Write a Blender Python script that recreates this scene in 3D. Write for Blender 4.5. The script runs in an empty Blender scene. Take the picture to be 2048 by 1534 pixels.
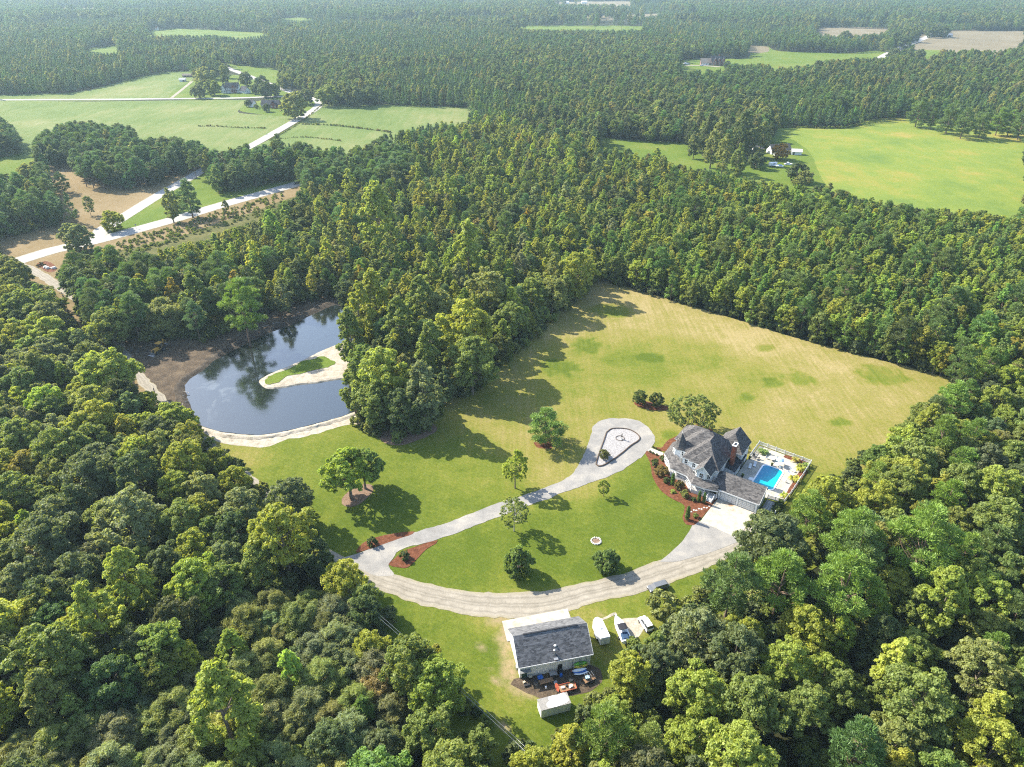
import bpy, bmesh, math, random
import numpy as np
from mathutils import Vector, Matrix
from mathutils.geometry import tessellate_polygon
R = math.radians
scn = bpy.context.scene
COL = scn.collection
# ------------------------------------------------------------------ camera
CAM_H, PITCH, FPX = 120.0, 30.5, 1420.0          # drone height, degrees below the horizon, focal length in photo pixels
cam = bpy.data.cameras.new('camera'); cam.sensor_width = 36.0; cam.lens = 36.0 * FPX / 2048
cam.clip_start = 1.0; cam.clip_end = 40000
cam_o = bpy.data.objects.new('camera', cam); COL.objects.link(cam_o)
cam_o.location = (0, 0, CAM_H); cam_o.rotation_euler = (R(90 - PITCH), 0, 0)
scn.camera = cam_o
# ------------------------------------------------------------------ light
SUN_EL, SHADOW_AZ = 37.0, -32.0                  # sun height; compass of the shadows (degrees from +x)
world = bpy.data.worlds.new('World'); scn.world = world; world.use_nodes = True
wn = world.node_tree; bg = wn.nodes['Background']
sky = wn.nodes.new('ShaderNodeTexSky'); sky.sky_type = 'NISHITA'; sky.sun_disc = False
sky.sun_elevation = R(SUN_EL); sky.sun_rotation = R(90 - (SHADOW_AZ + 180)); sky.air_density = 1.0; sky.dust_density = 1.0; sky.ozone_density = 0.8
wn.links.new(sky.outputs[0], bg.inputs[0]); bg.inputs[1].default_value = 0.15
sun = bpy.data.lights.new('sun', 'SUN'); sun.energy = 5.0; sun.angle = R(0.53); sun.color = (1.0, 0.93, 0.80)
sun_o = bpy.data.objects.new('sun', sun); COL.objects.link(sun_o)
td = Vector((-math.cos(R(SHADOW_AZ)) * math.cos(R(SUN_EL)), -math.sin(R(SHADOW_AZ)) * math.cos(R(SUN_EL)), math.sin(R(SUN_EL))))
sun_o.rotation_euler = td.to_track_quat('Z', 'Y').to_euler()
vs = scn.view_settings; vs.view_transform = 'Standard'; vs.look = 'None'; vs.gamma = 1.0; vs.use_curve_mapping = False; vs.exposure = 1.5
scn.cycles.use_denoising = False; scn.cycles.filter_width = 1.15; scn.cycles.max_bounces = 6; scn.cycles.diffuse_bounces = 3; scn.cycles.transmission_bounces = 4; scn.cycles.volume_bounces = 0
scn.cycles.transparent_max_bounces = 4; scn.cycles.caustics_reflective = False; scn.cycles.caustics_refractive = False
# ------------------------------------------------------------------ survey: where a photo pixel's line of sight meets the level z
CP, SP = math.cos(R(PITCH)), math.sin(R(PITCH))
def G(u, v, z=0.0):
    x = (u - 1024) / FPX; y = (767 - v) / FPX
    t = (CAM_H - z) / (SP - y * CP)
    return (x * t, (CP + y * SP) * t)
def PXY(x, y, z):
    f = y * CP - (z - CAM_H) * SP; up = y * SP + (z - CAM_H) * CP
    return 1024 + FPX * x / f, 767 - FPX * up / f
def GP(pts, z=0.0): return [G(u, v, z) for u, v in pts]
def inside(px, py, poly):
    px = np.asarray(px, float); py = np.asarray(py, float); r = np.zeros(px.shape, bool); n = len(poly)
    for i in range(n):
        x1, y1 = poly[i]; x2, y2 = poly[(i + 1) % n]
        if y1 == y2: continue
        c = ((y1 > py) != (y2 > py)) & (px < (x2 - x1) * (py - y1) / (y2 - y1) + x1)
        r ^= c
    return r
# ------------------------------------------------------------------ object helpers
def link(o, parent=None):
    COL.objects.link(o)
    if parent is not None: o.parent = parent
    return o
def tag(o, label=None, cat=None, group=None, kind=None):
    if label: o['label'] = label
    if cat: o['category'] = cat
    if group: o['group'] = group
    if kind: o['kind'] = kind
    return o
def thing(name, label, cat, loc=(0, 0, 0), rz=0.0, group=None):
    o = bpy.data.objects.new(name, None); link(o); o.empty_display_size = 0.3
    o.location = loc; o.rotation_euler = (0, 0, rz)
    return tag(o, label, cat, group)
def mesh_np(name, V, F, mats=(), smooth=False):
    """V (n,3) array, F (m,k) array of one polygon size."""
    V = np.asarray(V, np.float32); F = np.asarray(F, np.int32); m = bpy.data.meshes.new(name); k = F.shape[1]
    m.vertices.add(len(V)); m.vertices.foreach_set('co', V.ravel())
    m.loops.add(F.size); m.loops.foreach_set('vertex_index', F.ravel())
    m.polygons.add(len(F)); m.polygons.foreach_set('loop_start', np.arange(0, F.size, k, dtype=np.int32))
    m.polygons.foreach_set('loop_total', np.full(len(F), k, np.int32))
    if smooth: m.polygons.foreach_set('use_smooth', np.ones(len(F), bool))
    m.update(calc_edges=True)
    for a in mats: m.materials.append(a)
    return m
class MB:
    """collects boxes, prisms and tubes into one mesh"""
    def __init__(s): s.v = []; s.f = []; s.mi = []; s.cur = 0
    def add(s, vs, fs):
        b = len(s.v); s.v += [tuple(p) for p in vs]; s.f += [tuple(b + i for i in f) for f in fs]; s.mi += [s.cur] * len(fs); return s
    def box(s, c, d, rz=0.0, M=None):
        x, y, z = d[0] / 2, d[1] / 2, d[2] / 2; cs, sn = math.cos(rz), math.sin(rz); vs = []
        for k in (-z, z):
            for i, j in ((-x, -y), (x, -y), (x, y), (-x, y)):
                p = Vector((c[0] + i * cs - j * sn, c[1] + i * sn + j * cs, c[2] + k)); vs.append(M @ p if M else p)
        return s.add(vs, [(0, 3, 2, 1), (4, 5, 6, 7), (0, 1, 5, 4), (1, 2, 6, 5), (2, 3, 7, 6), (3, 0, 4, 7)])
    def prism(s, poly, z0, z1):
        n = len(poly); a = sum(poly[i][0] * poly[(i + 1) % n][1] - poly[(i + 1) % n][0] * poly[i][1] for i in range(n))
        if a < 0: poly = poly[::-1]
        return s.add([(x, y, z0) for x, y in poly] + [(x, y, z1) for x, y in poly],
                     [tuple(range(n - 1, -1, -1)), tuple(range(n, 2 * n))] + [(i, (i + 1) % n, n + (i + 1) % n, n + i) for i in range(n)])
    def extrude(s, prof, a, b):
        """closed profile prof of (s, z) points swept from frame a to frame b; a, b = (origin, axis) with axis the s direction in xy"""
        n = len(prof); vs = [(o[0] + p[0] * d[0], o[1] + p[0] * d[1], p[1]) for o, d in (a, b) for p in prof]
        return s.add(vs, [tuple(range(n - 1, -1, -1)), tuple(range(n, 2 * n))] + [(i, (i + 1) % n, n + (i + 1) % n, n + i) for i in range(n)])
    def tube(s, p0, p1, r0, r1=None, n=8, caps=True):
        r1 = r0 if r1 is None else r1; a = Vector(p0); b = Vector(p1); d = (b - a).normalized()
        u = d.orthogonal().normalized(); w = d.cross(u); vs = []
        for c, r in ((a, r0), (b, r1)):
            vs += [c + (u * math.cos(2 * math.pi * i / n) + w * math.sin(2 * math.pi * i / n)) * r for i in range(n)]
        fs = [(i, (i + 1) % n, n + (i + 1) % n, n + i) for i in range(n)]
        if caps: fs += [tuple(range(n - 1, -1, -1)), tuple(range(n, 2 * n))]
        return s.add(vs, fs)
    def path(s, pts, r, n=6):
        for i in range(len(pts) - 1):
            ra = r[i] if hasattr(r, '__len__') else r; rb = r[i + 1] if hasattr(r, '__len__') else r
            s.tube(pts[i], pts[i + 1], ra, rb, n)
        return s
    def lathe(s, c, prof, n=16):
        vs = []; fs = []; m = len(prof)
        for i in range(n):
            t = 2 * math.pi * i / n
            vs += [(c[0] + r * math.cos(t), c[1] + r * math.sin(t), c[2] + z) for r, z in prof]
        for i in range(n):
            j = (i + 1) % n
            for k in range(m - 1): fs.append((i * m + k, j * m + k, j * m + k + 1, i * m + k + 1))
        fs.append(tuple(i * m for i in range(n - 1, -1, -1))); fs.append(tuple(i * m + m - 1 for i in range(n)))
        return s.add(vs, fs)
    def face(s, *p): return s.add(p, [tuple(range(len(p)))])
    def mesh(s, name, mats, smooth=False):
        m = bpy.data.meshes.new(name); m.from_pydata(s.v, [], s.f)
        for a in (mats if isinstance(mats, (list, tuple)) else [mats]): m.materials.append(a)
        if any(s.mi): m.polygons.foreach_set('material_index', s.mi)
        if smooth:
            m.polygons.foreach_set('use_smooth', [True] * len(m.polygons))
            try: m.set_sharp_from_angle(angle=R(35))
            except Exception: pass
        m.update(); return m
    def build(s, name, mats, parent=None, smooth=False, bevel=0.0):
        o = link(bpy.data.objects.new(name, s.mesh(name, mats, smooth)), parent)
        if bevel:
            b = o.modifiers.new('bevel', 'BEVEL'); b.width = bevel; b.segments = 2; b.limit_method = 'ANGLE'; b.angle_limit = R(40)
        return o
def put(name, mesh, parent=None, loc=(0, 0, 0), rz=0.0, sc=None, label=None):
    o = link(bpy.data.objects.new(name, mesh), parent); o.location = loc; o.rotation_euler = (0, 0, rz)
    if sc is not None: o.scale = (sc, sc, sc) if not hasattr(sc, '__len__') else sc
    if label: o['label'] = label
    return o
def copy_tree(o, parent=None):
    c = o.copy(); COL.objects.link(c); c.parent = parent
    if parent is not None: c.matrix_parent_inverse = o.matrix_parent_inverse.copy()
    for ch in list(o.children): copy_tree(ch, c)
    return c
# ------------------------------------------------------------------ node helpers
class NT:
    def __init__(s, name):
        s.m = bpy.data.materials.new(name); s.m.use_nodes = True; s.t = s.m.node_tree; s.t.nodes.clear()
        s.out = s.n('ShaderNodeOutputMaterial')
    def n(s, typ, **kw):
        x = s.t.nodes.new(typ)
        for k, v in kw.items(): setattr(x, k, v)
        return x
    def L(s, a, b): s.t.links.new(a, b)
    def set(s, inp, v):
        if isinstance(v, bpy.types.NodeSocket): s.L(v, inp)
        else:
            if hasattr(inp.default_value, '__len__') and not hasattr(v, '__len__'): v = (v,) * len(inp.default_value)
            elif hasattr(inp.default_value, '__len__') and len(inp.default_value) == 4 and len(v) == 3: v = (*v, 1)
            inp.default_value = v
    def coord(s, kind='Object'): return s.n('ShaderNodeTexCoord').outputs[kind]
    def map(s, vec, scale=(1, 1, 1), rz=0.0, loc=(0, 0, 0)):
        x = s.n('ShaderNodeMapping'); s.L(vec, x.inputs[0]); x.inputs['Scale'].default_value = scale; x.inputs['Rotation'].default_value = (0, 0, rz); x.inputs['Location'].default_value = loc
        return x.outputs[0]
    def noise(s, vec, scale, detail=4, rough=0.55, col=False, dist=0.0):
        x = s.n('ShaderNodeTexNoise'); s.L(vec, x.inputs['Vector']); x.inputs['Scale'].default_value = scale; x.inputs['Detail'].default_value = detail
        x.inputs['Roughness'].default_value = rough; x.inputs['Distortion'].default_value = dist
        return x.outputs['Color' if col else 'Fac']
    def voro(s, vec, scale, feature='F1', out='Distance'):
        x = s.n('ShaderNodeTexVoronoi', feature=feature); s.L(vec, x.inputs['Vector']); x.inputs['Scale'].default_value = scale; return x.outputs[out]
    def wave(s, vec, scale, dist=0.0, detail=2, dscale=1.0):
        x = s.n('ShaderNodeTexWave'); s.L(vec, x.inputs['Vector']); x.inputs['Scale'].default_value = scale; x.inputs['Distortion'].default_value = dist
        x.inputs['Detail'].default_value = detail; x.inputs['Detail Scale'].default_value = dscale; return x.outputs['Fac']
    def ramp(s, f, *st):
        x = s.n('ShaderNodeValToRGB'); s.L(f, x.inputs[0]); e = x.color_ramp.elements
        while len(e) < len(st): e.new(0.5)
        for a, (p, c) in zip(e, st):
            a.position = p; a.color = (c, c, c, 1) if not hasattr(c, '__len__') else (*c[:3], 1)
        return x.outputs[0]
    def mix(s, f, a, b, mode='MIX'):
        x = s.n('ShaderNodeMix', data_type='RGBA', blend_type=mode); s.set(x.inputs[0], f); s.set(x.inputs[6], a); s.set(x.inputs[7], b); return x.outputs[2]
    def math(s, op, a, b=0.0, clamp=False):
        x = s.n('ShaderNodeMath', operation=op, use_clamp=clamp); s.set(x.inputs[0], a); s.set(x.inputs[1], b); return x.outputs[0]
    def attr(s, name, out='Fac', typ='GEOMETRY'):
        x = s.n('ShaderNodeAttribute', attribute_name=name, attribute_type=typ); return x.outputs[out]
    def bump(s, h, strength=0.5, dist=0.1):
        x = s.n('ShaderNodeBump'); s.L(h, x.inputs['Height']); x.inputs['Strength'].default_value = strength; x.inputs['Distance'].default_value = dist; return x.outputs[0]
    def bsdf(s, col, rough=0.9, spec=0.2, metal=0.0, normal=None, **kw):
        x = s.n('ShaderNodeBsdfPrincipled'); s.set(x.inputs['Base Color'], col); s.set(x.inputs['Roughness'], rough); s.set(x.inputs['Specular IOR Level'], spec); s.set(x.inputs['Metallic'], metal)
        if normal is not None: s.L(normal, x.inputs['Normal'])
        for k, v in kw.items(): s.set(x.inputs[k], v)
        return x.outputs[0]
    def done(s, sh): s.L(sh, s.out.inputs['Surface']); return s.m
def simple(name, col, rough=0.6, spec=0.3, metal=0.0, var=0.12, scale=3.0):
    """plain paint, metal or cloth with a little wear"""
    t = NT(name); c = t.coord(); f = t.noise(c, scale, 5, 0.6)
    k = t.ramp(f, (0.25, 1 - var), (0.75, 1 + var * 0.4))
    return t.done(t.bsdf(t.mix(1.0, col, k, 'MULTIPLY'), rough, spec, metal))
# ------------------------------------------------------------------ materials of the setting
def grass_mat():
    t = NT('mown_grass'); c = t.coord(); dry = t.attr('dry'); green = t.attr('green'); bare = t.attr('bare')
    n1 = t.noise(c, 0.09, 6, 0.65); n2 = t.noise(c, 0.9, 5, 0.7); n3 = t.noise(c, 4.0, 3, 0.7)
    st = t.noise(t.map(c, (0.9, 0.05, 1), R(-55)), 1.0, 3, 0.6)
    st2 = t.wave(t.map(c, (1, 1, 1), R(-55)), 0.30, 2.0, 2, 1.0)
    k = t.math('ADD', dry, t.math('MULTIPLY', t.math('SUBTRACT', n1, 0.5), 0.95))
    k = t.math('ADD', k, t.math('MULTIPLY', t.math('SUBTRACT', n2, 0.5), 0.75))
    k = t.math('ADD', k, t.math('MULTIPLY', t.math('SUBTRACT', st, 0.5), t.math('MULTIPLY', dry, 0.9)))
    k = t.math('SUBTRACT', k, t.math('MULTIPLY', green, t.math('MULTIPLY', 0.95, n2)), True)
    col = t.ramp(k, (0.0, (0.070, 0.100, 0.011)), (0.28, (0.112, 0.134, 0.018)), (0.55, (0.166, 0.158, 0.034)), (0.8, (0.208, 0.178, 0.058)), (1.0, (0.262, 0.212, 0.092)))
    col = t.mix(1.0, col, t.ramp(st2, (0.0, 0.96), (1.0, 1.03)), 'MULTIPLY')
    col = t.mix(1.0, col, t.ramp(n3, (0.25, 0.66), (0.75, 1.28)), 'MULTIPLY')
    col = t.mix(t.math('MULTIPLY', bare, t.ramp(n2, (0.25, 0.2), (0.6, 1.0))), col, (0.267, 0.197, 0.121))
    return t.done(t.bsdf(col, 0.95, 0.05, normal=t.bump(t.noise(c, 7, 3, 0.7), 0.6, 0.12)))
def field_mat(name, stops, rows=0.8, rz=0.0, big=0.012, rowamp=0.5, amp=1.3):
    t = NT(name); c = t.coord(); n1 = t.noise(c, big, 7, 0.68); n2 = t.noise(c, 0.35, 5, 0.75)
    w = t.noise(t.map(c, (rows, 0.02, 1), rz), 1.0, 3, 0.6)
    k = t.math('ADD', 0.5, t.math('MULTIPLY', t.math('SUBTRACT', n1, 0.5), amp))
    k = t.math('ADD', k, t.math('MULTIPLY', t.math('SUBTRACT', n2, 0.5), 0.45)); k = t.math('ADD', k, t.math('MULTIPLY', t.math('SUBTRACT', w, 0.5), rowamp), True)
    col = t.ramp(k, *stops); col = t.mix(1.0, col, t.ramp(t.noise(c, 1.5, 4, 0.7), (0.2, 0.7), (0.8, 1.25)), 'MULTIPLY')
    return t.done(t.bsdf(col, 0.95, 0.05, normal=t.bump(t.noise(c, 2.0, 3, 0.7), 0.5, 0.3)))
def gravel_mat(name, lo, hi, track, tr=(0.3, 0.7), amt=0.6):
    """loose stone with wheel tracks along the uv strip (u across, v along, metres)"""
    t = NT(name); c = t.coord(); uv = t.n('ShaderNodeUVMap').outputs[0]
    sep = t.n('ShaderNodeSeparateXYZ'); t.L(uv, sep.inputs[0]); u = sep.outputs[0]
    wob = t.noise(t.map(uv, (0.0, 0.06, 1)), 1.0, 3, 0.5); u2 = t.math('ADD', u, t.math('MULTIPLY', t.math('SUBTRACT', wob, 0.5), 0.12))
    n1 = t.noise(c, 0.35, 6, 0.7); n2 = t.noise(c, 3.0, 4, 0.75); streak = t.noise(t.map(uv, (16, 0.05, 1)), 1.0, 4, 0.6)
    k = t.math('ADD', t.math('MULTIPLY', n1, 0.55), t.math('MULTIPLY', n2, 0.45))
    col = t.mix(t.ramp(k, (0.3, 0.0), (0.7, 1.0)), lo, hi)
    line = None
    for p in tr:
        d = t.math('ABSOLUTE', t.math('SUBTRACT', u2, p)); g = t.ramp(d, (0.0, 1.0), (0.045, 0.25), (0.10, 0.0)); line = g if line is None else t.math('MAXIMUM', line, g)
    f = t.math('MULTIPLY', line, t.math('MULTIPLY', t.ramp(streak, (0.3, 0.2), (0.7, 1.0)), amt))
    col = t.mix(f, col, track); col = t.mix(1.0, col, t.ramp(streak, (0.2, 0.86), (0.8, 1.08)), 'MULTIPLY')
    edge = t.math('ABSOLUTE', t.math('SUBTRACT', u, 0.5)); e = t.math('MULTIPLY', t.ramp(edge, (0.36, 0.0), (0.5, 1.0)), t.ramp(n1, (0.4, 0.0), (0.62, 0.75)))
    col = t.mix(e, col, (0.189, 0.163, 0.069))
    return t.done(t.bsdf(col, 0.95, 0.1, normal=t.bump(t.noise(c, 9, 3, 0.8), 0.6, 0.06)))
def blotch(name, stops, scale=0.3, fine=4.0, rough=0.95, bump=0.5, bd=0.08, amp=0.55):
    t = NT(name); c = t.coord(); n1 = t.noise(c, scale, 7, 0.7); n2 = t.noise(c, fine, 5, 0.75)
    k = t.math('ADD', t.math('MULTIPLY', n1, 1 - amp * 0.6), t.math('MULTIPLY', n2, amp * 0.6))
    col = t.ramp(k, *stops); col = t.mix(1.0, col, t.ramp(n2, (0.2, 0.72), (0.8, 1.2)), 'MULTIPLY')
    return t.done(t.bsdf(col, rough, 0.1, normal=t.bump(t.noise(c, fine * 2, 4, 0.8), bump, bd)))
M = {}
M['grass'] = grass_mat()
M['floor'] = blotch('forest_floor', [(0.3, (0.011, 0.014, 0.006)), (0.5, (0.022, 0.027, 0.009)), (0.7, (0.038, 0.035, 0.015))], 0.06, 0.8)
M['bean'] = field_mat('bean_rows', [(0.1, (0.064, 0.101, 0.022)), (0.45, (0.105, 0.144, 0.038)), (0.7, (0.159, 0.172, 0.064)), (0.95, (0.217, 0.197, 0.108))], 0.16, R(8), 0.010, 0.55, 1.3)
M['soy'] = field_mat('soy_leaves', [(0.12, (0.085, 0.140, 0.030)), (0.5, (0.145, 0.185, 0.032)), (0.68, (0.200, 0.192, 0.040)), (0.84, (0.270, 0.205, 0.062)), (0.98, (0.36, 0.29, 0.15))], 0.10, R(20), 0.016, 0.35, 1.6)
M['stubble'] = field_mat('ploughed_stubble', [(0.1, (0.108, 0.089, 0.054)), (0.5, (0.159, 0.133, 0.083)), (0.9, (0.210, 0.178, 0.121))], 0.3, R(70), 0.01, 0.4)
M['dryturf'] = field_mat('dry_turf', [(0.1, (0.095, 0.083, 0.028)), (0.4, (0.165, 0.121, 0.058)), (0.8, (0.229, 0.172, 0.095))], 0.3, R(30), 0.02, 0.3)
M['pasture'] = field_mat('pasture_grass', [(0.1, (0.054, 0.095, 0.013)), (0.5, (0.095, 0.137, 0.019)), (0.9, (0.159, 0.159, 0.038))], 0.3, R(40), 0.02, 0.3)
M['weeds'] = blotch('weedy_grass', [(0.3, (0.038, 0.048, 0.013)), (0.5, (0.083, 0.083, 0.022)), (0.7, (0.140, 0.121, 0.045))], 0.1, 1.2)
M['asphalt'] = gravel_mat('sun_bleached_asphalt', (0.28, 0.27, 0.25), (0.40, 0.385, 0.36), (0.19, 0.18, 0.17), (0.2, 0.38, 0.62, 0.8), 0.5)
M['gravel'] = gravel_mat('pale_gravel', (0.17, 0.15, 0.115), (0.36, 0.325, 0.265), (0.10, 0.09, 0.07), (0.22, 0.45, 0.56, 0.79), 0.7)
M['grey_gravel'] = blotch('grey_gravel', [(0.3, (0.15, 0.145, 0.135)), (0.5, (0.235, 0.225, 0.208)), (0.68, (0.36, 0.33, 0.28))], 0.18, 5.0)
M['white_stone'] = blotch('white_river_stone', [(0.3, (0.127, 0.118, 0.114)), (0.5, (0.292, 0.280, 0.273)), (0.7, (0.382, 0.369, 0.356))], 2.5, 3.0, bump=0.9, bd=0.1)
M['mulch'] = blotch('red_bark_mulch', [(0.3, (0.032, 0.011, 0.006)), (0.5, (0.127, 0.048, 0.024)), (0.72, (0.229, 0.105, 0.058))], 1.2, 5.0, bump=0.9)
M['straw'] = blotch('pine_straw', [(0.3, (0.101, 0.064, 0.038)), (0.5, (0.191, 0.127, 0.089)), (0.7, (0.267, 0.197, 0.140))], 1.2, 5.0, bump=0.9)
M['sand'] = blotch('pale_sand', [(0.3, (0.178, 0.150, 0.105)), (0.5, (0.331, 0.292, 0.229)), (0.7, (0.445, 0.410, 0.344))], 0.6, 3.0)
M['dirt'] = blotch('raw_dirt', [(0.3, (0.035, 0.028, 0.022)), (0.5, (0.095, 0.071, 0.048)), (0.7, (0.191, 0.144, 0.092))], 0.25, 2.2, bump=0.9, bd=0.3)
M['mud'] = blotch('wet_mud', [(0.3, (0.022, 0.018, 0.014)), (0.5, (0.064, 0.051, 0.038)), (0.72, (0.165, 0.133, 0.095))], 0.4, 2.4, 0.8, bump=1.0, bd=0.4)
def pad_mat():
    t = NT('stained_concrete'); c = t.coord(); n1 = t.noise(c, 0.5, 6, 0.65); n2 = t.noise(c, 4, 4, 0.7)
    col = t.mix(t.ramp(n1, (0.35, 0.0), (0.65, 1.0)), (0.305, 0.280, 0.229), (0.433, 0.404, 0.344)); col = t.mix(1.0, col, t.ramp(n2, (0.25, 0.88), (0.75, 1.06)), 'MULTIPLY')
    rust = t.math('MULTIPLY', t.attr('rust'), t.ramp(t.noise(c, 0.9, 5, 0.7), (0.4, 0.0), (0.62, 1.0))); col = t.mix(rust, col, (0.267, 0.127, 0.038))
    crack = t.ramp(t.voro(c, 0.28, 'DISTANCE_TO_EDGE'), (0.0, 1.0), (0.01, 0.0)); col = t.mix(t.math('MULTIPLY', crack, 0.35), col, (0.159, 0.140, 0.114))
    return t.done(t.bsdf(col, 0.85, 0.2))
M['concrete'] = pad_mat()
def pond_mat():
    t = NT('pond_water'); c = t.coord()
    n = t.bump(t.noise(t.map(c, (1, 1.6, 1), 0.6), 1.3, 5, 0.65), 0.06, 0.3)
    scum = t.ramp(t.noise(c, 0.11, 6, 0.6, dist=1.5), (0.56, 0.0), (0.70, 1.0)); scum = t.math('MULTIPLY', t.math('MULTIPLY', scum, t.attr('film')), 0.16)
    col = t.mix(scum, (0.012, 0.016, 0.014), (0.35, 0.38, 0.36))
    return t.done(t.bsdf(col, 0.04, 1.0, normal=n, **{'IOR': 1.45, 'Coat Weight': 0.4, 'Coat Roughness': 0.02, 'Coat IOR': 1.9}))
M['pond'] = pond_mat()
# ------------------------------------------------------------------ ground sheets
from mathutils import noise as mn
def refine(pts, step=2.0, jit=0.0, closed=True, seed=0):
    """Catmull-Rom through pts, resampled, with a fractal wobble"""
    n = len(pts); out = []; rng = range(n) if closed else range(n - 1)
    for i in rng:
        p0, p1, p2, p3 = (pts[(i + k) % n] if closed else pts[min(max(i + k, 0), n - 1)] for k in (-1, 0, 1, 2))
        d = math.dist(p1, p2); m = max(1, min(60, int(d / step)))
        for j in range(m):
            s = j / m
            out.append(tuple(0.5 * (2 * p1[a] + (p2[a] - p0[a]) * s + (2 * p0[a] - 5 * p1[a] + 4 * p2[a] - p3[a]) * s * s + (3 * p1[a] - p0[a] - 3 * p2[a] + p3[a]) * s ** 3) for a in (0, 1)))
    if not closed: out.append(tuple(pts[-1][:2]))
    if jit:
        out = [(x + jit * mn.fractal(Vector((x / 4, y / 4, seed)), 0.7, 2, 4), y + jit * mn.fractal(Vector((x / 4, y / 4, seed + 9)), 0.7, 2, 4)) for x, y in out]
    return out
def sheet(name, poly, z, mat, step=2.0, jit=0.0, smooth=True, kind='structure', grid=None, attrs=None, label=None):
    P = refine(poly, step, jit, True, len(poly)) if smooth else [tuple(p[:2]) for p in poly]
    if sum(P[i][0] * P[(i + 1) % len(P)][1] - P[(i + 1) % len(P)][0] * P[i][1] for i in range(len(P))) < 0: P = P[::-1]
    bm = bmesh.new(); bm.faces.new([bm.verts.new((x, y, z)) for x, y in P]); bm.normal_update()
    bmesh.ops.triangulate(bm, faces=bm.faces[:])
    if grid:
        xs = [p[0] for p in P]; ys = [p[1] for p in P]
        for ax, lo, hi in ((0, min(xs), max(xs)), (1, min(ys), max(ys))):
            q = lo + grid
            while q < hi:
                co = (q, 0, 0) if ax == 0 else (0, q, 0); no = (1, 0, 0) if ax == 0 else (0, 1, 0)
                bmesh.ops.bisect_plane(bm, geom=bm.verts[:] + bm.edges[:] + bm.faces[:], plane_co=co, plane_no=no); q += grid
    m = bpy.data.meshes.new(name); bm.to_mesh(m); bm.free(); m.materials.append(mat)
    if attrs:
        co = np.zeros(len(m.vertices) * 3, np.float32); m.vertices.foreach_get('co', co); co = co.reshape(-1, 3)
        for an, fn in attrs.items():
            a = m.attributes.new(an, 'FLOAT', 'POINT'); a.data.foreach_set('value', fn(co[:, 0].astype(float), co[:, 1].astype(float)).astype(np.float32))
    o = link(bpy.data.objects.new(name, m)); tag(o, label, None, None, kind); return o
def ribbon(name, left, right, z, mat, step=3.0, jit=0.0, label=None):
    """strip between two edge lines with uv: u across, v along in metres"""
    n = len(left); L = []; Rr = []
    for i in range(n - 1):
        m = max(1, min(50, int(math.dist(left[i], left[i + 1]) / step)))
        def cr(p, s):
            p0, p1, p2, p3 = (p[min(max(i + k, 0), n - 1)] for k in (-1, 0, 1, 2))
            return tuple(0.5 * (2 * p1[a] + (p2[a] - p0[a]) * s + (2 * p0[a] - 5 * p1[a] + 4 * p2[a] - p3[a]) * s * s + (3 * p1[a] - p0[a] - 3 * p2[a] + p3[a]) * s ** 3) for a in (0, 1))
        for j in range(m): L.append(cr(left, j / m)); Rr.append(cr(right, j / m))
    L.append(left[-1]); Rr.append(right[-1])
    if jit:
        w = lambda p, q: (p[0] + jit * mn.fractal(Vector((p[0] / 3, p[1] / 3, q)), 0.7, 2, 4), p[1] + jit * mn.fractal(Vector((p[0] / 3, p[1] / 3, q + 5)), 0.7, 2, 4))
        L = [w(p, 1) for p in L]; Rr = [w(p, 2) for p in Rr]
    K = 5; V = []; U = []; F = []; d = 0.0
    for i in range(len(L)):
        if i: d += math.dist(((L[i][0] + Rr[i][0]) / 2, (L[i][1] + Rr[i][1]) / 2), ((L[i - 1][0] + Rr[i - 1][0]) / 2, (L[i - 1][1] + Rr[i - 1][1]) / 2))
        for k in range(K):
            s = k / (K - 1); V.append((L[i][0] * (1 - s) + Rr[i][0] * s, L[i][1] * (1 - s) + Rr[i][1] * s, z)); U.append((s, d))
            if i and k: a = i * K + k; F.append((a - K - 1, a - 1, a, a - K))
    m = bpy.data.meshes.new(name); m.from_pydata(V, [], F); m.materials.append(mat); uv = m.uv_layers.new(name='uv')
    for l in m.loops: uv.data[l.index].uv = U[l.vertex_index]
    m.update()
    if m.polygons[0].normal.z < 0: m.flip_normals()
    return tag(link(bpy.data.objects.new(name, m)), label, None, None, 'structure')
def road(name, px, width, z, mat, step=6.0, marks=None):
    c = refine(GP(px), step, 0, False); L = []; Rr = []
    for i in range(len(c)):
        a = c[max(i - 1, 0)]; b = c[min(i + 1, len(c) - 1)]; d = math.dist(a, b); nx, ny = -(b[1] - a[1]) / d, (b[0] - a[0]) / d; w = width / 2
        L.append((c[i][0] + nx * w, c[i][1] + ny * w)); Rr.append((c[i][0] - nx * w, c[i][1] - ny * w))
    o = ribbon(name, L, Rr, z, mat, 1e9)
    return c
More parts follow.
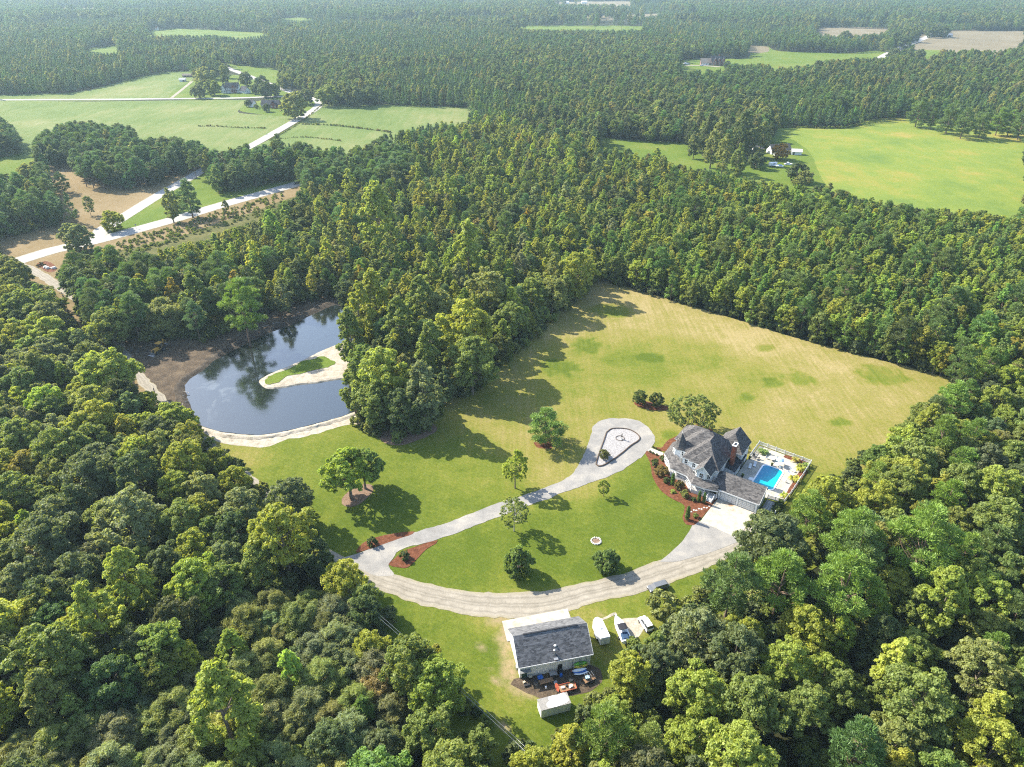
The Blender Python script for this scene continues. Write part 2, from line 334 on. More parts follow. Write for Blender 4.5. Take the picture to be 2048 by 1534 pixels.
# open land, traced on the ground: what is kept clear of trees (photo pixels of the ground line)
HOME = [(1195, 566), (1300, 590), (1500, 648), (1640, 690), (1790, 728), (1914, 764), (1872, 795), (1830, 822), (1770, 870), (1720, 905), (1690, 940), (1655, 962), (1625, 990), (1600, 1012), (1575, 1033), (1540, 1045), (1500, 1080), (1480, 1102), (1452, 1122), (1410, 1160), (1350, 1195), (1328, 1222), (1312, 1240), (1303, 1262), (1268, 1276), (1245, 1295), (1225, 1340), (1190, 1372), (1180, 1400), (1150, 1435), (1145, 1462), (1080, 1468), (1030, 1476), (1003, 1462), (985, 1420), (930, 1375), (905, 1340), (862, 1308), (845, 1280), (800, 1240), (762, 1195), (718, 1152), (690, 1128), (662, 1095), (640, 1075), (626, 1045), (628, 1012), (590, 985), (545, 995), (530, 975), (482, 928), (455, 900), (425, 884), (404, 862), (366, 830), (372, 800), (366, 772), (440, 860), (513, 872), (636, 848), (690, 836), (720, 862), (790, 892), (872, 862), (888, 812), (932, 797), (965, 775), (985, 745), (1040, 702), (1100, 652), (1150, 602), (1180, 577)]
LAWN_G = [(1190, 560), (1300, 588), (1500, 648), (1640, 690), (1790, 728), (1930, 766), (1960, 800), (1900, 860), (1800, 980), (1720, 1060), (1640, 1130), (1560, 1170), (1480, 1220), (1420, 1300), (1340, 1370), (1300, 1440), (1260, 1560), (900, 1560), (900, 1440), (840, 1380), (800, 1330), (740, 1270), (690, 1200), (640, 1150), (560, 1060), (480, 985), (420, 920), (370, 850), (440, 855), (513, 868), (636, 845), (690, 830), (760, 830), (850, 790), (930, 770), (985, 735), (1040, 692), (1100, 640), (1150, 592)]
POND = [(366, 774), (372, 800), (384, 828), (400, 850), (425, 860), (451, 866), (513, 871), (568, 864), (636, 847), (690, 832), (735, 812), (750, 785), (720, 762), (684, 760), (636, 767), (590, 773), (547, 779), (527, 775), (520, 762), (550, 746), (602, 724), (660, 697), (700, 686), (718, 655), (700, 622), (673, 611), (636, 625), (585, 649), (533, 669), (482, 693), (431, 721), (397, 748), (376, 762)]
BANK = [(232, 662), (262, 690), (300, 684), (345, 680), (400, 690), (450, 665), (505, 645), (560, 620), (640, 598), (668, 594), (676, 650), (668, 690), (690, 690), (695, 760), (692, 838), (513, 874), (405, 860), (352, 832), (320, 797), (270, 742), (228, 670)]
VERGE = [(22, 512), (60, 522), (105, 550), (146, 578), (150, 600), (162, 640), (198, 690), (232, 720), (245, 700), (225, 665), (235, 660), (262, 700), (300, 760), (345, 800), (345, 832), (320, 812), (290, 790), (262, 757), (235, 727), (195, 702), (170, 662), (130, 622), (118, 592), (78, 566), (40, 542)]
LEFT1 = [(-60, 318), (0, 316), (58, 306), (66, 330), (95, 340), (60, 346), (0, 352), (-60, 356)]
LEFT2 = [(-20, 488), (12, 478), (100, 455), (150, 452), (108, 495), (25, 516), (-10, 508)]
HIGHWAY = [(24, 512), (100, 492), (130, 420), (120, 390), (95, 345), (130, 330), (152, 335), (168, 380), (250, 380), (300, 374), (335, 360), (404, 335), (418, 345), (376, 367), (396, 357), (410, 392), (500, 380), (600, 358), (606, 384), (566, 410), (515, 438), (450, 463), (385, 488), (315, 506), (250, 512), (205, 490), (120, 512), (150, 520), (110, 548), (60, 530)]
FIELDS = {  # name: (visible outline, outline on the ground, material)
 'bean_field': ([(-60, 207), (0, 206), (200, 203), (480, 200), (500, 206), (480, 226), (600, 234), (560, 258), (480, 297), (415, 302), (395, 284), (330, 275), (275, 283), (262, 250), (200, 246), (150, 243), (110, 253), (75, 270), (60, 300), (45, 290), (30, 255), (0, 235), (-60, 232)], [(-160, 208), (200, 203), (480, 200), (500, 206), (480, 226), (600, 234), (560, 258), (480, 300), (410, 318), (250, 318), (60, 322), (-120, 330)], 'bean'),
 'roadside_field': ([(648, 208), (946, 217), (925, 243), (860, 250), (800, 262), (760, 275), (735, 290), (700, 300), (640, 298), (600, 285), (545, 283), (520, 292), (560, 268), (628, 225)], [(648, 208), (946, 216), (960, 240), (920, 275), (840, 310), (700, 330), (600, 320), (510, 300), (560, 268), (628, 226)], 'bean'),
 'upper_field': ([(-60, 190), (0, 190), (137, 186), (236, 166), (294, 151), (330, 144), (385, 141), (380, 160), (342, 196), (-60, 199)], [(-160, 188), (137, 185), (236, 164), (294, 149), (330, 142), (390, 138), (385, 160), (342, 197), (-160, 199)], 'bean'),
 'corner_field': ([(455, 128), (560, 141), (550, 164), (515, 157)], [(455, 127), (570, 140), (565, 166), (515, 157)], 'pasture'),
 'far_meadow': ([(297, 62), (350, 57), (420, 60), (556, 68), (480, 77), (430, 71), (300, 71)], [(297, 61), (350, 56), (420, 59), (570, 67), (560, 76), (470, 82), (300, 76)], 'pasture'),
 'far_clearing': ([(166, 100), (236, 90), (236, 106), (190, 107)], [(160, 100), (240, 89), (250, 112), (180, 112)], 'pasture'),
 'far_strip': ([(540, 37), (600, 35), (636, 39), (600, 42)], [(530, 37), (600, 35), (650, 38), (620, 45), (540, 44)], 'pasture'),
 'long_field': ([(1000, 53), (1285, 52), (1285, 60), (1060, 60)], [(990, 53), (1285, 52), (1300, 66), (1040, 66)], 'pasture'),
 'pale_strip': ([(1060, 34), (1300, 28), (1340, 24), (1290, 34), (1060, 37)], [(1050, 33), (1300, 28), (1345, 23), (1320, 38), (1050, 40)], 'stubble'),
 'top_clearing': ([(1108, 4), (1262, 2), (1262, 9), (1108, 9)], [(1100, 4), (1270, 2), (1270, 12), (1100, 12)], 'stubble'),
 'green_field': ([(1368, 122), (1440, 118), (1500, 117), (1503, 91), (1530, 93), (1560, 103), (1690, 107), (1770, 100), (1768, 115), (1690, 118), (1620, 125), (1575, 138), (1520, 130), (1465, 128), (1430, 140), (1372, 142)], [(1366, 121), (1440, 117), (1495, 116), (1503, 90), (1535, 92), (1560, 102), (1690, 106), (1775, 99), (1780, 125), (1690, 140), (1575, 150), (1370, 150)], 'pasture'),
 'stubble_field': ([(1895, 62), (2048, 62), (2048, 97), (1990, 100), (1890, 101), (1822, 100), (1850, 80)], [(1895, 61), (2200, 61), (2200, 110), (1990, 112), (1890, 108), (1815, 102), (1850, 80)], 'stubble'),
 'pale_field': ([(1628, 55), (1780, 58), (1770, 66), (1690, 72), (1640, 68)], [(1620, 54), (1790, 57), (1785, 70), (1690, 76), (1630, 72)], 'stubble'),
 'small_stubble': ([(1825, 68), (1852, 70), (1822, 84)], [(1822, 66), (1856, 68), (1815, 90)], 'stubble'),
 'strip_field': ([(1822, 103), (1890, 102), (1860, 115), (1830, 120)], [(1818, 103), (1895, 102), (1880, 130), (1820, 130)], 'pasture'),
 'soy_field': ([(1543, 254), (1632, 255), (1683, 256), (1751, 240), (1820, 240), (1953, 258), (2048, 267), (2048, 420), (2018, 441), (1970, 420), (1861, 417), (1758, 403), (1690, 386), (1666, 379), (1640, 350), (1605, 300)], [(1500, 253), (1632, 254), (1683, 255), (1751, 238), (1840, 236), (1953, 256), (2180, 278), (2200, 470), (1960, 480), (1800, 450), (1690, 425), (1640, 410), (1610, 300)], 'soy'),
 'back_field': ([(1876, 237), (2048, 246), (2048, 262), (1960, 254)], [(1850, 232), (2180, 248), (2180, 277), (1953, 257)], 'pasture'),
 'neighbour_lawn': ([(1200, 277), (1260, 283), (1320, 286), (1372, 288), (1380, 305), (1425, 318), (1440, 330), (1500, 300), (1545, 285), (1605, 300), (1640, 352), (1660, 372), (1580, 372), (1520, 362), (1465, 352), (1445, 345), (1380, 335), (1340, 318), (1320, 300), (1240, 300), (1200, 297)], [(1185, 275), (1260, 280), (1372, 282), (1540, 268), (1612, 298), (1645, 360), (1690, 420), (1580, 405), (1440, 372), (1340, 345), (1240, 312), (1180, 300)], 'pasture'),
 'house_yard': ([(345, 196), (388, 164), (470, 156), (560, 182), (556, 192)], [(345, 197), (390, 160), (470, 150), (565, 180), (556, 193)], 'pasture'),
 'hazy_field': ([(700, 13), (860, 11), (880, 14), (720, 16)], [(690, 13), (860, 11), (900, 16), (720, 18)], 'pasture'),
 'horizon_field': ([(90, 15), (190, 13), (200, 18), (100, 19)], [(80, 15), (190, 13), (210, 21), (100, 22)], 'stubble'),
 'skyline_field': ([(1560, 6), (1700, 5), (1710, 8), (1570, 9)], [(1550, 6), (1700, 5), (1720, 10), (1560, 11)], 'pasture'),
 'sandy_field': ([(1497, 92), (1530, 93), (1532, 101), (1500, 103)], [(1496, 91), (1532, 92), (1536, 104), (1498, 105)], 'stubble'),
 'roadside_yard': ([(484, 222), (505, 207), (570, 196), (634, 205), (626, 218), (598, 232)], [(484, 223), (505, 205), (570, 195), (638, 203), (628, 222), (600, 234)], 'pasture'),
}
Z = [0.0]
def zl(): Z[0] += 0.002; return Z[0]
# base ground: one sheet out to the horizon
gv = [(-12000 + 1500 * i, -3000 + 1500 * j, 0) for j in range(11) for i in range(17)]
gm = mesh_np('ground', gv, [(j * 17 + i, j * 17 + i + 1, (j + 1) * 17 + i + 1, (j + 1) * 17 + i) for j in range(10) for i in range(16)], [M['floor']])
tag(link(bpy.data.objects.new('ground', gm)), kind='structure')
for nm, (vis, gr, mt) in FIELDS.items():
    far = min(v for u, v in gr) < 130
    sheet(nm, GP(gr), 0.05 + zl(), M[mt], 12 if far else 5, 1.5 if far else 0.8)
sheet('dry_lawn', GP([(-60, 350), (130, 328), (165, 335), (330, 340), (404, 335), (330, 385), (240, 437), (190, 462), (185, 480), (100, 506), (30, 522), (-60, 540)]), 0.05 + zl(), M['dryturf'], 4, 0.6)
sheet('left_meadow', GP([(-90, 316), (0, 314), (62, 304), (72, 330), (100, 342), (60, 356), (-90, 362)]), 0.05 + zl(), M['pasture'], 4, 0.6)
sheet('triangle_lawn', GP([(200, 470), (239, 437), (325, 392), (404, 338), (470, 300), (600, 300), (640, 345), (600, 368), (512, 392), (440, 412), (359, 437), (273, 461)]), 0.05 + zl(), M['pasture'], 4, 0.4)
sheet('road_verge', GP([(-40, 545), (30, 526), (191, 484), (273, 464), (362, 441), (461, 411), (600, 370), (660, 352), (660, 380), (564, 404), (513, 424), (444, 446), (376, 470), (300, 490), (230, 505), (150, 540), (160, 575), (200, 640), (235, 715), (345, 835), (430, 920), (380, 900), (270, 780), (190, 715), (110, 610), (40, 550)]), 0.05 + zl(), M['dryturf'], 4, 0.6)
sheet('scrub_meadow', GP([(230, 505), (300, 488), (376, 468), (444, 444), (513, 422), (564, 402), (660, 376), (640, 420), (560, 450), (480, 480), (380, 505), (300, 525), (240, 530)]), 0.05 + zl(), M['weeds'], 4, 0.8)
DRY = [(560, 950, 0.22), (640, 920, 0.25), (880, 1060, 0.1), (960, 1010, 0.2), (800, 940, 0.25), (700, 1060, 0.06), (800, 1150, 0.0), (900, 1120, 0.0), (1100, 1100, 0.02), (1250, 1050, 0.0), (1300, 980, 0.05), (1200, 1150, 0.0), (960, 1300, 0.12), (750, 1180, 0.05), (1350, 1050, 0.0), (950, 1420, 0.2), (480, 905, 0.5), (430, 890, 0.55), (600, 900, 0.18), (1000, 950, 0.3), (850, 940, 0.25), (1060, 900, 0.62), (1120, 870, 0.7), (1140, 950, 0.75), (900, 1000, 0.12), (780, 970, 0.06), (1300, 790, 0.5), (1200, 800, 0.45), (1250, 720, 0.28), (1300, 760, 0.35), (1150, 780, 0.4), (1180, 805, 0.62), (1100, 830, 0.6), (1330, 830, 0.6), (1250, 600, 0.95), (1350, 640, 0.85), (1500, 680, 0.95), (1650, 740, 0.85), (1800, 760, 0.8), (1880, 775, 0.65), (1400, 720, 0.45), (1500, 760, 0.5), (1600, 800, 0.78), (1700, 830, 0.72), (1750, 850, 0.65), (1550, 860, 0.75), (1650, 900, 0.65), (1600, 960, 0.35), (1640, 990, 0.22), (1450, 820, 0.6), (1200, 650, 0.75), (1130, 650, 0.8), (1000, 740, 0.7), (950, 820, 0.6), (1220, 1240, 0.32), (1180, 1235, 0.6), (1400, 1150, 0.1), (1300, 1215, 0.3), (1100, 1460, 0.05), (1000, 1400, 0.35), (1500, 850, 0.7), (1460, 870, 0.6), (1030, 1250, 0.6), (700, 920, 0.15)]
GREEN = [(1228, 622, 38, 14), (1532, 697, 17, 7), (1600, 757, 28, 13), (1763, 752, 45, 20), (1545, 766, 18, 9), (1495, 795, 15, 8), (1120, 735, 34, 14), (1300, 716, 26, 9), (1680, 845, 22, 8), (1340, 870, 16, 9), (1175, 690, 30, 12)]
BARE = [(1010, 1290, 16, 50), (1022, 1345, 14, 40), (1050, 1382, 28, 12), (1000, 1240, 25, 10), (1256, 1262, 22, 18), (1205, 1236, 14, 4), (992, 1363, 11, 5), (968, 1298, 9, 5), (1130, 1352, 34, 14), (1168, 1340, 20, 12), (1090, 1385, 40, 10), (1008, 1455, 10, 14), (975, 1338, 7, 4), (1360, 1140, 12, 5)]
_d = np.array([(*G(u, v), w) for u, v, w in DRY])
def f_dry(x, y):
    w = 1.0 / ((x[:, None] - _d[None, :, 0]) ** 2 + (y[:, None] - _d[None, :, 1]) ** 2 + 9.0) ** 1.6
    return (w * _d[None, :, 2]).sum(1) / w.sum(1)
def f_spots(spots, hard=0.75):
    def f(x, y):
        r = np.zeros(len(x))
        for u, v, a, b in spots:
            cx, cy = G(u, v); ax, ay = G(u + a, v); bx, by = G(u, v - b)
            d = np.sqrt(((x - cx) / (ax - cx)) ** 2 + ((y - cy) / (by - cy)) ** 2)
            d = d + 0.55 * np.array([mn.fractal(Vector((a / 3.2, b / 3.2, cx)), 0.6, 2, 4) for a, b in zip(x, y)]) if len(x) < 4e4 else d
            r = np.maximum(r, np.clip((1.25 - d) / (1.25 - hard), 0, 1))
        return r
    return f
sheet('lawn', GP(LAWN_G), 0.12, M['grass'], 3, 0.5, grid=1.6, attrs={'dry': f_dry, 'green': f_spots(GREEN), 'bare': f_spots(BARE, 0.3)})
# roads
c_hw = road('highway', [(-60, 548), (34, 523), (102, 502), (191, 482), (273, 460), (359, 436), (444, 410), (512, 391), (598, 367), (650, 352), (720, 332), (800, 300)], 11.0, 0.16, M['asphalt'])
c_cr = road('county_road', [(192, 478), (205, 460), (240, 439), (307, 397), (360, 367), (404, 342), (450, 318), (502, 292), (545, 268), (590, 242), (625, 222), (638, 210), (634, 201), (610, 193), (570, 180), (508, 156), (470, 142), (434, 127), (415, 112), (380, 98)], 8.6, 0.165, M['asphalt'])
road('lane', [(-160, 202), (0, 200), (200, 199), (350, 197.5), (480, 196), (560, 193), (622, 196)], 7.5, 0.155, M['asphalt'])
road('farm_track', [(343, 196), (362, 181), (384, 163)], 3.6, 0.15, M['gravel'])
road('far_road', [(1752, 122), (1772, 110), (1800, 97), (1830, 84), (1860, 72)], 14, 0.155, M['asphalt'])
road('house_drive', [(1368, 131), (1400, 131), (1440, 134)], 8, 0.15, M['gravel'])
DR = [((20, 517), (12, 535)), ((70, 535), (58, 545)), ((108, 557), (96, 570)), ((146, 580), (134, 594)), ((212, 642), (198, 650)), ((234, 668), (220, 672)), ((258, 706), (243, 713)), ((279, 738), (258, 744)), ((306, 768), (283, 773)), ((335, 800), (307, 801)), ((365, 832), (338, 833)), ((397, 862), (372, 866)), ((425, 884), (402, 892)), ((452, 908), (432, 916)), ((495, 942), (470, 950)), ((530, 972), (508, 983)), ((556, 997), (533, 1012)), ((610, 1050), (590, 1075)), ((664, 1101), (645, 1125)), ((720, 1126), (690, 1150)), ((775, 1146), (755, 1180)), ((872, 1172), (855, 1213)), ((975, 1186), (960, 1234)), ((1081, 1182), (1085, 1236)), ((1162, 1167), (1165, 1214)), ((1240, 1149), (1265, 1190)), ((1330, 1118), (1345, 1166)), ((1400, 1096), (1425, 1133)), ((1452, 1084), (1490, 1098)), ((1500, 1047), (1530, 1068)), ((1530, 1036), (1560, 1050)), ((1560, 1025), (1590, 1040))]
ribbon('gravel_drive', [G(*a) for a, b in DR], [G(*b) for a, b in DR], 0.16, M['gravel'], 1.2, 0.5)
LOOP = [(709, 1111), (834, 1064), (897, 1045), (997, 1007), (1069, 984), (1137, 954), (1162, 923), (1178, 882), (1187, 854), (1208, 840), (1238, 837), (1277, 843), (1306, 867), (1310, 879), (1305, 892), (1293, 906), (1272, 923), (1238, 943), (1213, 956), (1187, 964), (1062, 1011), (975, 1042), (881, 1079), (812, 1095), (790, 1112), (777, 1132), (790, 1150), (745, 1150), (690, 1120)]
sheet('gravel_loop', GP(LOOP), 0.175, M['grey_gravel'], 1.0, 0.4)
sheet('parking_apron', GP([(1348, 1100), (1365, 1082), (1382, 1057), (1386, 1047), (1400, 1044), (1474, 1077), (1462, 1090), (1400, 1112), (1345, 1125), (1320, 1125)]), 0.19, M['grey_gravel'], 1.5, 0.15)
PADP = [(1426, 1010), (1437, 996.5), (1512.5, 1026.5), (1503, 1041), (1474, 1077), (1400, 1044)]
_pr = [G(1462, 1010), G(1455, 1024), G(1500, 1036)]
pad = sheet('concrete_pad', GP(PADP), 0.21, M['concrete'], smooth=False, grid=0.6, attrs={'rust': lambda x, y: np.clip(1.3 - np.hypot((x - _pr[0][0]) * 0.9, (y - _pr[0][1] + 0.8) * 0.5), 0, 1) + 0.5 * np.clip(1 - np.hypot(x - _pr[2][0], y - _pr[2][1]) / 1.5, 0, 1)})
ISLAND = [(1217, 863), (1223, 859), (1238, 858), (1256, 860), (1271, 867), (1279, 876), (1276, 883), (1262, 892), (1243, 908), (1221, 924), (1204, 933), (1197, 934), (1192, 930), (1195, 917), (1201, 900), (1208, 881), (1213, 866)]
# mulch beds
sheet('mulch_bed', GP([(1290, 907), (1300, 926), (1303, 947), (1311, 968), (1330, 989), (1353, 1003), (1369, 1012), (1365, 1037), (1373, 1050), (1386, 1052), (1400, 1040), (1425, 1012), (1434, 996), (1400, 970), (1360, 940), (1330, 910), (1318, 905), (1300, 902)]), 0.20, M['mulch'], 1.0, 0.2)
sheet('upper_mulch_bed', GP([(1305, 893), (1322, 903), (1345, 900), (1400, 880), (1425, 862), (1415, 850), (1394, 849), (1365, 866), (1336, 882), (1322, 896)]), 0.20, M['mulch'], 1.0, 0.25)
sheet('tree_mulch', GP([(1268, 806), (1285, 802), (1315, 808), (1338, 815), (1330, 822), (1300, 820), (1278, 814)]), 0.16, M['mulch'], 1.0, 0.3)
sheet('pine_mulch', GP([(1066, 886), (1075, 880), (1092, 882), (1104, 890), (1102, 897), (1086, 898), (1072, 894)]), 0.16, M['mulch'], 1.0, 0.3)
sheet('entry_mulch', GP([(712, 1104), (725, 1088), (745, 1078), (772, 1071), (800, 1066), (830, 1064), (826, 1069), (797, 1079), (762, 1091), (732, 1101), (715, 1107)]), 0.19, M['mulch'], 1.0, 0.15)
sheet('entry_mulch', GP([(777, 1130), (790, 1118), (806, 1104), (830, 1095), (858, 1085), (876, 1081), (872, 1088), (852, 1100), (832, 1120), (816, 1136), (797, 1136)]), 0.19, M['mulch'], 1.0, 0.15)
sheet('pine_straw_bed', GP([(683, 1000), (695, 985), (710, 975), (728, 969), (745, 971), (747, 983), (735, 996), (720, 1008), (700, 1015), (685, 1009)]), 0.16, M['straw'], 1.0, 0.2)
sheet('clump_mulch', GP([(740, 850), (760, 880), (790, 892), (815, 888), (850, 876), (875, 862), (860, 845), (800, 850)]), 0.15, M['straw'], 1.5, 0.5)
sheet('walkway', GP([(1295, 903), (1302, 896.5), (1327, 907), (1325, 914)]), 0.215, M['concrete'], smooth=False)
# pond and its banks
sheet('bare_ground', GP([(225, 655), (262, 672), (320, 662), (400, 668), (460, 648), (520, 630), (600, 600), (680, 575), (760, 600), (740, 660), (560, 760), (420, 860), (385, 855), (345, 828), (300, 770), (262, 730)]), 0.135, M['dirt'], 2, 0.8)
_pw = GP(POND)
sheet('sandy_shore', GP([(395, 850), (425, 858), (513, 868), (636, 842), (700, 822), (770, 790), (790, 820), (740, 850), (690, 850), (640, 868), (580, 880), (540, 892), (500, 893), (450, 888), (412, 872)]), 0.14, M['sand'], 2, 1.1)
sheet('pond_water', _pw, 0.30, M['pond'], 1.2, 0.25, grid=4, attrs={'film': lambda x, y: np.clip(1.6 - np.hypot(x - G(395, 790)[0], (y - G(395, 790)[1])) / 14, 0, 1)})
def bank(name, px, w, h, mat, seed, jit=0.6):
    P = refine(GP(px), 1.0, 0, False); n = len(P); V = []; F = []
    for i in range(n):
        a, b = P[max(i - 1, 0)], P[min(i + 1, n - 1)]; d = math.dist(a, b) or 1; nx, ny = -(b[1] - a[1]) / d, (b[0] - a[0]) / d
        k = mn.fractal(Vector((P[i][0] / 2.5, P[i][1] / 2.5, seed)), 0.8, 2, 5); e = min(1, i / 6, (n - 1 - i) / 6)
        for s, zz in ((-0.3, 0.0), (0.1, 0.45), (0.35, 0.8 + 0.4 * k), (0.6, 1.0 + 0.5 * k), (0.85, 0.6 + 0.2 * k), (1.15, 0.15)):
            q = mn.fractal(Vector((P[i][0] / 1.2 + s * 7, P[i][1] / 1.2, seed + 2)), 0.7, 2, 4); o = s * w + jit * (0.5 * k + 0.4 * q)
            V.append((P[i][0] + nx * o, P[i][1] + ny * o, 0.12 + e * max(0, zz + 0.3 * q) * h + 0.12 * zz))
    for i in range(n - 1):
        for q in range(5): F.append((i * 6 + q, (i + 1) * 6 + q, (i + 1) * 6 + q + 1, i * 6 + q + 1))
    m = mesh_np(name, V, F, [mat])
    if sum(p.normal.z for p in m.polygons) < 0: m.flip_normals()
    return tag(link(bpy.data.objects.new(name, m)), kind='structure')
bank('mud_bank', [(404, 856), (386, 830), (374, 800), (367, 776), (380, 758), (400, 745), (431, 720)], 2.6, 0.9, M['mud'], 3)
bank('mud_bank', [(425, 724), (482, 692), (533, 668), (585, 648), (636, 624), (672, 610), (702, 620)], 3.6, 1.0, M['mud'], 5)
bank('sand_bank', [(742, 810), (690, 833), (636, 848), (568, 865), (513, 872), (451, 867), (420, 859), (398, 850)], 1.7, 0.3, M['sand'], 7, 1.0)
SPIT = [(760, 770), (720, 764), (684, 761), (636, 768), (590, 774), (547, 780), (527, 776), (519, 762), (550, 745), (602, 723), (660, 696), (700, 685), (770, 690)]
def dome(name, px, top, mat, inset=1.6, seed=0, kind='structure'):
    P = refine(GP(px), 1.0, 0.3); n = len(P); cx = sum(p[0] for p in P) / n; cy = sum(p[1] for p in P) / n; V = []; F = []
    A = sum(P[i][0] * P[(i + 1) % n][1] - P[(i + 1) % n][0] * P[i][1] for i in range(n)); sg = 1 if A > 0 else -1
    for r, z in ((0, 0.2), (0.35 * inset, 0.2 + 0.75 * (top - 0.2)), (inset, top)):
        for i in range(n):
            a, b = P[i - 1], P[(i + 1) % n]; d = math.dist(a, b) or 1; nx, ny = -sg * (b[1] - a[1]) / d, sg * (b[0] - a[0]) / d
            V.append((P[i][0] + nx * r, P[i][1] + ny * r, z + 0.1 * mn.noise(Vector((P[i][0], P[i][1], r)))))
    for k in range(2):
        for i in range(n): F.append((k * n + i, k * n + (i + 1) % n, (k + 1) * n + (i + 1) % n, (k + 1) * n + i))
    m = bpy.data.meshes.new(name); m.from_pydata(V, [], F + [tuple(range(2 * n, 3 * n))]); m.materials.append(mat); m.update()
    if m.polygons[-1].normal.z < 0: m.flip_normals()
    return tag(link(bpy.data.objects.new(name, m)), kind=kind)
dome('sand_spit', SPIT, 0.75, M['sand'])
sheet('spit_grass', GP([(528, 768), (540, 757), (575, 742), (610, 727), (640, 717), (655, 720), (668, 728), (655, 738), (625, 745), (600, 752), (575, 756), (560, 768), (540, 774)]), 0.83, M['pasture'], 1.0, 0.9)
# ------------------------------------------------------------------ trees
def leaf_mat(name, base, trans=0.46, rough=0.55, spec=0.25, sat=0.06):
    """foliage: the tint of the single tree, a shade per leaf, light shining through"""
    t = NT(name); tint = t.attr('tint', 'Color', 'INSTANCER'); lv = t.attr('lv'); age = t.attr('age')
    col = t.mix(1.0, base, tint, 'MULTIPLY')
    col = t.mix(1.0, col, t.ramp(lv, (0.0, 0.70), (1.0, 1.30)), 'MULTIPLY')
    col = t.mix(t.math('MULTIPLY', age, 0.28), col, t.mix(1.0, col, (1.6, 1.3, 0.6), 'MULTIPLY'))
    tr = t.n('ShaderNodeBsdfTranslucent'); t.L(t.mix(1.0, col, (1.5, 1.42, 0.65), 'MULTIPLY'), tr.inputs[0])
    mx = t.n('ShaderNodeMixShader'); mx.inputs[0].default_value = trans; t.L(t.bsdf(col, rough, spec), mx.inputs[1]); t.L(tr.outputs[0], mx.inputs[2])
    return t.done(mx.outputs[0])
def bark_mat(name, a, b):
    t = NT(name); c = t.coord(); n = t.noise(t.map(c, (6, 6, 0.7)), 1.5, 5, 0.7); return t.done(t.bsdf(t.mix(t.ramp(n, (0.3, 0), (0.7, 1)), a, b), 0.95, 0.1, normal=t.bump(n, 0.6, 0.05)))
M['leaf'] = leaf_mat('broad_leaves', (0.172, 0.200, 0.064))
M['needle'] = leaf_mat('pine_needles', (0.128, 0.182, 0.052), 0.25, 0.5, 0.3)
M['bark'] = bark_mat('grey_bark', (0.09, 0.07, 0.05), (0.22, 0.18, 0.14))
M['pinebark'] = bark_mat('pine_bark', (0.09, 0.06, 0.045), (0.22, 0.155, 0.115))
M['palebark'] = bark_mat('pale_bark', (0.25, 0.23, 0.20), (0.45, 0.42, 0.38))
rng = np.random.default_rng(7)
def unit(a): return a / (np.linalg.norm(a, axis=1, keepdims=True) + 1e-9)
def leaves(C, Rr, n, size, aspect, outward=0.7, up=0.25, squash=0.85, seed=0, tuft=False, droop=0.0, inner=0.5):
    """n leaf blades on each clump (centre C, radius Rr); returns quads and a shade per leaf"""
    g = np.random.default_rng(seed); m = len(C); idx = np.repeat(np.arange(m), n); N = len(idx)
    d = unit(g.normal(size=(N, 3))); d[:, 2] = np.where(d[:, 2] < -0.35, -d[:, 2] * 0.6, d[:, 2]); d = unit(d)
    rad = Rr[idx] * (inner + (1.06 - inner) * g.random(N) ** 0.55)
    p = C[idx] + d * rad[:, None] * np.array([1, 1, squash])
    nrm = unit(d * outward + np.array([0, 0, up]) + g.normal(size=(N, 3)) * 0.62)
    if tuft: ax = unit(d + g.normal(size=(N, 3)) * 0.35 + np.array([0, 0, 0.25]))
    else: ax = unit(np.cross(nrm, g.normal(size=(N, 3)))); ax[:, 2] -= droop; ax = unit(ax)
    sd = unit(np.cross(nrm, ax)); s = size * (0.65 + 0.7 * g.random(N)); a = ax * (s / 2)[:, None]; b = sd * (s * aspect / 2)[:, None]
    V = np.empty((N, 4, 3)); V[:, 0] = p - a; V[:, 1] = p + b * 1.0 - a * 0.1; V[:, 2] = p + a; V[:, 3] = p - b * 1.0 - a * 0.1
    lob = g.random(m); lv = np.clip(0.5 + 0.55 * (lob[idx] - 0.5) + 0.6 * (g.random(N) - 0.5), 0, 1)
    age = np.clip((g.random(m)[idx] - 0.72) * 2.2 + 0.25 * (g.random(N) - 0.6), 0, 1)
    return V.reshape(-1, 3), lv, age
def crown_mesh(name, parts, mat):
    V = np.concatenate([p[0] for p in parts]); lv = np.repeat(np.concatenate([p[1] for p in parts]), 1); ag = np.concatenate([p[2] for p in parts])
    m = mesh_np(name, V, np.arange(len(V)).reshape(-1, 4), [mat])
    for an, x in (('lv', lv), ('age', ag)):
        a = m.attributes.new(an, 'FLOAT', 'FACE'); a.data.foreach_set('value', x.astype(np.float32))
    return m
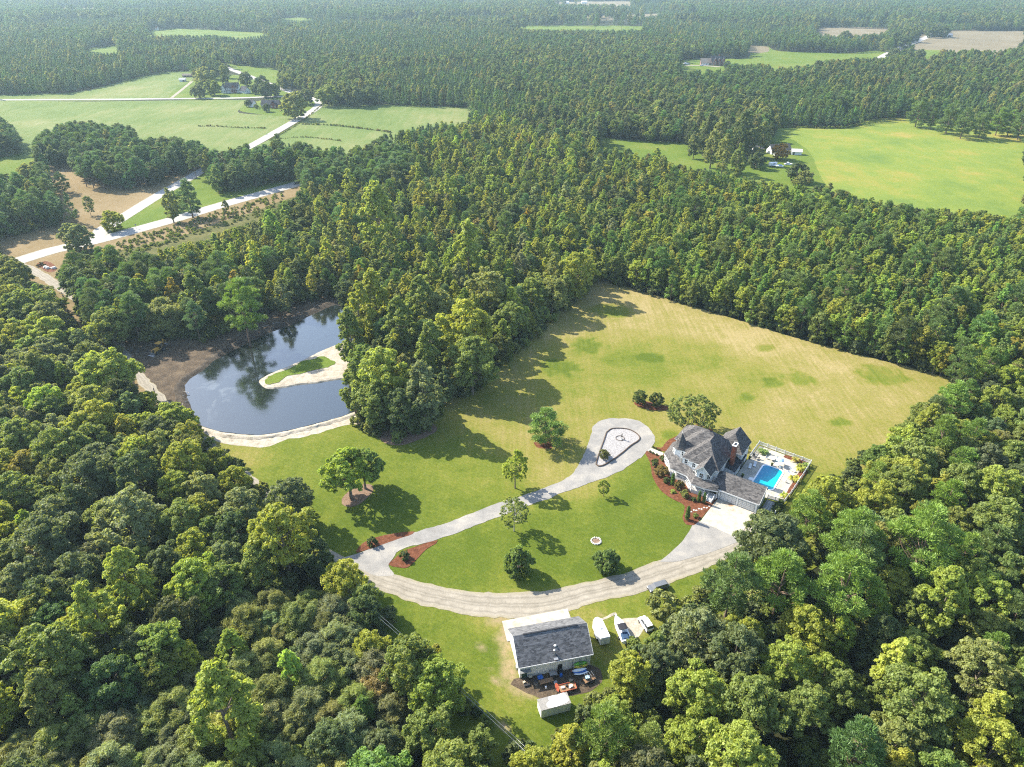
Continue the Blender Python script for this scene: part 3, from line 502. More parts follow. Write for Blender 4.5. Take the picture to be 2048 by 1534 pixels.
def lobes_round(seed, h, r, base, n, lr=(0.26, 0.40), top=1.0, shape='round'):
    """clump centres over the outside of a crown between base and h"""
    g = np.random.default_rng(seed); C = []; Q = []; H = h - base
    while len(C) < n:
        z = g.random() ** 0.75; a = g.random() * 2 * math.pi
        if shape == 'round': rr = math.sqrt(max(0, 1 - (z * 1.62 - 0.62) ** 2)) if z > 0.38 else 0.62 + z
        elif shape == 'oval': rr = (math.sin(math.pi * min(1, z * 0.82 + 0.18)) ** 0.7)
        else: rr = (1 - z) ** 0.8 * 0.95 + 0.10
        q = r * (lr[0] + (lr[1] - lr[0]) * g.random()) * (1.0 if shape != 'cone' else 0.55 + 0.8 * (1 - z))
        k = max(0.0, rr * r - q * 0.75) * (0.72 + 0.34 * g.random())
        c = np.array([k * math.cos(a), k * math.sin(a), base + z * (H - q * 0.9) + 0.15 * q])
        if all(np.linalg.norm(c - o) > 0.62 * (q + p) * 0.9 for o, p in zip(C, Q)) or g.random() < 0.06: C.append(c); Q.append(q)
    C = np.array(C); C[:, :2] += np.array([g.normal() * 0.06 * r, g.normal() * 0.06 * r]); return C, np.array(Q)
def sub_clumps(seed, C, Q, k, fr=(0.22, 0.42), spread=0.88):
    """each bough carries k smaller sprays on its outer side"""
    g = np.random.default_rng(seed + 500); m = len(C); idx = np.repeat(np.arange(m), k); d = unit(g.normal(size=(m * k, 3)) + np.array([0, 0, 0.45]) + 0.5 * unit(C[idx] - C.mean(0)))
    return C[idx] + d * (Q[idx] * spread * (0.75 + 0.4 * g.random(m * k)))[:, None], Q[idx] * (fr[0] + (fr[1] - fr[0]) * g.random(m * k))
def trunk_mesh(name, h, r, C, mat, seed=0, limbs=9, lean=0.02, multi=1, spread=0.25):
    g = random.Random(seed); b = MB()
    for q in range(multi):
        a = 2 * math.pi * q / max(1, multi) + g.random(); off = 0.0 if multi == 1 else 0.35
        pts = []; rad = []
        for i in range(6):
            s = i / 5; k = lean * h * s * s + (spread * h * s if multi > 1 else 0)
            pts.append((off * math.cos(a) + k * math.cos(a), off * math.sin(a) + k * math.sin(a), h * s - (0.25 if i == 0 else 0))); rad.append(r * (1.25 if i == 0 else 1 - 0.75 * s) * (1 if multi == 1 else 0.65))
        b.path(pts, rad, 7)
    idx = sorted(range(len(C)), key=lambda i: -C[i][2] * 0.3 + np.hypot(C[i][0], C[i][1]) * -1)[:limbs]
    for i in idx:
        c = C[i]; z0 = max(0.25 * h, c[2] - 0.75 * math.hypot(c[0], c[1]) - 0.5); z0 = min(z0, h * 0.9); k = lean * h * (z0 / h) ** 2
        st = Vector((k if multi == 1 else c[0] * 0.25, 0 if multi == 1 else c[1] * 0.25, z0)); en = Vector(c); md = (st + en) / 2 + Vector((g.uniform(-.3, .3), g.uniform(-.3, .3), -0.06 * h * g.random()))
        b.path([st, md, en], [r * 0.42, r * 0.28, r * 0.1], 5)
    return b.mesh(name, mat, True)
SPEC = []          # (name, trunk mesh, crown mesh, height, crown radius)
def add_spec(name, tm, cm, h, r): SPEC.append((name, tm, cm, h, r)); return len(SPEC) - 1
def fit(C, Q, r, h):
    """widen the bough layout until its outline fills the stated radius and height"""
    k = r / np.percentile(np.hypot(C[:, 0], C[:, 1]) + Q * 1.0, 78); C = C * np.array([k, k, 1]); C[:, 2] += h - (C[:, 2] + Q * 0.95).max(); return C, Q * min(1.15, (1 + k) / 2)
def round_tree(seed, h=15.0, r=5.2, n=18, k=13, leaf=0.44, per=90, base=0.30, lr=(0.27, 0.46), shape='round', mat='leaf', bark='bark', tr=0.28, aspect=0.62, inner=0.3, fr=(0.22, 0.42), **kw):
    C, Q = fit(*lobes_round(seed, h, r, base * h, n, lr, shape=shape), r, h); C2, Q2 = sub_clumps(seed, C, Q, k, fr)
    cm = crown_mesh('crown', [leaves(C2, Q2, per, leaf, aspect, seed=seed + 1, inner=inner, **kw), leaves(C, Q * 0.72, int(per * 0.8), leaf * 1.2, aspect, seed=seed + 2, inner=0.4)], M[mat])
    return add_spec(shape, trunk_mesh('trunk', h * 0.8, tr, C, M[bark], seed), cm, h, r)
def pine_tree(seed, h=17.0, r=3.6, n=60, base=0.42, per=150):
    g = np.random.default_rng(seed); C = []; Q = []
    while len(C) < n:
        z = g.random(); a = g.random() * 6.283; k = r * (math.sin(math.pi * (0.25 + 0.72 * z)) ** 0.8) * (0.35 + 0.65 * g.random())
        q = 0.55 + 0.6 * g.random(); c = np.array([k * math.cos(a), k * math.sin(a), h * (base + (1 - base) * z) - q * 0.7])
        if all(np.linalg.norm(c - o) > 0.75 for o in C): C.append(c); Q.append(q)
    C, Q = fit(np.array(C), np.array(Q), r, h)
    cm = crown_mesh('crown', [leaves(C, Q, per, 0.58, 0.22, outward=0.2, up=0.4, squash=0.75, seed=seed + 1, tuft=True, inner=0.25)], M['needle'])
    return add_spec('pine', trunk_mesh('trunk', h * 0.95, 0.22, C, M['pinebark'], seed, 14, 0.01), cm, h, r)
ROUND = [round_tree(s, 13.5, 5.3, base=0.24) for s in (11, 12)] + [round_tree(13, 14, 5.2, 22, 10, base=0.24, lr=(0.22, 0.38)), round_tree(14, 12.5, 5.6, 20, 10, base=0.2, lr=(0.22, 0.42))]
OVAL = [round_tree(s, 16.0, 3.9, 30, 10, 0.44, 70, 0.12, (0.24, 0.38), 'oval') for s in (21, 22)] + [round_tree(23, 15.0, 3.4, 26, 10, 0.44, 70, 0.10, (0.26, 0.40), 'oval')]
CONE = [round_tree(31, 12.0, 2.8, 17, 8, 0.42, 56, 0.10, (0.30, 0.48), 'oval', aspect=0.6, tr=0.12), round_tree(32, 10.8, 3.0, 17, 8, 0.42, 56, 0.12, (0.30, 0.48), 'round', aspect=0.6, tr=0.12)] + [round_tree(33, 12.0, 2.5, 15, 7, 0.42, 62, 0.08, (0.32, 0.50), 'cone', 'needle', 'pinebark', tr=0.12, aspect=0.35)]
PINE = [pine_tree(s) for s in (41, 42)] + [pine_tree(43, 16, 4.2, 72, 0.35)]
WISP = [round_tree(s, 8.5, 4.6, 22, 12, 0.85, 62, 0.06, (0.24, 0.38), 'round', aspect=0.14, up=0.5, droop=0.15, inner=0.0, fr=(0.35, 0.6)) for s in (51, 52)]
BUSH = [round_tree(s, 2.6, 1.6, 9, 7, 0.36, 36, 0.0, (0.34, 0.5), 'round', tr=0.06) for s in (61, 62)]
SPREAD = [round_tree(s, 9.2, 5.3, 22, 12, base=0.08, lr=(0.22, 0.38)) for s in (71, 72)]
YARDPINE = [pine_tree(81, 11.5, 4.0, 66, 0.14, 150), pine_tree(82, 13.0, 3.7, 64, 0.2, 150)]
NSPEC = len(SPEC)
T = dict(oak=(0.80, 0.86, 1.15), dark=(0.62, 0.74, 0.85), bright=(1.65, 1.70, 1.1), mid=(1.12, 1.22, 1.0), yellow=(1.66, 1.58, 0.85), olive=(1.38, 1.32, 1.35), grey=(1.25, 1.25, 1.8), rust=(2.2, 1.25, 0.8), pine=(0.95, 1.02, 1.0), pineblue=(0.85, 1.0, 1.35), young=(1.52, 1.60, 0.95), orange=(2.0, 1.4, 0.8), youngpine=(1.3, 1.42, 0.9))
# ------------------------------------------------------------------ where trees stand
VIS = [LEFT1, LEFT2, HOME, POND, BANK, VERGE, HIGHWAY] + [v[0] for v in FIELDS.values()]
VIS += [[(0, 198), (350, 196), (480, 194), (560, 190), (575, 180), (510, 155), (470, 141), (432, 125), (445, 125), (515, 152), (575, 174), (640, 198), (646, 212), (630, 226), (545, 276), (500, 300), (490, 296), (545, 262), (628, 212), (560, 197), (350, 201), (0, 204)], [(1850, 70), (1870, 70), (1805, 102), (1770, 118), (1755, 118), (1795, 96)], [(1360, 120), (1450, 116), (1450, 140), (1365, 142)]]
def is_open(u, v):
    r = np.zeros(np.shape(u), bool)
    for p in VIS: r |= inside(u, v, p)
    return r
REG = [  # name, outline of the crowns in the photo, spacing, [(shape list, tint list, share)]
 ('scrub', [(430, 1190), (560, 1150), (690, 1180), (760, 1280), (800, 1420), (720, 1560), (-60, 1560), (-60, 1460), (250, 1400), (390, 1300)], 5.0),
 ('plant', [(1200, 560), (1215, 480), (1330, 400), (1440, 350), (1560, 372), (1700, 408), (1860, 425), (2048, 448), (2300, 500), (2300, 760), (2048, 700), (1930, 770), (1700, 700), (1500, 640), (1300, 585)], 4.5),
 ('pineleft', [(95, 490), (230, 480), (330, 540), (480, 585), (650, 575), (650, 640), (420, 690), (300, 700), (200, 650), (120, 575)], 5.4),
 ('pinesmid', [(585, 290), (700, 270), (790, 300), (850, 350), (760, 375), (600, 372)], 5.0),
 ('mid', [(560, 400), (640, 385), (760, 330), (900, 250), (1000, 240), (1200, 295), (1330, 325), (1450, 350), (1330, 400), (1215, 480), (1195, 570), (1100, 650), (980, 780), (700, 700), (650, 600), (480, 585), (330, 540), (300, 500)], 5.0),
 ('clump', [(40, 300), (100, 250), (210, 240), (270, 250), (330, 272), (420, 290), (420, 345), (300, 380), (160, 385), (60, 335)], 5.6),
 ('clump', [(385, 395), (396, 330), (450, 300), (520, 290), (585, 320), (580, 350), (500, 378), (430, 392)], 5.6),
 ('clump', [(-60, 345), (60, 340), (112, 368), (130, 430), (100, 480), (30, 490), (-60, 480)], 6.2),
 ('clump', [(-80, 225), (30, 235), (50, 290), (30, 315), (-80, 330)], 6.5),
 ('nearleft', [(-200, 470), (40, 520), (160, 610), (280, 740), (420, 870), (560, 980), (700, 1100), (800, 1250), (1000, 1450), (1160, 1460), (1160, 1700), (-200, 1700)], 7.0),
 ('right', [(1150, 1440), (1250, 1270), (1460, 1110), (1640, 1000), (1760, 860), (1930, 770), (2048, 690), (2300, 760), (2300, 1700), (1150, 1700)], 6.8),
 ('farpine', [(-300, 75), (130, 82), (250, 112), (390, 120), (425, 140), (330, 150), (230, 168), (130, 190), (-300, 200)], 4.6),
 ('farpine', [(540, 75), (700, 48), (1000, 58), (1070, 92), (1000, 112), (820, 124), (650, 116), (545, 98)], 6.0),
 ('farpine', [(1290, 40), (1480, 50), (1560, 75), (1500, 90), (1330, 80), (1270, 60)], 6.5),
]
MIX = {
 'scrub': [(WISP, ['olive', 'grey', 'olive', 'grey'], 0.90), (ROUND, ['mid', 'oak'], 0.08), (OVAL, ['bright', 'mid'], 0.06)],
 'plant': [(CONE[:2], ['young', 'young', 'mid', 'yellow'], 0.55), (CONE[2:], ['youngpine', 'mid', 'young', 'youngpine'], 0.40), (PINE, ['pine'], 0.05)],
 'pineleft': [(PINE, ['pine', 'pine', 'pineblue'], 0.62), (ROUND, ['dark', 'oak', 'mid'], 0.2), (OVAL, ['mid', 'yellow', 'orange'], 0.18)],
 'pinesmid': [(PINE, ['pineblue', 'pine'], 0.9), (OVAL, ['mid'], 0.1)],
 'mid': [(CONE[:2], ['yellow', 'young', 'mid', 'yellow', 'olive'], 0.40), (OVAL, ['mid', 'yellow', 'olive', 'young', 'grey', 'orange'], 0.32), (ROUND, ['olive', 'dark', 'mid', 'oak', 'young'], 0.16), (WISP, ['grey'], 0.015), (PINE, ['pine', 'pineblue'], 0.18)],
 'clump': [(PINE + YARDPINE, ['pineblue', 'pineblue', 'pine'], 0.72), (ROUND, ['dark', 'oak'], 0.2), (OVAL, ['olive', 'mid'], 0.08)],
 'nearleft': [(ROUND, ['oak', 'oak', 'mid', 'grey', 'yellow', 'dark', 'bright', 'mid'], 0.82), (OVAL, ['bright', 'mid', 'yellow'], 0.14), (WISP, ['olive'], 0.04)],
 'right': [(ROUND, ['mid', 'young', 'mid', 'oak', 'mid', 'olive', 'young', 'yellow'], 0.60), (PINE, ['pine', 'youngpine', 'youngpine'], 0.27), (OVAL, ['mid', 'yellow', 'young'], 0.11), (WISP, ['olive'], 0.02)],
 'farpine': [(CONE[2:], ['pine', 'pineblue', 'youngpine', 'pineblue'], 0.93), (OVAL, ['olive'], 0.07)],
 'farmix': [(OVAL, ['mid', 'oak', 'olive', 'dark'], 0.42), (ROUND, ['oak', 'mid', 'dark', 'olive'], 0.38), (PINE, ['pine', 'pineblue'], 0.18), (CONE[:2], ['young', 'grey', 'rust'], 0.03), (WISP, ['grey'], 0.02)],
 'fardark': [(PINE, ['pineblue', 'pine'], 0.55), (CONE[2:], ['pineblue', 'pine'], 0.30), (OVAL, ['mid', 'dark'], 0.15)],
}
TREES = []   # (x, y, spec, scale, rotation, tint, region)
HAND = [  # hand placed: crown centre and width in the photo, shapes, tint
 (250, 1158, 98, OVAL, 'bright'), (196, 1229, 108, OVAL, 'bright'), (441, 1407, 135, OVAL, 'bright'), (45, 1162, 110, ROUND, 'grey'), (152, 1158, 112, ROUND, 'oak'), (89, 1090, 125, ROUND, 'oak'), (103, 1314, 150, ROUND, 'mid'), (254, 1040, 145, ROUND, 'grey'), (366, 1046, 95, ROUND, 'mid'), (352, 975, 72, ROUND, 'bright'), (94, 1002, 66, ROUND, 'mid'), (36, 980, 100, ROUND, 'mid'), (116, 903, 100, ROUND, 'mid'), (36, 885, 90, ROUND, 'mid'), (374, 925, 90, ROUND, 'yellow'), (468, 962, 70, ROUND, 'yellow'), (484, 1018, 90, ROUND, 'grey'), (584, 1000, 92, ROUND, 'oak'), (566, 1078, 140, ROUND, 'yellow'), (513, 1120, 110, ROUND, 'mid'), (630, 1110, 70, ROUND, 'dark'), (178, 957, 110, ROUND, 'oak'), (276, 952, 100, ROUND, 'dark'),
 (208, 748, 128, SPREAD, 'bright'), (165, 790, 80, SPREAD, 'yellow'), (90, 790, 74, SPREAD, 'olive'), (99, 667, 92, SPREAD, 'bright'), (36, 614, 90, SPREAD, 'mid'), (85, 612, 90, SPREAD, 'mid'), (96, 706, 84, SPREAD, 'grey'), (34, 724, 74, SPREAD, 'grey'), (347, 838, 90, SPREAD, 'bright'), (276, 850, 72, SPREAD, 'bright'), (110, 868, 96, SPREAD, 'grey'), (286, 803, 58, SPREAD, 'yellow'), (160, 678, 40, SPREAD, 'yellow'), (430, 918, 60, SPREAD, 'yellow'),
 (715, 621, 72, OVAL, 'yellow'), (700, 664, 60, OVAL, 'mid'), (766, 751, 130, ROUND, 'bright'), (704, 768, 60, OVAL, 'mid'), (752, 806, 82, ROUND, 'mid'), (846, 779, 78, OVAL, 'grey'), (806, 815, 92, ROUND, 'dark'), (926, 662, 122, ROUND, 'yellow'), (943, 724, 100, ROUND, 'mid'), (730, 800, 70, ROUND, 'mid'), (860, 700, 70, OVAL, 'mid'), (800, 650, 74, OVAL, 'mid'), (880, 620, 80, ROUND, 'olive'),
 (936, 498, 66, OVAL, 'bright'), (918, 559, 42, OVAL, 'grey'), (857, 545, 50, OVAL, 'bright'), (757, 427, 72, OVAL, 'bright'), (1024, 492, 36, OVAL, 'mid'), (892, 386, 46, OVAL, 'bright'), (959, 357, 40, ROUND, 'mid'), (986, 337, 42, OVAL, 'mid'), (977, 586, 92, ROUND, 'olive'), (1153, 541, 90, ROUND, 'yellow'), (1062, 590, 66, ROUND, 'mid'), (719, 559, 35, OVAL, 'orange'), (748, 592, 64, OVAL, 'yellow'), (842, 603, 66, OVAL, 'mid'), (1020, 640, 70, ROUND, 'mid'), (1105, 585, 64, ROUND, 'olive'),
 (484, 611, 82, PINE[2:], 'youngpine'), (561, 588, 38, OVAL, 'grey'), (332, 628, 82, WISP, 'olive'), (390, 590, 60, OVAL, 'mid'), (350, 590, 44, OVAL, 'orange'),
 (1655, 1000, 112, ROUND, 'yellow'), (1755, 1003, 92, ROUND, 'yellow'), (1548, 1090, 135, ROUND, 'oak'), (1564, 1160, 104, PINE[2:], 'youngpine'), (1709, 1076, 104, PINE[2:], 'youngpine'), (1713, 1115, 104, PINE[2:], 'pine'), (1692, 1172, 122, PINE[2:], 'youngpine'), (1850, 1086, 130, PINE[2:], 'youngpine'), (1618, 1255, 118, ROUND, 'yellow'), (1891, 1197, 92, OVAL, 'young'), (1837, 1210, 64, OVAL, 'mid'), (1465, 1166, 104, PINE[2:], 'pine'), (1395, 1265, 118, ROUND, 'grey'), (1486, 1272, 84, ROUND, 'yellow'), (1329, 1204, 66, BUSH, 'olive'), (1573, 1334, 112, ROUND, 'young'), (1647, 1346, 92, ROUND, 'young'), (1399, 1388, 120, ROUND, 'young'), (1498, 1416, 128, ROUND, 'mid'), (1614, 1425, 112, ROUND, 'mid'), (1684, 1383, 100, ROUND, 'mid'), (1837, 1408, 150, ROUND, 'mid'), (1478, 1522, 150, ROUND, 'bright'), (1961, 1346, 130, ROUND, 'olive'), (1982, 1499, 150, ROUND, 'yellow'), (2002, 1053, 122, ROUND, 'mid'), (1920, 974, 92, ROUND, 'mid'), (1994, 983, 100, ROUND, 'bright'), (1383, 1478, 110, ROUND, 'young'), (1065, 1545, 100, ROUND, 'yellow'), (740, 1300, 74, ROUND, 'yellow'), (860, 1470, 110, ROUND, 'mid'), (950, 1492, 90, ROUND, 'mid'), (1260, 1350, 90, ROUND, 'yellow'), (1228, 1440, 84, ROUND, 'young'), (1320, 1330, 90, ROUND, 'oak'), (1312, 1302, 56, OVAL, 'mid'),
 # open-grown trees along the highway and round the far houses
 (222, 437, 46, SPREAD, 'yellow'), (338, 405, 34, OVAL, 'olive'), (451, 412, 15, OVAL, 'olive'), (375, 388, 46, YARDPINE, 'pineblue'), (350, 398, 30, YARDPINE, 'pine'), (150, 470, 66, SPREAD, 'grey'), (120, 360, 30, YARDPINE, 'dark'), (175, 408, 22, CONE, 'pine'), (138, 410, 26, CONE, 'pine'), (60, 345, 54, SPREAD, 'olive'),
 (655, 187, 46, SPREAD, 'mid'), (706, 188, 46, SPREAD, 'oak'), (737, 188, 40, SPREAD, 'dark'), (586, 206, 58, SPREAD, 'olive'), (610, 190, 34, SPREAD, 'oak'), (532, 214, 18, SPREAD, 'dark'), (496, 205, 16, SPREAD, 'dark'), (512, 212, 10, SPREAD, 'mid'), (410, 150, 42, SPREAD, 'olive'), (425, 172, 34, SPREAD, 'mid'), (395, 180, 30, SPREAD, 'oak'), (400, 172, 26, SPREAD, 'mid'), (448, 155, 20, SPREAD, 'dark'), (490, 155, 30, SPREAD, 'oak'), (522, 160, 26, SPREAD, 'dark'), (530, 176, 34, SPREAD, 'dark'), (548, 177, 26, SPREAD, 'dark'), (510, 176, 22, SPREAD, 'dark'),
 (1398, 240, 34, OVAL, 'olive'), (1420, 252, 30, OVAL, 'oak'), (1440, 265, 34, OVAL, 'olive'), (1460, 250, 34, OVAL, 'oak'), (1490, 258, 40, OVAL, 'dark'), (1410, 275, 30, OVAL, 'oak'), (1390, 285, 26, OVAL, 'oak'), (1426, 292, 34, OVAL, 'olive'), (1450, 300, 38, OVAL, 'olive'), (1478, 318, 36, OVAL, 'mid'), (1515, 318, 36, SPREAD, 'dark'), (1525, 272, 34, OVAL, 'olive'), (1480, 280, 36, OVAL, 'dark'), (1500, 285, 30, OVAL, 'oak'), (1563, 300, 36, SPREAD, 'rust'), (1596, 340, 42, SPREAD, 'dark'), (1612, 352, 32, SPREAD, 'olive'), (1598, 362, 28, SPREAD, 'olive'), (1166, 278, 20, CONE, 'grey'), (1186, 280, 20, CONE, 'grey'),
 (1840, 218, 40, YARDPINE, 'pine'), (1868, 232, 24, YARDPINE, 'pine'), (1902, 230, 42, YARDPINE, 'pine'), (1932, 238, 36, YARDPINE, 'pine'), (1968, 240, 40, YARDPINE, 'pine'), (2002, 236, 32, YARDPINE, 'youngpine'), (2025, 240, 36, YARDPINE, 'youngpine'), (2048, 240, 36, YARDPINE, 'pine'), (1984, 236, 26, YARDPINE, 'pine'),
 (1740, 80, 30, SPREAD, 'dark'), (1790, 78, 34, SPREAD, 'dark'), (1770, 88, 26, SPREAD, 'olive'), (1715, 85, 24, SPREAD, 'oak'), (1690, 72, 28, SPREAD, 'oak'), (1866, 62, 24, SPREAD, 'dark'), (1888, 60, 26, SPREAD, 'dark'), (1455, 128, 16, SPREAD, 'dark'), (1788, 108, 30, SPREAD, 'oak'), (1812, 110, 30, SPREAD, 'oak'), (1840, 108, 26, SPREAD, 'oak'), (2044, 90, 14, SPREAD, 'dark'), (1830, 70, 26, SPREAD, 'dark'), (1810, 84, 28, SPREAD, 'dark')]
hr = random.Random(3)
for k, (u, v, w, shp, tn) in enumerate(HAND):
    sp = shp[k % len(shp)]; h, r = SPEC[sp][3], SPEC[sp][4]; z = 9.0
    for _ in range(5):
        x, y = G(u, v, z); u2 = PXY(x + 1, y, z)[0] - PXY(x, y, z)[0]; s = (w / 2 / u2) / r; z = 0.6 * h * s
    x, y = G(u, v, z); TREES.append((x, y, sp, s, hr.random() * 6.28, T[tn], 'hand'))
_hx = np.array([t[0] for t in TREES]); _hy = np.array([t[1] for t in TREES]); _hr = np.array([SPEC[t[2]][4] * t[3] for t in TREES])
def frame_ok(x, y, pad): # the wedge of land the photograph looks over, with some to spare on both sides
    return (np.abs(x) < 0.80 * np.hypot(y, CAM_H) + pad) & (y > 42 - pad * 0.3)
def scatter(reg, poly, sp, y0, y1, stand=None):
    xs = 0.80 * math.hypot(y1, CAM_H) + 25
    gx, gy = np.meshgrid(np.arange(-xs, xs, sp), np.arange(y0, y1, sp * 0.87)); gx = gx + (np.arange(gx.shape[0]) % 2)[:, None] * sp / 2
    x = gx.ravel() + rng.normal(size=gx.size) * 0.24 * sp; y = gy.ravel() + rng.normal(size=gx.size) * 0.24 * sp
    k = frame_ok(x, y, 22); x, y = x[k], y[k]; u, v = PXY(x, y, 8.0)
    if poly is not None: k = inside(u, v, poly)
    else: k = np.ones(len(x), bool)
    for q in (EXCL if poly is None else EXCL[:EXCL_N]): k &= ~inside(u, v, q)
    if stand is not None: k &= np.array([stand == ('fardark' if mn.fractal(Vector((a / 240, b / 330, 1.7)), 0.8, 2, 3) > 0.16 else 'farpine' if mn.fractal(Vector((a / 280, b / 420, 8.1)), 0.8, 2, 3) > 0.20 else 'farmix') for a, b in zip(x, y)])
    x, y = x[k], y[k]; n = len(x)
    if not n: return
    w = [m[2] for m in MIX[reg]]; ch = rng.choice(len(w), n, p=np.array(w) / sum(w))
    # species come in drifts: neighbouring trees share a kind
    dr = np.array([mn.noise(Vector((a / 26, b / 26, 3.3))) for a, b in zip(x, y)]); ch = np.where(dr > 0.33, 0, ch)
    sps = np.empty(n, int); tin = np.empty((n, 3))
    for i, (shp, tn, _) in enumerate(MIX[reg]):
        q = ch == i; sps[q] = rng.choice(shp, q.sum()); tin[q] = np.array([T[a] for a in tn])[np.minimum((rng.random(q.sum()) * 0.6 + 0.4 * np.clip(dr[q] * 1.2 + 0.5, 0, .999)) * len(tn), len(tn) - 1).astype(int)]
    tin *= (1 + rng.normal(size=(n, 1)) * 0.13) * (1 + rng.normal(size=(n, 3)) * 0.06)
    hh = np.array([SPEC[s][3] for s in range(NSPEC)]); rr = np.array([SPEC[s][4] for s in range(NSPEC)])
    if reg in ('plant', 'farpine'): sc = (0.84 + 0.36 * rng.random(n)) * np.where(rng.random(n) < 0.05, 1.25, 1.0)
    elif reg == 'mid': sc = np.where(rr[sps] < 2.9, 1.22, 0.80) * (0.66 + 0.5 * rng.random(n)) * np.where(rng.random(n) < 0.10, 1.4, 1.0)
    elif reg in ('nearleft', 'right'): sc = 0.72 + 0.42 * rng.random(n)
    elif reg == 'scrub': sc = np.where(hh[sps] > 9, 0.6, 0.85) * (0.75 + 0.5 * rng.random(n))
    else: sc = (0.8 + 0.4 * rng.random(n)) * (1 if sp < 8 else sp / 8.0)
    H = hh[sps] * sc; RR = rr[sps] * sc; bad = np.zeros(n, bool)
    for z, s in ((0, 0), (0.35, 0), (0.6, -0.62), (0.6, 0.62), (0.6, 0), (0.88, 0)):
        a, b = PXY(x + s * RR, y, H * z); bad |= is_open(a, b)
    d = (x[:, None] - _hx) ** 2 + (y[:, None] - _hy) ** 2 if n < 6000 else None
    if d is not None: bad |= (d < ((_hr[None] + RR[:, None]) * (0.62 if reg != 'scrub' else 0.5)) ** 2).any(1)
    else:
        for a, b, c in zip(_hx, _hy, _hr): bad |= (x - a) ** 2 + (y - b) ** 2 < (c + RR) ** 2 * 0.38
    for i in np.nonzero(~bad)[0]: TREES.append((x[i], y[i], int(sps[i]), float(sc[i]), float(rng.random() * 6.28), tuple(tin[i]), reg))
EXCL = []; EXCL_N = 0
for nm, poly, sp in REG:
    EXCL_N = len(EXCL); vmin = min(v for u, v in poly); vmax = max(v for u, v in poly)
    scatter(nm, poly, sp, max(20, G(1024, min(vmax, 1560), 8)[1] - 12), min(3200, G(1024, max(vmin, -20), 8)[1] + 20)); EXCL.append(poly)
def far_kind(y0, y1, sp):
    for st in ('farmix', 'fardark', 'farpine'): scatter(st, None, sp * (0.8 if st == 'farpine' else 1), y0, y1, st)
far_kind(60, 420, 6.0); far_kind(420, 900, 7.0); far_kind(900, 1700, 8.5); far_kind(1700, 3300, 12.0)
# undergrowth between the nearer trees
def undergrowth():
    gx, gy = np.meshgrid(np.arange(-330, 330, 2.9), np.arange(40, 420, 2.9)); x = gx.ravel() + rng.normal(size=gx.size); y = gy.ravel() + rng.normal(size=gx.size)
    k = frame_ok(x, y, 8) & (rng.random(len(x)) < 0.75); x, y = x[k], y[k]; sc = 0.7 + 0.9 * rng.random(len(x)); bad = np.zeros(len(x), bool)
    for z in (0, 1.3, 2.4):
        u, v = PXY(x, y, z * sc); bad |= is_open(u, v)
    x, y, sc = x[~bad], y[~bad], sc[~bad]; tn = [T['mid'], T['oak'], T['olive'], T['dark']]
    return [(a, b, BUSH[int(rng.integers(2))], float(s), float(rng.random() * 6.28), tuple(np.array(tn[int(rng.integers(4))]) * (1 + 0.15 * rng.normal())), 'under') for a, b, s in zip(x, y, sc)]
UNDER = undergrowth()
for _ in range(420):   # weeds and seedlings on the strip below the highway
    u = 235 + hr.random() * 330; v = 505 - (u - 235) * 0.30 + hr.uniform(-20, 14); x, y = G(u, v); UNDER.append((x, y, BUSH[hr.randrange(2)], 0.25 + 0.35 * hr.random(), hr.random() * 6.28, T[hr.choice(['young', 'olive', 'mid'])], 'under'))
# ------------------------------------------------------------------ build the trees: the largest in view one by one, the rest of a wood as one mass
KIND = {}
for s in range(NSPEC):
    KIND[s] = 'pine_tree' if s in PINE + YARDPINE else 'conical_tree' if s in CONE else 'willow_shrub' if s in WISP else 'broadleaf_tree'
LIMIT = {'broadleaf_tree': 300, 'pine_tree': 220, 'conical_tree': 220, 'willow_shrub': 80}
LANDMARK = [((705, 940), 'the twin maples'), ((500, 830), 'the pond'), ((1095, 1300), 'the cream barn'), ((1110, 1410), 'the white shed'), ((1245, 1260), 'the covered boat'), ((1330, 1170), 'the parked grey car'), ((1560, 940), 'the swimming pool'), ((1450, 1000), 'the house garage'), ((320, 695), 'the yellow backhoe'), ((1220, 590), 'the field top corner'), ((1500, 650), 'the upper field edge'), ((1900, 770), 'the far field corner'), ((1000, 740), 'the shaded field edge'), ((600, 740), 'the sand spit'), ((130, 590), 'the leaning drive pole'), ((240, 700), 'the shaded drive stretch'), ((480, 940), 'the lower drive'), ((640, 1100), 'the drive fork'), ((780, 1250), 'the barn lawn'), ((970, 1440), 'the shed lawn'), ((190, 475), 'the road junction'), ((400, 420), 'the highway'), ((600, 365), 'the highway car'), ((530, 280), 'the county road'), ((640, 205), 'the county road bend'), ((465, 175), 'the white farmhouse'), ((537, 205), 'the dark roadside house'), ((1560, 310), 'the neighbour house'), ((1800, 330), 'the soy field'), ((1940, 250), 'the soy field top'), ((1300, 300), 'the neighbour lawn'), ((1420, 125), 'the brick house'), ((800, 240), 'the roadside field'), ((200, 230), 'the bean field'), ((250, 420), 'the brown lawn'), ((60, 1500), 'the bottom left corner'), ((2000, 1500), 'the bottom right corner'), ((1750, 80), 'the distant white house'), ((1880, 65), 'the stubble field'), ((300, 1250), 'the two lime trees'), ((1700, 1150), 'the big pine clump')]
LM = np.array([a for a, b in LANDMARK], float)
CW = dict(oak='dark green', dark='very dark green', bright='bright lime', mid='mid green', yellow='yellow-green', olive='olive', grey='grey-green', rust='rust brown', pine='deep green', pineblue='blue-green', young='fresh green', orange='orange-tinged', youngpine='light green')
def colour_word(t):
    k = min(T, key=lambda q: sum((math.log(max(a, .05)) - math.log(b)) ** 2 for a, b in zip(t, T[q]))); return CW[k]
def size_word(r, big): return 'broad' if r > big * 1.15 else 'small' if r < big * 0.8 else 'medium'
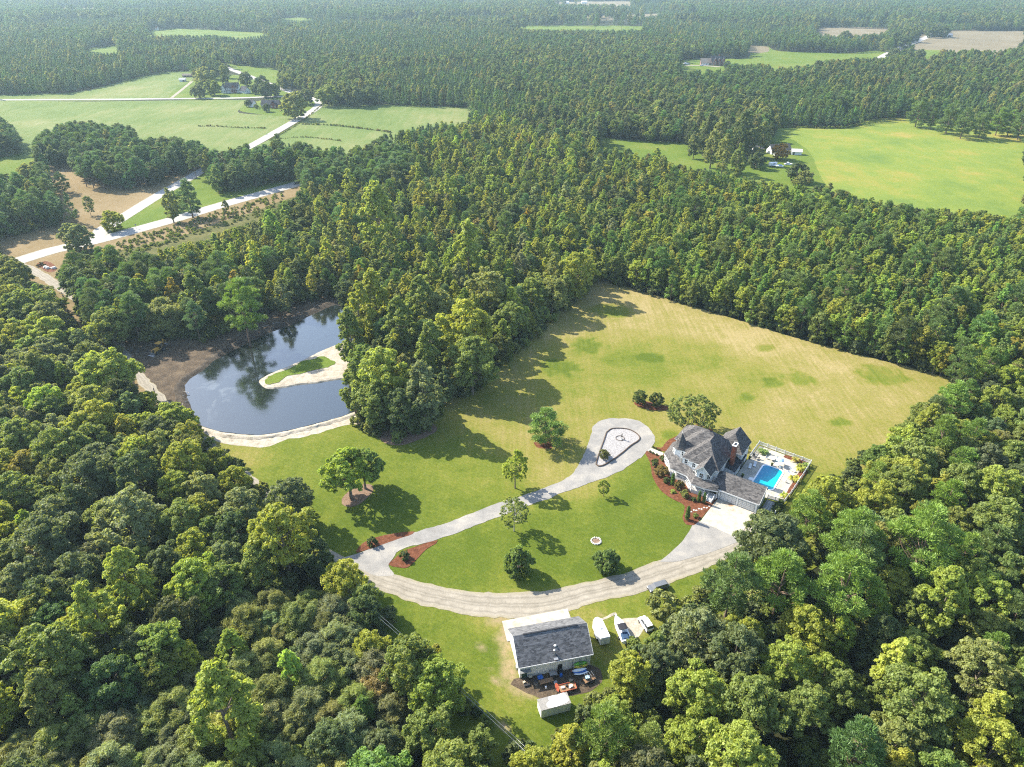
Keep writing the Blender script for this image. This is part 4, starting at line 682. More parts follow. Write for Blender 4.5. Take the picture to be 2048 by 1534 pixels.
U = np.array([PXY(t[0], t[1], SPEC[t[2]][3] * t[3] * 0.6) for t in TREES]); D = np.array([math.dist((t[0], t[1], 0), (0, 0, CAM_H)) for t in TREES])
RR_ = np.array([SPEC[t[2]][4] * t[3] for t in TREES]); HH_ = np.array([SPEC[t[2]][3] * t[3] for t in TREES])
inview = (U[:, 0] > 4) & (U[:, 0] < 2044) & (U[:, 1] > 2) & (U[:, 1] < 1530)
area = np.where(inview, RR_ * HH_ / D ** 2, 0); hand_ = np.array([t[6] == 'hand' for t in TREES]); area = np.where(hand_ & inview, area * 1.6 + 1e-3, area)
single = set()
for kd, lim in LIMIT.items():
    ids = [i for i in np.argsort(-area) if KIND[TREES[i][2]] == kd and area[i] > 0][:lim]; single |= set(ids)
used = {}
def tree_label(i):
    x, y, sp, s, rz, tn, reg = TREES[i]; u, v = U[i]; q = np.hypot(LM[:, 0] - u, (LM[:, 1] - v) * 1.3); j = int(np.argmin(q)); near = LANDMARK[j][1]
    du, dv = u - LM[j][0], v - LM[j][1]; far = D[i]
    way = 'left of' if du < -abs(dv) * 0.8 else 'right of' if du > abs(dv) * 0.8 else 'behind' if dv < 0 else 'in front of'
    step = 'close ' if q[j] < 60 else '' if q[j] < 160 else 'far '
    sw = size_word(RR_[i], {'pine_tree': 3.6, 'conical_tree': 2.5, 'willow_shrub': 3.3}.get(KIND[sp], 5.0)); shape = {'pine_tree': 'pine', 'conical_tree': 'pointed tree', 'willow_shrub': 'wispy shrub'}.get(KIND[sp], 'round tree' if sp in ROUND + SPREAD else 'oval tree')
    return f"{sw} {colour_word(tn)} {shape} {step}{way} {near}", {'nearleft': 'trees below the drive', 'scrub': 'thicket shrubs', 'plant': 'plantation trees', 'mid': 'mixed woodland trees', 'pineleft': 'pines by the drive', 'pinesmid': 'pines by the highway', 'clump': 'grove trees', 'right': 'trees behind the barn'}.get(reg, 'scattered trees')
def plant(x, y, sp, s, rz, tint, name, label, cat, group=None):
    _, tm, cm, h, r = SPEC[sp]; t = thing(name, label, cat, (x, y, 0.05), rz, group); t.scale = (s, s, s)
    put('trunk', tm, t); c = put('crown', cm, t); c['tint'] = [float(a) for a in tint]; return t
lab = {}
for i in sorted(single): l, g = tree_label(i); lab.setdefault(l, []).append((i, g))
ORD = ['leftmost', 'second from left', 'third from left', 'fourth from left', 'fifth from left', 'sixth from left', 'seventh from left', 'eighth from left', 'ninth from left', 'tenth from left', 'eleventh from left', 'twelfth from left']
for l, ids in lab.items():
    ids.sort(key=lambda i: U[i[0]][0])
    for n, (i, g) in enumerate(ids):
        x, y, sp, s, rz, tn, reg = TREES[i]; ll = l if len(ids) == 1 else (ORD[n] + ' ' + l if n < len(ORD) else 'rightmost ' + l)
        plant(x, y, sp, s, rz, tn, KIND[sp], ll, KIND[sp].replace('_', ' ').replace('broadleaf ', '').replace('conical ', ''), g)
# masses
def joined(sp):
    _, tm, cm, h, r = SPEC[sp]; nv, nf = len(cm.vertices), len(cm.polygons); m = cm.copy(); m.name = 'wood_tree'
    bm = bmesh.new(); bm.from_mesh(m); bm.from_mesh(tm); bm.faces.ensure_lookup_table()
    for f in bm.faces[nf:]: f.material_index = 1
    bm.to_mesh(m); bm.free(); m.materials.append(tm.materials[0]); return bpy.data.objects.new('wood_tree', m)
PROTO = [joined(s) for s in range(NSPEC)]
def mass(name, items, sps):
    sps = list(sps); n = len(items); me = bpy.data.meshes.new(name); me.vertices.add(n)
    me.vertices.foreach_set('co', np.array([(t[0], t[1], 0.05) for t in items], np.float32).ravel())
    def at(nm, typ, key, val): a = me.attributes.new(nm, typ, 'POINT'); a.data.foreach_set(key, val)
    at('pick', 'INT', 'value', np.array([sps.index(t[2]) for t in items], np.int32)); at('size', 'FLOAT', 'value', np.array([t[3] for t in items], np.float32)); at('turn', 'FLOAT', 'value', np.array([t[4] for t in items], np.float32))
    at('tint', 'FLOAT_COLOR', 'color', np.array([(*t[5], 1) for t in items], np.float32).ravel())
    ng = bpy.data.node_groups.new(name, 'GeometryNodeTree'); ng.interface.new_socket('Geometry', in_out='INPUT', socket_type='NodeSocketGeometry'); ng.interface.new_socket('Geometry', in_out='OUTPUT', socket_type='NodeSocketGeometry')
    N = ng.nodes.new; L = ng.links.new; gi, go = N('NodeGroupInput'), N('NodeGroupOutput'); iop = N('GeometryNodeInstanceOnPoints'); g2i = N('GeometryNodeGeometryToInstance')
    for s in reversed(sps): oi = N('GeometryNodeObjectInfo'); oi.inputs['Object'].default_value = PROTO[s]; L(oi.outputs['Geometry'], g2i.inputs[0])
    def attr(nm, typ): a = N('GeometryNodeInputNamedAttribute'); a.data_type = typ; a.inputs[0].default_value = nm; return a.outputs['Attribute']
    cx = N('ShaderNodeCombineXYZ'); L(attr('turn', 'FLOAT'), cx.inputs[2]); L(cx.outputs[0], iop.inputs['Rotation'])
    L(attr('size', 'FLOAT'), iop.inputs['Scale']); L(attr('pick', 'INT'), iop.inputs['Instance Index']); iop.inputs['Pick Instance'].default_value = True
    L(gi.outputs[0], iop.inputs['Points']); L(g2i.outputs[0], iop.inputs['Instance']); L(iop.outputs[0], go.inputs[0])
    o = link(bpy.data.objects.new(name, me)); o.modifiers.new('trees', 'NODES').node_group = ng; return tag(o, kind='stuff')
rest = [t for i, t in enumerate(TREES) if i not in single]
for nm, sps in (('broadleaf_woods', ROUND + OVAL + BUSH + SPREAD), ('pine_woods', PINE + YARDPINE), ('young_woods', CONE), ('willow_thicket', WISP)):
    it = [t for t in rest if t[2] in sps]
    if it: mass(nm, it, sps)
mass('undergrowth', UNDER, BUSH)
print('TREES', len(TREES), 'single', len(single), 'under', len(UNDER))
# ------------------------------------------------------------------ building materials
def siding(name, a, b, pitch=0.18):
    t = NT(name); c = t.coord(); s = t.n('ShaderNodeSeparateXYZ'); t.L(c, s.inputs[0]); f = t.math('FRACT', t.math('DIVIDE', s.outputs[2], pitch)); n = t.noise(c, 0.8, 5, 0.6)
    col = t.mix(t.ramp(n, (0.3, 0.0), (0.7, 1.0)), a, b); col = t.mix(1.0, col, t.ramp(f, (0.0, 0.80), (0.12, 1.0)), 'MULTIPLY'); return t.done(t.bsdf(col, 0.55, 0.3, normal=t.bump(f, 0.4, 0.02)))
def shingle(name, lo, hi, rough=0.9):
    t = NT(name); c = t.coord(); n = t.noise(t.map(c, (2.2, 2.2, 6.0)), 3.0, 3, 0.9); n2 = t.noise(c, 0.25, 5, 0.6); v = t.voro(t.map(c, (1.5, 1.5, 6)), 1.1, out='Color')
    sv = t.n('ShaderNodeSeparateColor'); t.L(v, sv.inputs[0])
    k = t.math('ADD', t.math('MULTIPLY', n, 0.6), t.math('MULTIPLY', sv.outputs[0], 0.4)); col = t.mix(t.ramp(k, (0.25, 0.0), (0.75, 1.0)), lo, hi)
    col = t.mix(1.0, col, t.ramp(n2, (0.25, 0.88), (0.75, 1.1)), 'MULTIPLY'); return t.done(t.bsdf(col, rough, 0.15, normal=t.bump(k, 0.5, 0.05)))
def brick_mat(name):
    t = NT(name); b = t.n('ShaderNodeTexBrick'); t.L(t.map(t.coord(), (1, 1, 1)), b.inputs['Vector']); b.inputs['Scale'].default_value = 4; b.inputs['Color1'].default_value = (0.22, 0.075, 0.045, 1); b.inputs['Color2'].default_value = (0.13, 0.045, 0.03, 1); b.inputs['Mortar'].default_value = (0.25, 0.2, 0.17, 1)
    return t.done(t.bsdf(b.outputs[0], 0.9, 0.1))
M['white'] = siding('white_lap_siding', (0.60, 0.62, 0.63), (0.69, 0.70, 0.70))
M['cream'] = siding('cream_metal_siding', (0.54, 0.54, 0.49), (0.63, 0.63, 0.58), 0.25)
M['trim'] = simple('white_trim', (0.72, 0.72, 0.70), 0.45, 0.35, var=0.06)
M['roof'] = shingle('weathered_grey_shingle', (0.030, 0.029, 0.031), (0.135, 0.127, 0.120))
M['barnroof'] = shingle('charcoal_shingle', (0.045, 0.046, 0.049), (0.175, 0.175, 0.178))
M['darkroof'] = shingle('black_shingle', (0.02, 0.022, 0.026), (0.06, 0.062, 0.07))
M['tanroof'] = shingle('tan_shingle', (0.15, 0.12, 0.1), (0.30, 0.25, 0.2))
M['brick'] = brick_mat('red_brick')
M['glass'] = simple('dark_window_glass', (0.03, 0.04, 0.05), 0.06, 0.9, var=0.05)
M['black'] = simple('black_plastic', (0.02, 0.02, 0.022), 0.5, 0.4)
M['rubber'] = simple('black_rubber', (0.025, 0.025, 0.025), 0.85, 0.15)
M['steel'] = simple('grey_steel', (0.32, 0.33, 0.34), 0.4, 0.5, 0.6)
M['wood'] = simple('weathered_wood', (0.26, 0.16, 0.09), 0.85, 0.1, var=0.35, scale=6)
M['polewood'] = simple('creosote_pole', (0.11, 0.08, 0.06), 0.9, 0.1, var=0.3)
M['vinyl'] = simple('white_vinyl', (0.68, 0.68, 0.67), 0.4, 0.35, var=0.08)
M['doorgap'] = simple('garage_door_groove', (0.22, 0.22, 0.22), 0.6)
M['doorskin'] = simple('garage_door_skin', (0.62, 0.61, 0.58), 0.5, 0.3, var=0.06)
M['stone'] = simple('pale_paver', (0.55, 0.53, 0.49), 0.9, 0.1, var=0.25)
M['redpaint'] = simple('rust_red_paint', (0.40, 0.09, 0.04), 0.6, 0.3, var=0.3)
M['bluep'] = simple('blue_plastic', (0.02, 0.12, 0.42), 0.45, 0.4)
M['greenp'] = simple('green_plastic', (0.12, 0.36, 0.03), 0.4, 0.45)
M['yellowp'] = simple('yellow_plastic', (0.50, 0.42, 0.03), 0.4, 0.45)
M['whitep'] = simple('white_gelcoat', (0.80, 0.81, 0.82), 0.25, 0.5, var=0.06)
M['tarp'] = simple('white_tarp', (0.80, 0.80, 0.80), 0.7, 0.2, var=0.08)
M['canvas'] = simple('black_canvas', (0.03, 0.03, 0.035), 0.85, 0.1)
M['navy'] = simple('navy_canvas', (0.03, 0.06, 0.11), 0.8, 0.1)
M['greycar'] = simple('grey_car_paint', (0.16, 0.165, 0.17), 0.25, 0.6, 0.3, var=0.05)
M['whitecar'] = simple('white_car_paint', (0.78, 0.78, 0.78), 0.25, 0.6, var=0.04)
M['cat'] = simple('faded_yellow_paint', (0.46, 0.26, 0.045), 0.55, 0.35, var=0.3)
M['greenpaint'] = simple('dark_green_paint', (0.02, 0.055, 0.04), 0.6, 0.3)
M['beige'] = simple('beige_plastic', (0.5, 0.42, 0.3), 0.6, 0.3)
M['bluefab'] = simple('pale_blue_fabric', (0.36, 0.52, 0.66), 0.85, 0.1)
M['bronze'] = simple('dark_bronze', (0.09, 0.08, 0.065), 0.45, 0.5, 0.7)
def pool_mat():
    t = NT('pool_water'); c = t.coord(); s = t.n('ShaderNodeSeparateXYZ'); t.L(c, s.inputs[0]); n = t.noise(c, 0.5, 3, 0.5)
    k = t.math('ADD', t.math('MULTIPLY', t.math('ADD', s.outputs[0], t.math('MULTIPLY', s.outputs[1], -0.35)), 0.10), t.math('MULTIPLY', n, 0.35))
    rip = t.voro(t.map(c, (1.4, 1.4, 1)), 1.6, 'SMOOTH_F1'); col = t.ramp(k, (-0.15, (0.0, 0.19, 0.33)), (0.30, (0.0, 0.33, 0.42)), (0.75, (0.01, 0.46, 0.47)))
    return t.done(t.bsdf(t.mix(1.0, col, t.ramp(rip, (0.0, 0.9), (0.8, 1.12)), 'MULTIPLY'), 0.08, 0.6, normal=t.bump(n, 0.1, 0.1)))
M['pool'] = pool_mat()
# ------------------------------------------------------------------ pieces that several buildings use
def window(parent, p, ang, w, h, bars=(1, 1), frame='trim'):
    """p: centre on the wall face; ang: direction the wall faces; a pane with its frame"""
    g = put('window', WIN('pane', w, h, bars), parent, p, ang + math.pi / 2); f = put('frame', WIN('frame', w, h, bars, frame), g); return g
_wc = {}
def WIN(kind, w, h, bars, mat='trim'):
    k = (kind, w, h, bars, mat)
    if k not in _wc:
        b = MB()
        if kind == 'pane': b.box((0, 0.01, 0), (w - 0.1, 0.05, h - 0.1)); _wc[k] = b.mesh('window_pane', M['glass'])
        else:
            t = 0.12
            for s in (-1, 1): b.box((s * (w / 2), 0.0, 0), (t, 0.14, h + 0.24)); b.box((0, -0.004, s * (h / 2)), (w - t, 0.148, t))
            for i in range(bars[0]): b.box((-w / 2 + (i + 1) * w / (bars[0] + 1), -0.01, 0), (0.05, 0.08, h - t))
            for i in range(bars[1]): b.box((0, -0.016, -h / 2 + (i + 1) * h / (bars[1] + 1)), (w - t, 0.08, 0.05))
            _wc[k] = b.mesh('window_frame', M[mat])
    return _wc[k]
def roof_field(blocks, cell, skirt=0.22):
    """the roof over several blocks, each (a0, a1, b0, b1, eave, slope, hipped ends): at every spot the highest of their slopes"""
    a0 = min(b[0] for b in blocks); a1 = max(b[1] for b in blocks); c0 = min(b[2] for b in blocks); c1 = max(b[3] for b in blocks)
    xs = np.arange(a0, a1 + cell / 2, cell); ys = np.arange(c0, c1 + cell / 2, cell); X, Y = np.meshgrid(xs, ys, indexing='ij'); Zz = np.full(X.shape, -1.0)
    cx = X[:-1, :-1] + cell / 2; cy = Y[:-1, :-1] + cell / 2; ok = np.zeros(cx.shape, bool); e = 1e-6
    for p0, p1, q0, q1, ev, sl, hip in blocks:
        z = np.minimum((X - p0) if 'w' in hip else 1e9, (p1 - X) if 'e' in hip else 1e9)
        z = np.minimum(z, (Y - q0) if 's' in hip else 1e9); z = np.minimum(z, (q1 - Y) if 'n' in hip else 1e9)
        m = (X >= p0 - e) & (X <= p1 + e) & (Y >= q0 - e) & (Y <= q1 + e); Zz = np.where(m, np.maximum(Zz, ev + sl * z), Zz); ok |= (cx > p0) & (cx < p1) & (cy > q0) & (cy < q1)
    n = X.shape[1]; idx = np.arange(X.size).reshape(X.shape); V = np.stack([X, Y, Zz], -1).reshape(-1, 3)
    i, j = np.nonzero(ok); F = np.stack([idx[i, j], idx[i + 1, j], idx[i + 1, j + 1], idx[i, j + 1]], 1)
    pad = np.pad(ok, 1); S = []
    for di, dj, u, v in ((0, -1, (0, 0), (1, 0)), (1, 0, (1, 0), (1, 1)), (0, 1, (1, 1), (0, 1)), (-1, 0, (0, 1), (0, 0))):
        k = ok & ~pad[1 + di:pad.shape[0] - 1 + di, 1 + dj:pad.shape[1] - 1 + dj]; i, j = np.nonzero(k); S.append(np.stack([idx[i + u[0], j + u[1]], idx[i + v[0], j + v[1]]], 1))
    S = np.concatenate(S); base = len(V); low = V.copy(); low[:, 2] -= skirt; F2 = np.stack([S[:, 0], S[:, 0] + base, S[:, 1] + base, S[:, 1]], 1)
    return np.concatenate([V, low]), F, F2
def roof_obj(parent, blocks, cell, mat, trim, skirt=0.22):
    V, F, F2 = roof_field(blocks, cell, skirt)
    def compact(F):
        u, inv = np.unique(F.ravel(), return_inverse=True); return V[u], inv.reshape(F.shape)
    r = link(bpy.data.objects.new('roof', mesh_np('roof', *compact(F), [mat])), parent); link(bpy.data.objects.new('fascia', mesh_np('fascia', *compact(F2), [trim])), r); return r
# ------------------------------------------------------------------ the house
HO = G(1434, 997); HRZ = math.atan2(-0.570, 0.821)
def HW(a, b, z=0.0): c, s = math.cos(HRZ), math.sin(HRZ); return (HO[0] + a * c - b * s, HO[1] + a * s + b * c, z)
house = thing('victorian_house', 'white two storey house with grey hipped roofs, pointed turret and wraparound porch', 'house', (HO[0], HO[1], 0.2), HRZ)
FOOT = [(-16.8, 10.8), (-15, 10.8), (-15, 6.5), (-11.8, 6.5), (-11.8, 3.7), (-9.7, 3.7), (-9.7, 3.2), (-7.0, 3.2), (-7.0, 1.0), (-6.2, 0.1), (-4.0, 0.1), (-2.7, 1.4), (-2.7, 3.2), (-1.8, 3.2), (-1.8, 15), (0.6, 15), (0.6, 20.8), (-6.2, 20.8), (-6.2, 18.7), (-16.8, 18.7)]
b = MB(); b.prism(FOOT, 0, 5.95); b.extrude([(-2.0, 5.96), (2.0, 5.96), (0, 7.9)], ((-4.8, 0.15), (1, 0)), ((-4.8, 0.45), (1, 0))); b.extrude([(-3.4, 5.96), (3.4, 5.96), (0, 9.1)], ((-2.8, 20.5), (1, 0)), ((-2.8, 20.8), (1, 0)))
b.build('wall', M['white'], house)
main_roof = roof_obj(house, [(-15.3, -1.5, 6.2, 17.8, 6.0, 0.85, 'wesn'), (-12.1, -1.5, 3.4, 17.8, 6.0, 0.85, 'wesn'), (-10.0, -1.5, 2.9, 17.8, 6.0, 0.85, 'wesn'), (-7.1, -2.5, -0.4, 9.0, 6.0, 1.0, 'wen'), (-6.6, 1.0, 13.5, 21.2, 6.0, 0.95, 'wes'), (-17.2, -5.0, 10.5, 19.0, 6.0, 0.85, 'wesn')], 0.1, M['roof'], M['trim'])
t8 = [(-14.3 + 1.95 * math.cos(math.pi / 8 + k * math.pi / 4), 7.9 + 1.95 * math.sin(math.pi / 8 + k * math.pi / 4)) for k in range(8)]
MB().prism(t8, 0, 6.25).build('turret_wall', M['white'], house)
b = MB(); b.lathe((-14.3, 7.9, 0), [(2.35, 6.2), (1.9, 6.55), (0.04, 10.4)], 8); tr_ = b.build('turret_roof', M['roof'], house)
MB().lathe((-14.3, 7.9, 0), [(0.03, 10.3), (0.09, 10.5), (0.02, 11.0)], 6).build('finial', M['trim'], tr_)
b = MB()                                                               # porch roof: facets between the eave line and the house wall
PO = [(-18.4, 13.0), (-18.2, 6.4), (-15.6, 3.8), (-14.1, 1.0), (-9.0, 0.4), (-6.7, -2.1), (-3.2, -2.0), (0.0, -1.1)]
PI_ = [(-16.5, 13.0), (-16.4, 7.6), (-14.6, 6.2), (-12.0, 3.6), (-9.6, 3.1), (-6.6, 0.3), (-2.6, 0.3), (-0.05, 0.0)]
for i in range(7): b.add([(*PO[i], 2.9), (*PO[i + 1], 2.9), (*PI_[i + 1], 4.2), (*PI_[i], 4.2)], [(0, 1, 2, 3)])
pr_ = b.build('porch_roof', M['roof'], house)
b = MB()
for i in range(7): b.add([(*PO[i], 2.6), (*PO[i + 1], 2.6), (*PO[i + 1], 2.95), (*PO[i], 2.95)], [(0, 1, 2, 3)])
b.build('fascia', M['trim'], pr_)
ins = lambda p, q, k: (p[0] + (q[0] - p[0]) * k, p[1] + (q[1] - p[1]) * k)
PE = [ins(PO[i], PI_[i], 0.14) for i in range(8)]
MB().prism(PE + PI_[::-1], 0.0, 0.9).build('porch_floor', M['stone'], house)
colm = MB().lathe((0, 0, 0), [(0.16, 0.0), (0.16, 0.15), (0.09, 0.2), (0.09, 1.75), (0.15, 1.85), (0.15, 2.0)], 8).mesh('column', M['trim'])
for i in range(8):
    put('column', colm, house, (*PE[i], 0.9))
    if i < 7:
        m = max(1, int(math.dist(PE[i], PE[i + 1]) / 2.4))
        for k in range(1, m): put('column', colm, house, (*ins(PE[i], PE[i + 1], k / m), 0.9))
b = MB()
for i in range(6):
    p, q = PE[i], PE[i + 1]; n = int(math.dist(p, q) / 0.16)
    b.tube((*p, 1.75), (*q, 1.75), 0.045, n=4); b.tube((*p, 1.05), (*q, 1.05), 0.035, n=4)
    for k in range(1, n): c = ins(p, q, k / n); b.box((c[0], c[1], 1.4), (0.04, 0.04, 0.68))
b.build('railing', M['trim'], house)
# front steps with hand rails
for k in range(5): put('step', MB().box((0, 0, 0), (1.5, 0.34, 0.09)).mesh('step', M['trim']), house, (-1.25, -1.35 - 0.32 * k, 0.82 - 0.17 * k))
for s in (-1, 1):
    b = MB(); x = -1.25 + s * 0.82; b.tube((x, -1.2, 1.75), (x, -3.0, 0.95), 0.05, n=5)
    for k in range(5): y = -1.25 - 0.42 * k; b.box((x, y, (1.72 - 0.19 * k + 0.02) / 2), (0.07, 0.07, 1.72 - 0.19 * k))
    b.build('handrail', M['trim'], house)
for s in (-1, 1): b = MB(); b.box((-1.25 + s * 0.72, -2.1, 0.38), (0.06, 1.9, 0.76)); b.build('stringer', M['trim'], house)
for p, a, w, h in (((-5.1, 0.08, 5.0), -90, 1.0, 1.5), ((-3.3, 0.70, 5.0), -45, 1.0, 1.5), ((-6.65, 0.5, 5.0), -140, 0.9, 1.5), ((-5.1, 0.08, 2.2), -90, 1.1, 1.7), ((-8.4, 3.18, 5.0), -90, 0.9, 1.4), ((-10.8, 3.68, 5.0), -90, 0.9, 1.4), ((-13.2, 6.48, 5.0), -90, 0.9, 1.4), ((-8.4, 3.18, 2.3), -90, 1.1, 1.8), ((-10.8, 3.68, 2.3), -90, 1.1, 1.8), ((0.62, 17.0, 4.9), 0, 1.2, 1.3), ((0.62, 19.3, 4.9), 0, 1.2, 1.3), ((-1.78, 6.0, 5.0), 0, 1.0, 1.4), ((-1.78, 9.0, 5.0), 0, 1.0, 1.3), ((-15.02, 9.8, 5.0), 180, 0.9, 1.4)):
    window(house, p, R(a), w, h)
for k in (2, 3, 4, 5): an = k * math.pi / 4; window(house, (-14.3 + 1.82 * math.cos(an), 7.9 + 1.82 * math.sin(an), 4.9), an, 0.8, 1.5)
b = MB().box((-0.75, 11.2, 6.6), (0.95, 1.7, 7.0)); ch = b.build('chimney', M['brick'], house, bevel=0.02)
MB().box((-0.75, 11.2, 10.2), (1.12, 1.9, 0.22)).build('chimney_cap', M['trim'], ch); MB().box((-0.75, 11.2, 10.38), (0.5, 1.1, 0.14)).build('flue', M['black'], ch)
b = MB(); b.extrude([(-1.85, 4.3), (1.0, 2.95), (1.0, 3.12), (-1.85, 4.47)], ((0, 9.0), (1, 0)), ((0, 18.6), (1, 0))); b.build('sunroom_roof', M['darkroof'], house)
b = MB(); b.prism([(-1.78, 9.3), (0.7, 9.3), (0.7, 14.98), (-1.78, 14.98)], 0, 3.05); b.build('sunroom_wall', M['white'], house)
for y in (10.2, 11.9, 13.6): window(house, (0.72, y, 1.9), 0, 1.3, 1.6)
b = MB(); b.box((0.72, 16.6, 1.1), (0.1, 2.6, 2.1)); b.build('patio_door', M['glass'], house)
# garage wing
b = MB(); b.prism([(0.02, 0), (10.3, 0), (10.3, 6.6), (0.02, 6.6)], 0, 2.85); b.extrude([(0.0, 2.86), (6.6, 2.86), (4.8, 4.8)], ((10.05, 0), (0, 1)), ((10.3, 0), (0, 1))); b.build('garage_wall', M['white'], house)
b = MB(); P_ = [(-0.35, 2.83), (4.9, 5.05), (6.95, 2.9)]
b.extrude([(-0.35, 2.83), (4.9, 5.05), (4.9, 5.25), (-0.35, 3.03)], ((-1.75, 0), (0, 1)), ((10.65, 0), (0, 1))); b.extrude([(4.9, 5.05), (6.95, 2.9), (6.95, 3.1), (4.92, 5.25)], ((-1.75, 0), (0, 1)), ((10.65, 0), (0, 1)))
gr_ = b.build('garage_roof', M['roof'], house)
b = MB(); b.box((4.45, -0.38, 2.9), (12.4, 0.05, 0.24)); b.extrude([(-0.36, 2.78), (4.9, 5.0), (4.9, 5.27), (-0.36, 3.05)], ((10.66, 0), (0, 1)), ((10.71, 0), (0, 1))); b.build('fascia', M['trim'], gr_)
for x in (2.75, 7.55):
    d = MB().box((x, -0.02, 1.12), (4.3, 0.06, 2.24)).build('garage_door', M['doorgap'], house)
    for k in range(4):
        for q in range(4): put('door_panel', MB().box((0, 0, 0), (0.98, 0.04, 0.45)).mesh('door_panel', M['doorskin']) if (k, q, x) == (0, 0, 2.75) else bpy.data.meshes['door_panel'], d, (x - 1.56 + 1.04 * q, -0.062, 0.33 + 0.53 * k))
b = MB()
for x in (0.35, 5.15, 9.98): b.box((x, -0.05, 1.2), (0.45, 0.08, 2.4))
b.box((5.15, -0.045, 2.52), (10.1, 0.08, 0.24)); b.build('garage_trim', M['trim'], house)
window(house, (10.32, 2.2, 1.6), 0, 0.9, 1.1); MB().box((10.33, 4.6, 1.05), (0.06, 0.95, 2.1)).build('side_door', M['trim'], house)
# pool terrace
DECK = [(0.9, 7.2), (10.6, 7.2), (14.6, 8.0), (15.2, 12.5), (15.9, 28.7), (1.6, 29.4), (0.9, 20)]
sheet('pool_terrace', [HW(*p)[:2] for p in DECK], 0.30, M['concrete'], smooth=False, grid=2, attrs={'rust': lambda x, y: np.zeros(len(x))})
sheet('terrace_flower_bed', [HW(*p)[:2] for p in [(14.2, 9), (15.0, 9), (15.8, 28.5), (9.0, 28.9), (8.8, 27.6), (14.0, 26.8), (14.4, 20)]], 0.315, M['mulch'], 0.8, 0.25)
pool = thing('swimming_pool', 'turquoise rectangular swimming pool with white coping on the terrace behind the garage', 'swimming pool', HW(8.2, 16.1, 0.31), HRZ)
def rrect(w, h, r, n=6):
    o = []
    for cx, cy, a0 in ((w / 2 - r, h / 2 - r, 0), (-w / 2 + r, h / 2 - r, 90), (-w / 2 + r, -h / 2 + r, 180), (w / 2 - r, -h / 2 + r, 270)):
        for k in range(n + 1): a = R(a0 + 90 * k / n); o.append((cx + r * math.cos(a), cy + r * math.sin(a)))
    return o
i_, o_ = rrect(5.3, 10.2, 1.1), rrect(6.0, 10.9, 1.4); n = len(i_)
b = MB(); b.add([(x, y, z) for l, z in ((i_, -0.01), (i_, 0.09), (o_, 0.09), (o_, -0.01)) for x, y in l], [(k * n + i, k * n + (i + 1) % n, (k + 1) * n + (i + 1) % n, (k + 1) * n + i) for k in range(3) for i in range(n)]); b.build('coping', M['whitep'], pool)
b = MB(); b.add([(x, y, 0.03) for x, y in i_], [tuple(range(n))]); b.build('water', M['pool'], pool)
b = MB(); b.box((-3.4, -3.3, 0.02), (1.5, 1.3, 0.05)); b.build('entry_step', M['whitep'], pool)
for k in range(5): put('step_bar', MB().box((0, 0, 0), (0.12, 1.25, 0.1)).mesh('step_bar', M['trim']) if k == 0 else bpy.data.meshes['step_bar'], pool, (-4.0 + 0.3 * k, -3.3, 0.09))
def fence(p0, p1, label, h=1.25, step=2.3):
    """rails between posts, local axis along the run"""
    L = math.dist(p0, p1); n = max(1, round(L / step)); t = thing('vinyl_fence', label, 'fence', (*p0, 0.3), math.atan2(p1[1] - p0[1], p1[0] - p0[0]), 'white fence round the pool')
    pm = MB(); pm.box((0, 0, h / 2 + 0.05), (0.14, 0.14, h + 0.1)); pm.lathe((0, 0, h + 0.1), [(0.11, 0), (0.11, 0.04), (0.01, 0.14)], 4); pm = pm.mesh('post', M['vinyl'])
    for k in range(n + 1): put('post', pm, t, (L * k / n, 0, 0))
    s = L / n; rm = MB().box((0, 0, 0), (s - 0.14, 0.05, 0.14)).mesh('rail', M['vinyl']); pk = MB()
    for i in range(int(s / 0.13)): pk.box((-s / 2 + 0.12 + 0.13 * i, 0.04, 0), (0.07, 0.025, h - 0.2))
    pk = pk.mesh('pickets', M['vinyl'])
    for k in range(n):
        put('rail', rm, t, (s * (k + 0.5), 0, h - 0.1)); put('rail', rm, t, (s * (k + 0.5), 0, 0.25)); q = put('pickets', pk, t, (s * (k + 0.5), 0, h / 2 + 0.05)); q['kind'] = 'stuff'
fence(HW(1.2, 29.8)[:2], HW(16.1, 28.9)[:2], 'white vinyl fence along the hay field side of the pool terrace')
fence(HW(16.1, 28.9)[:2], HW(15.4, 12.5)[:2], 'white vinyl fence on the pool side facing the near woods')
fence(HW(15.4, 12.5)[:2], HW(14.4, 1.8)[:2], 'low white fence running from the pool corner beside the paver path')
fence(HW(1.2, 29.8)[:2], HW(1.1, 22.0)[:2], 'short white fence from the back wing to the terrace corner')
fence(HW(10.9, 7.0)[:2], HW(14.6, 7.6)[:2], 'white gate fence across the paver path by the garage')
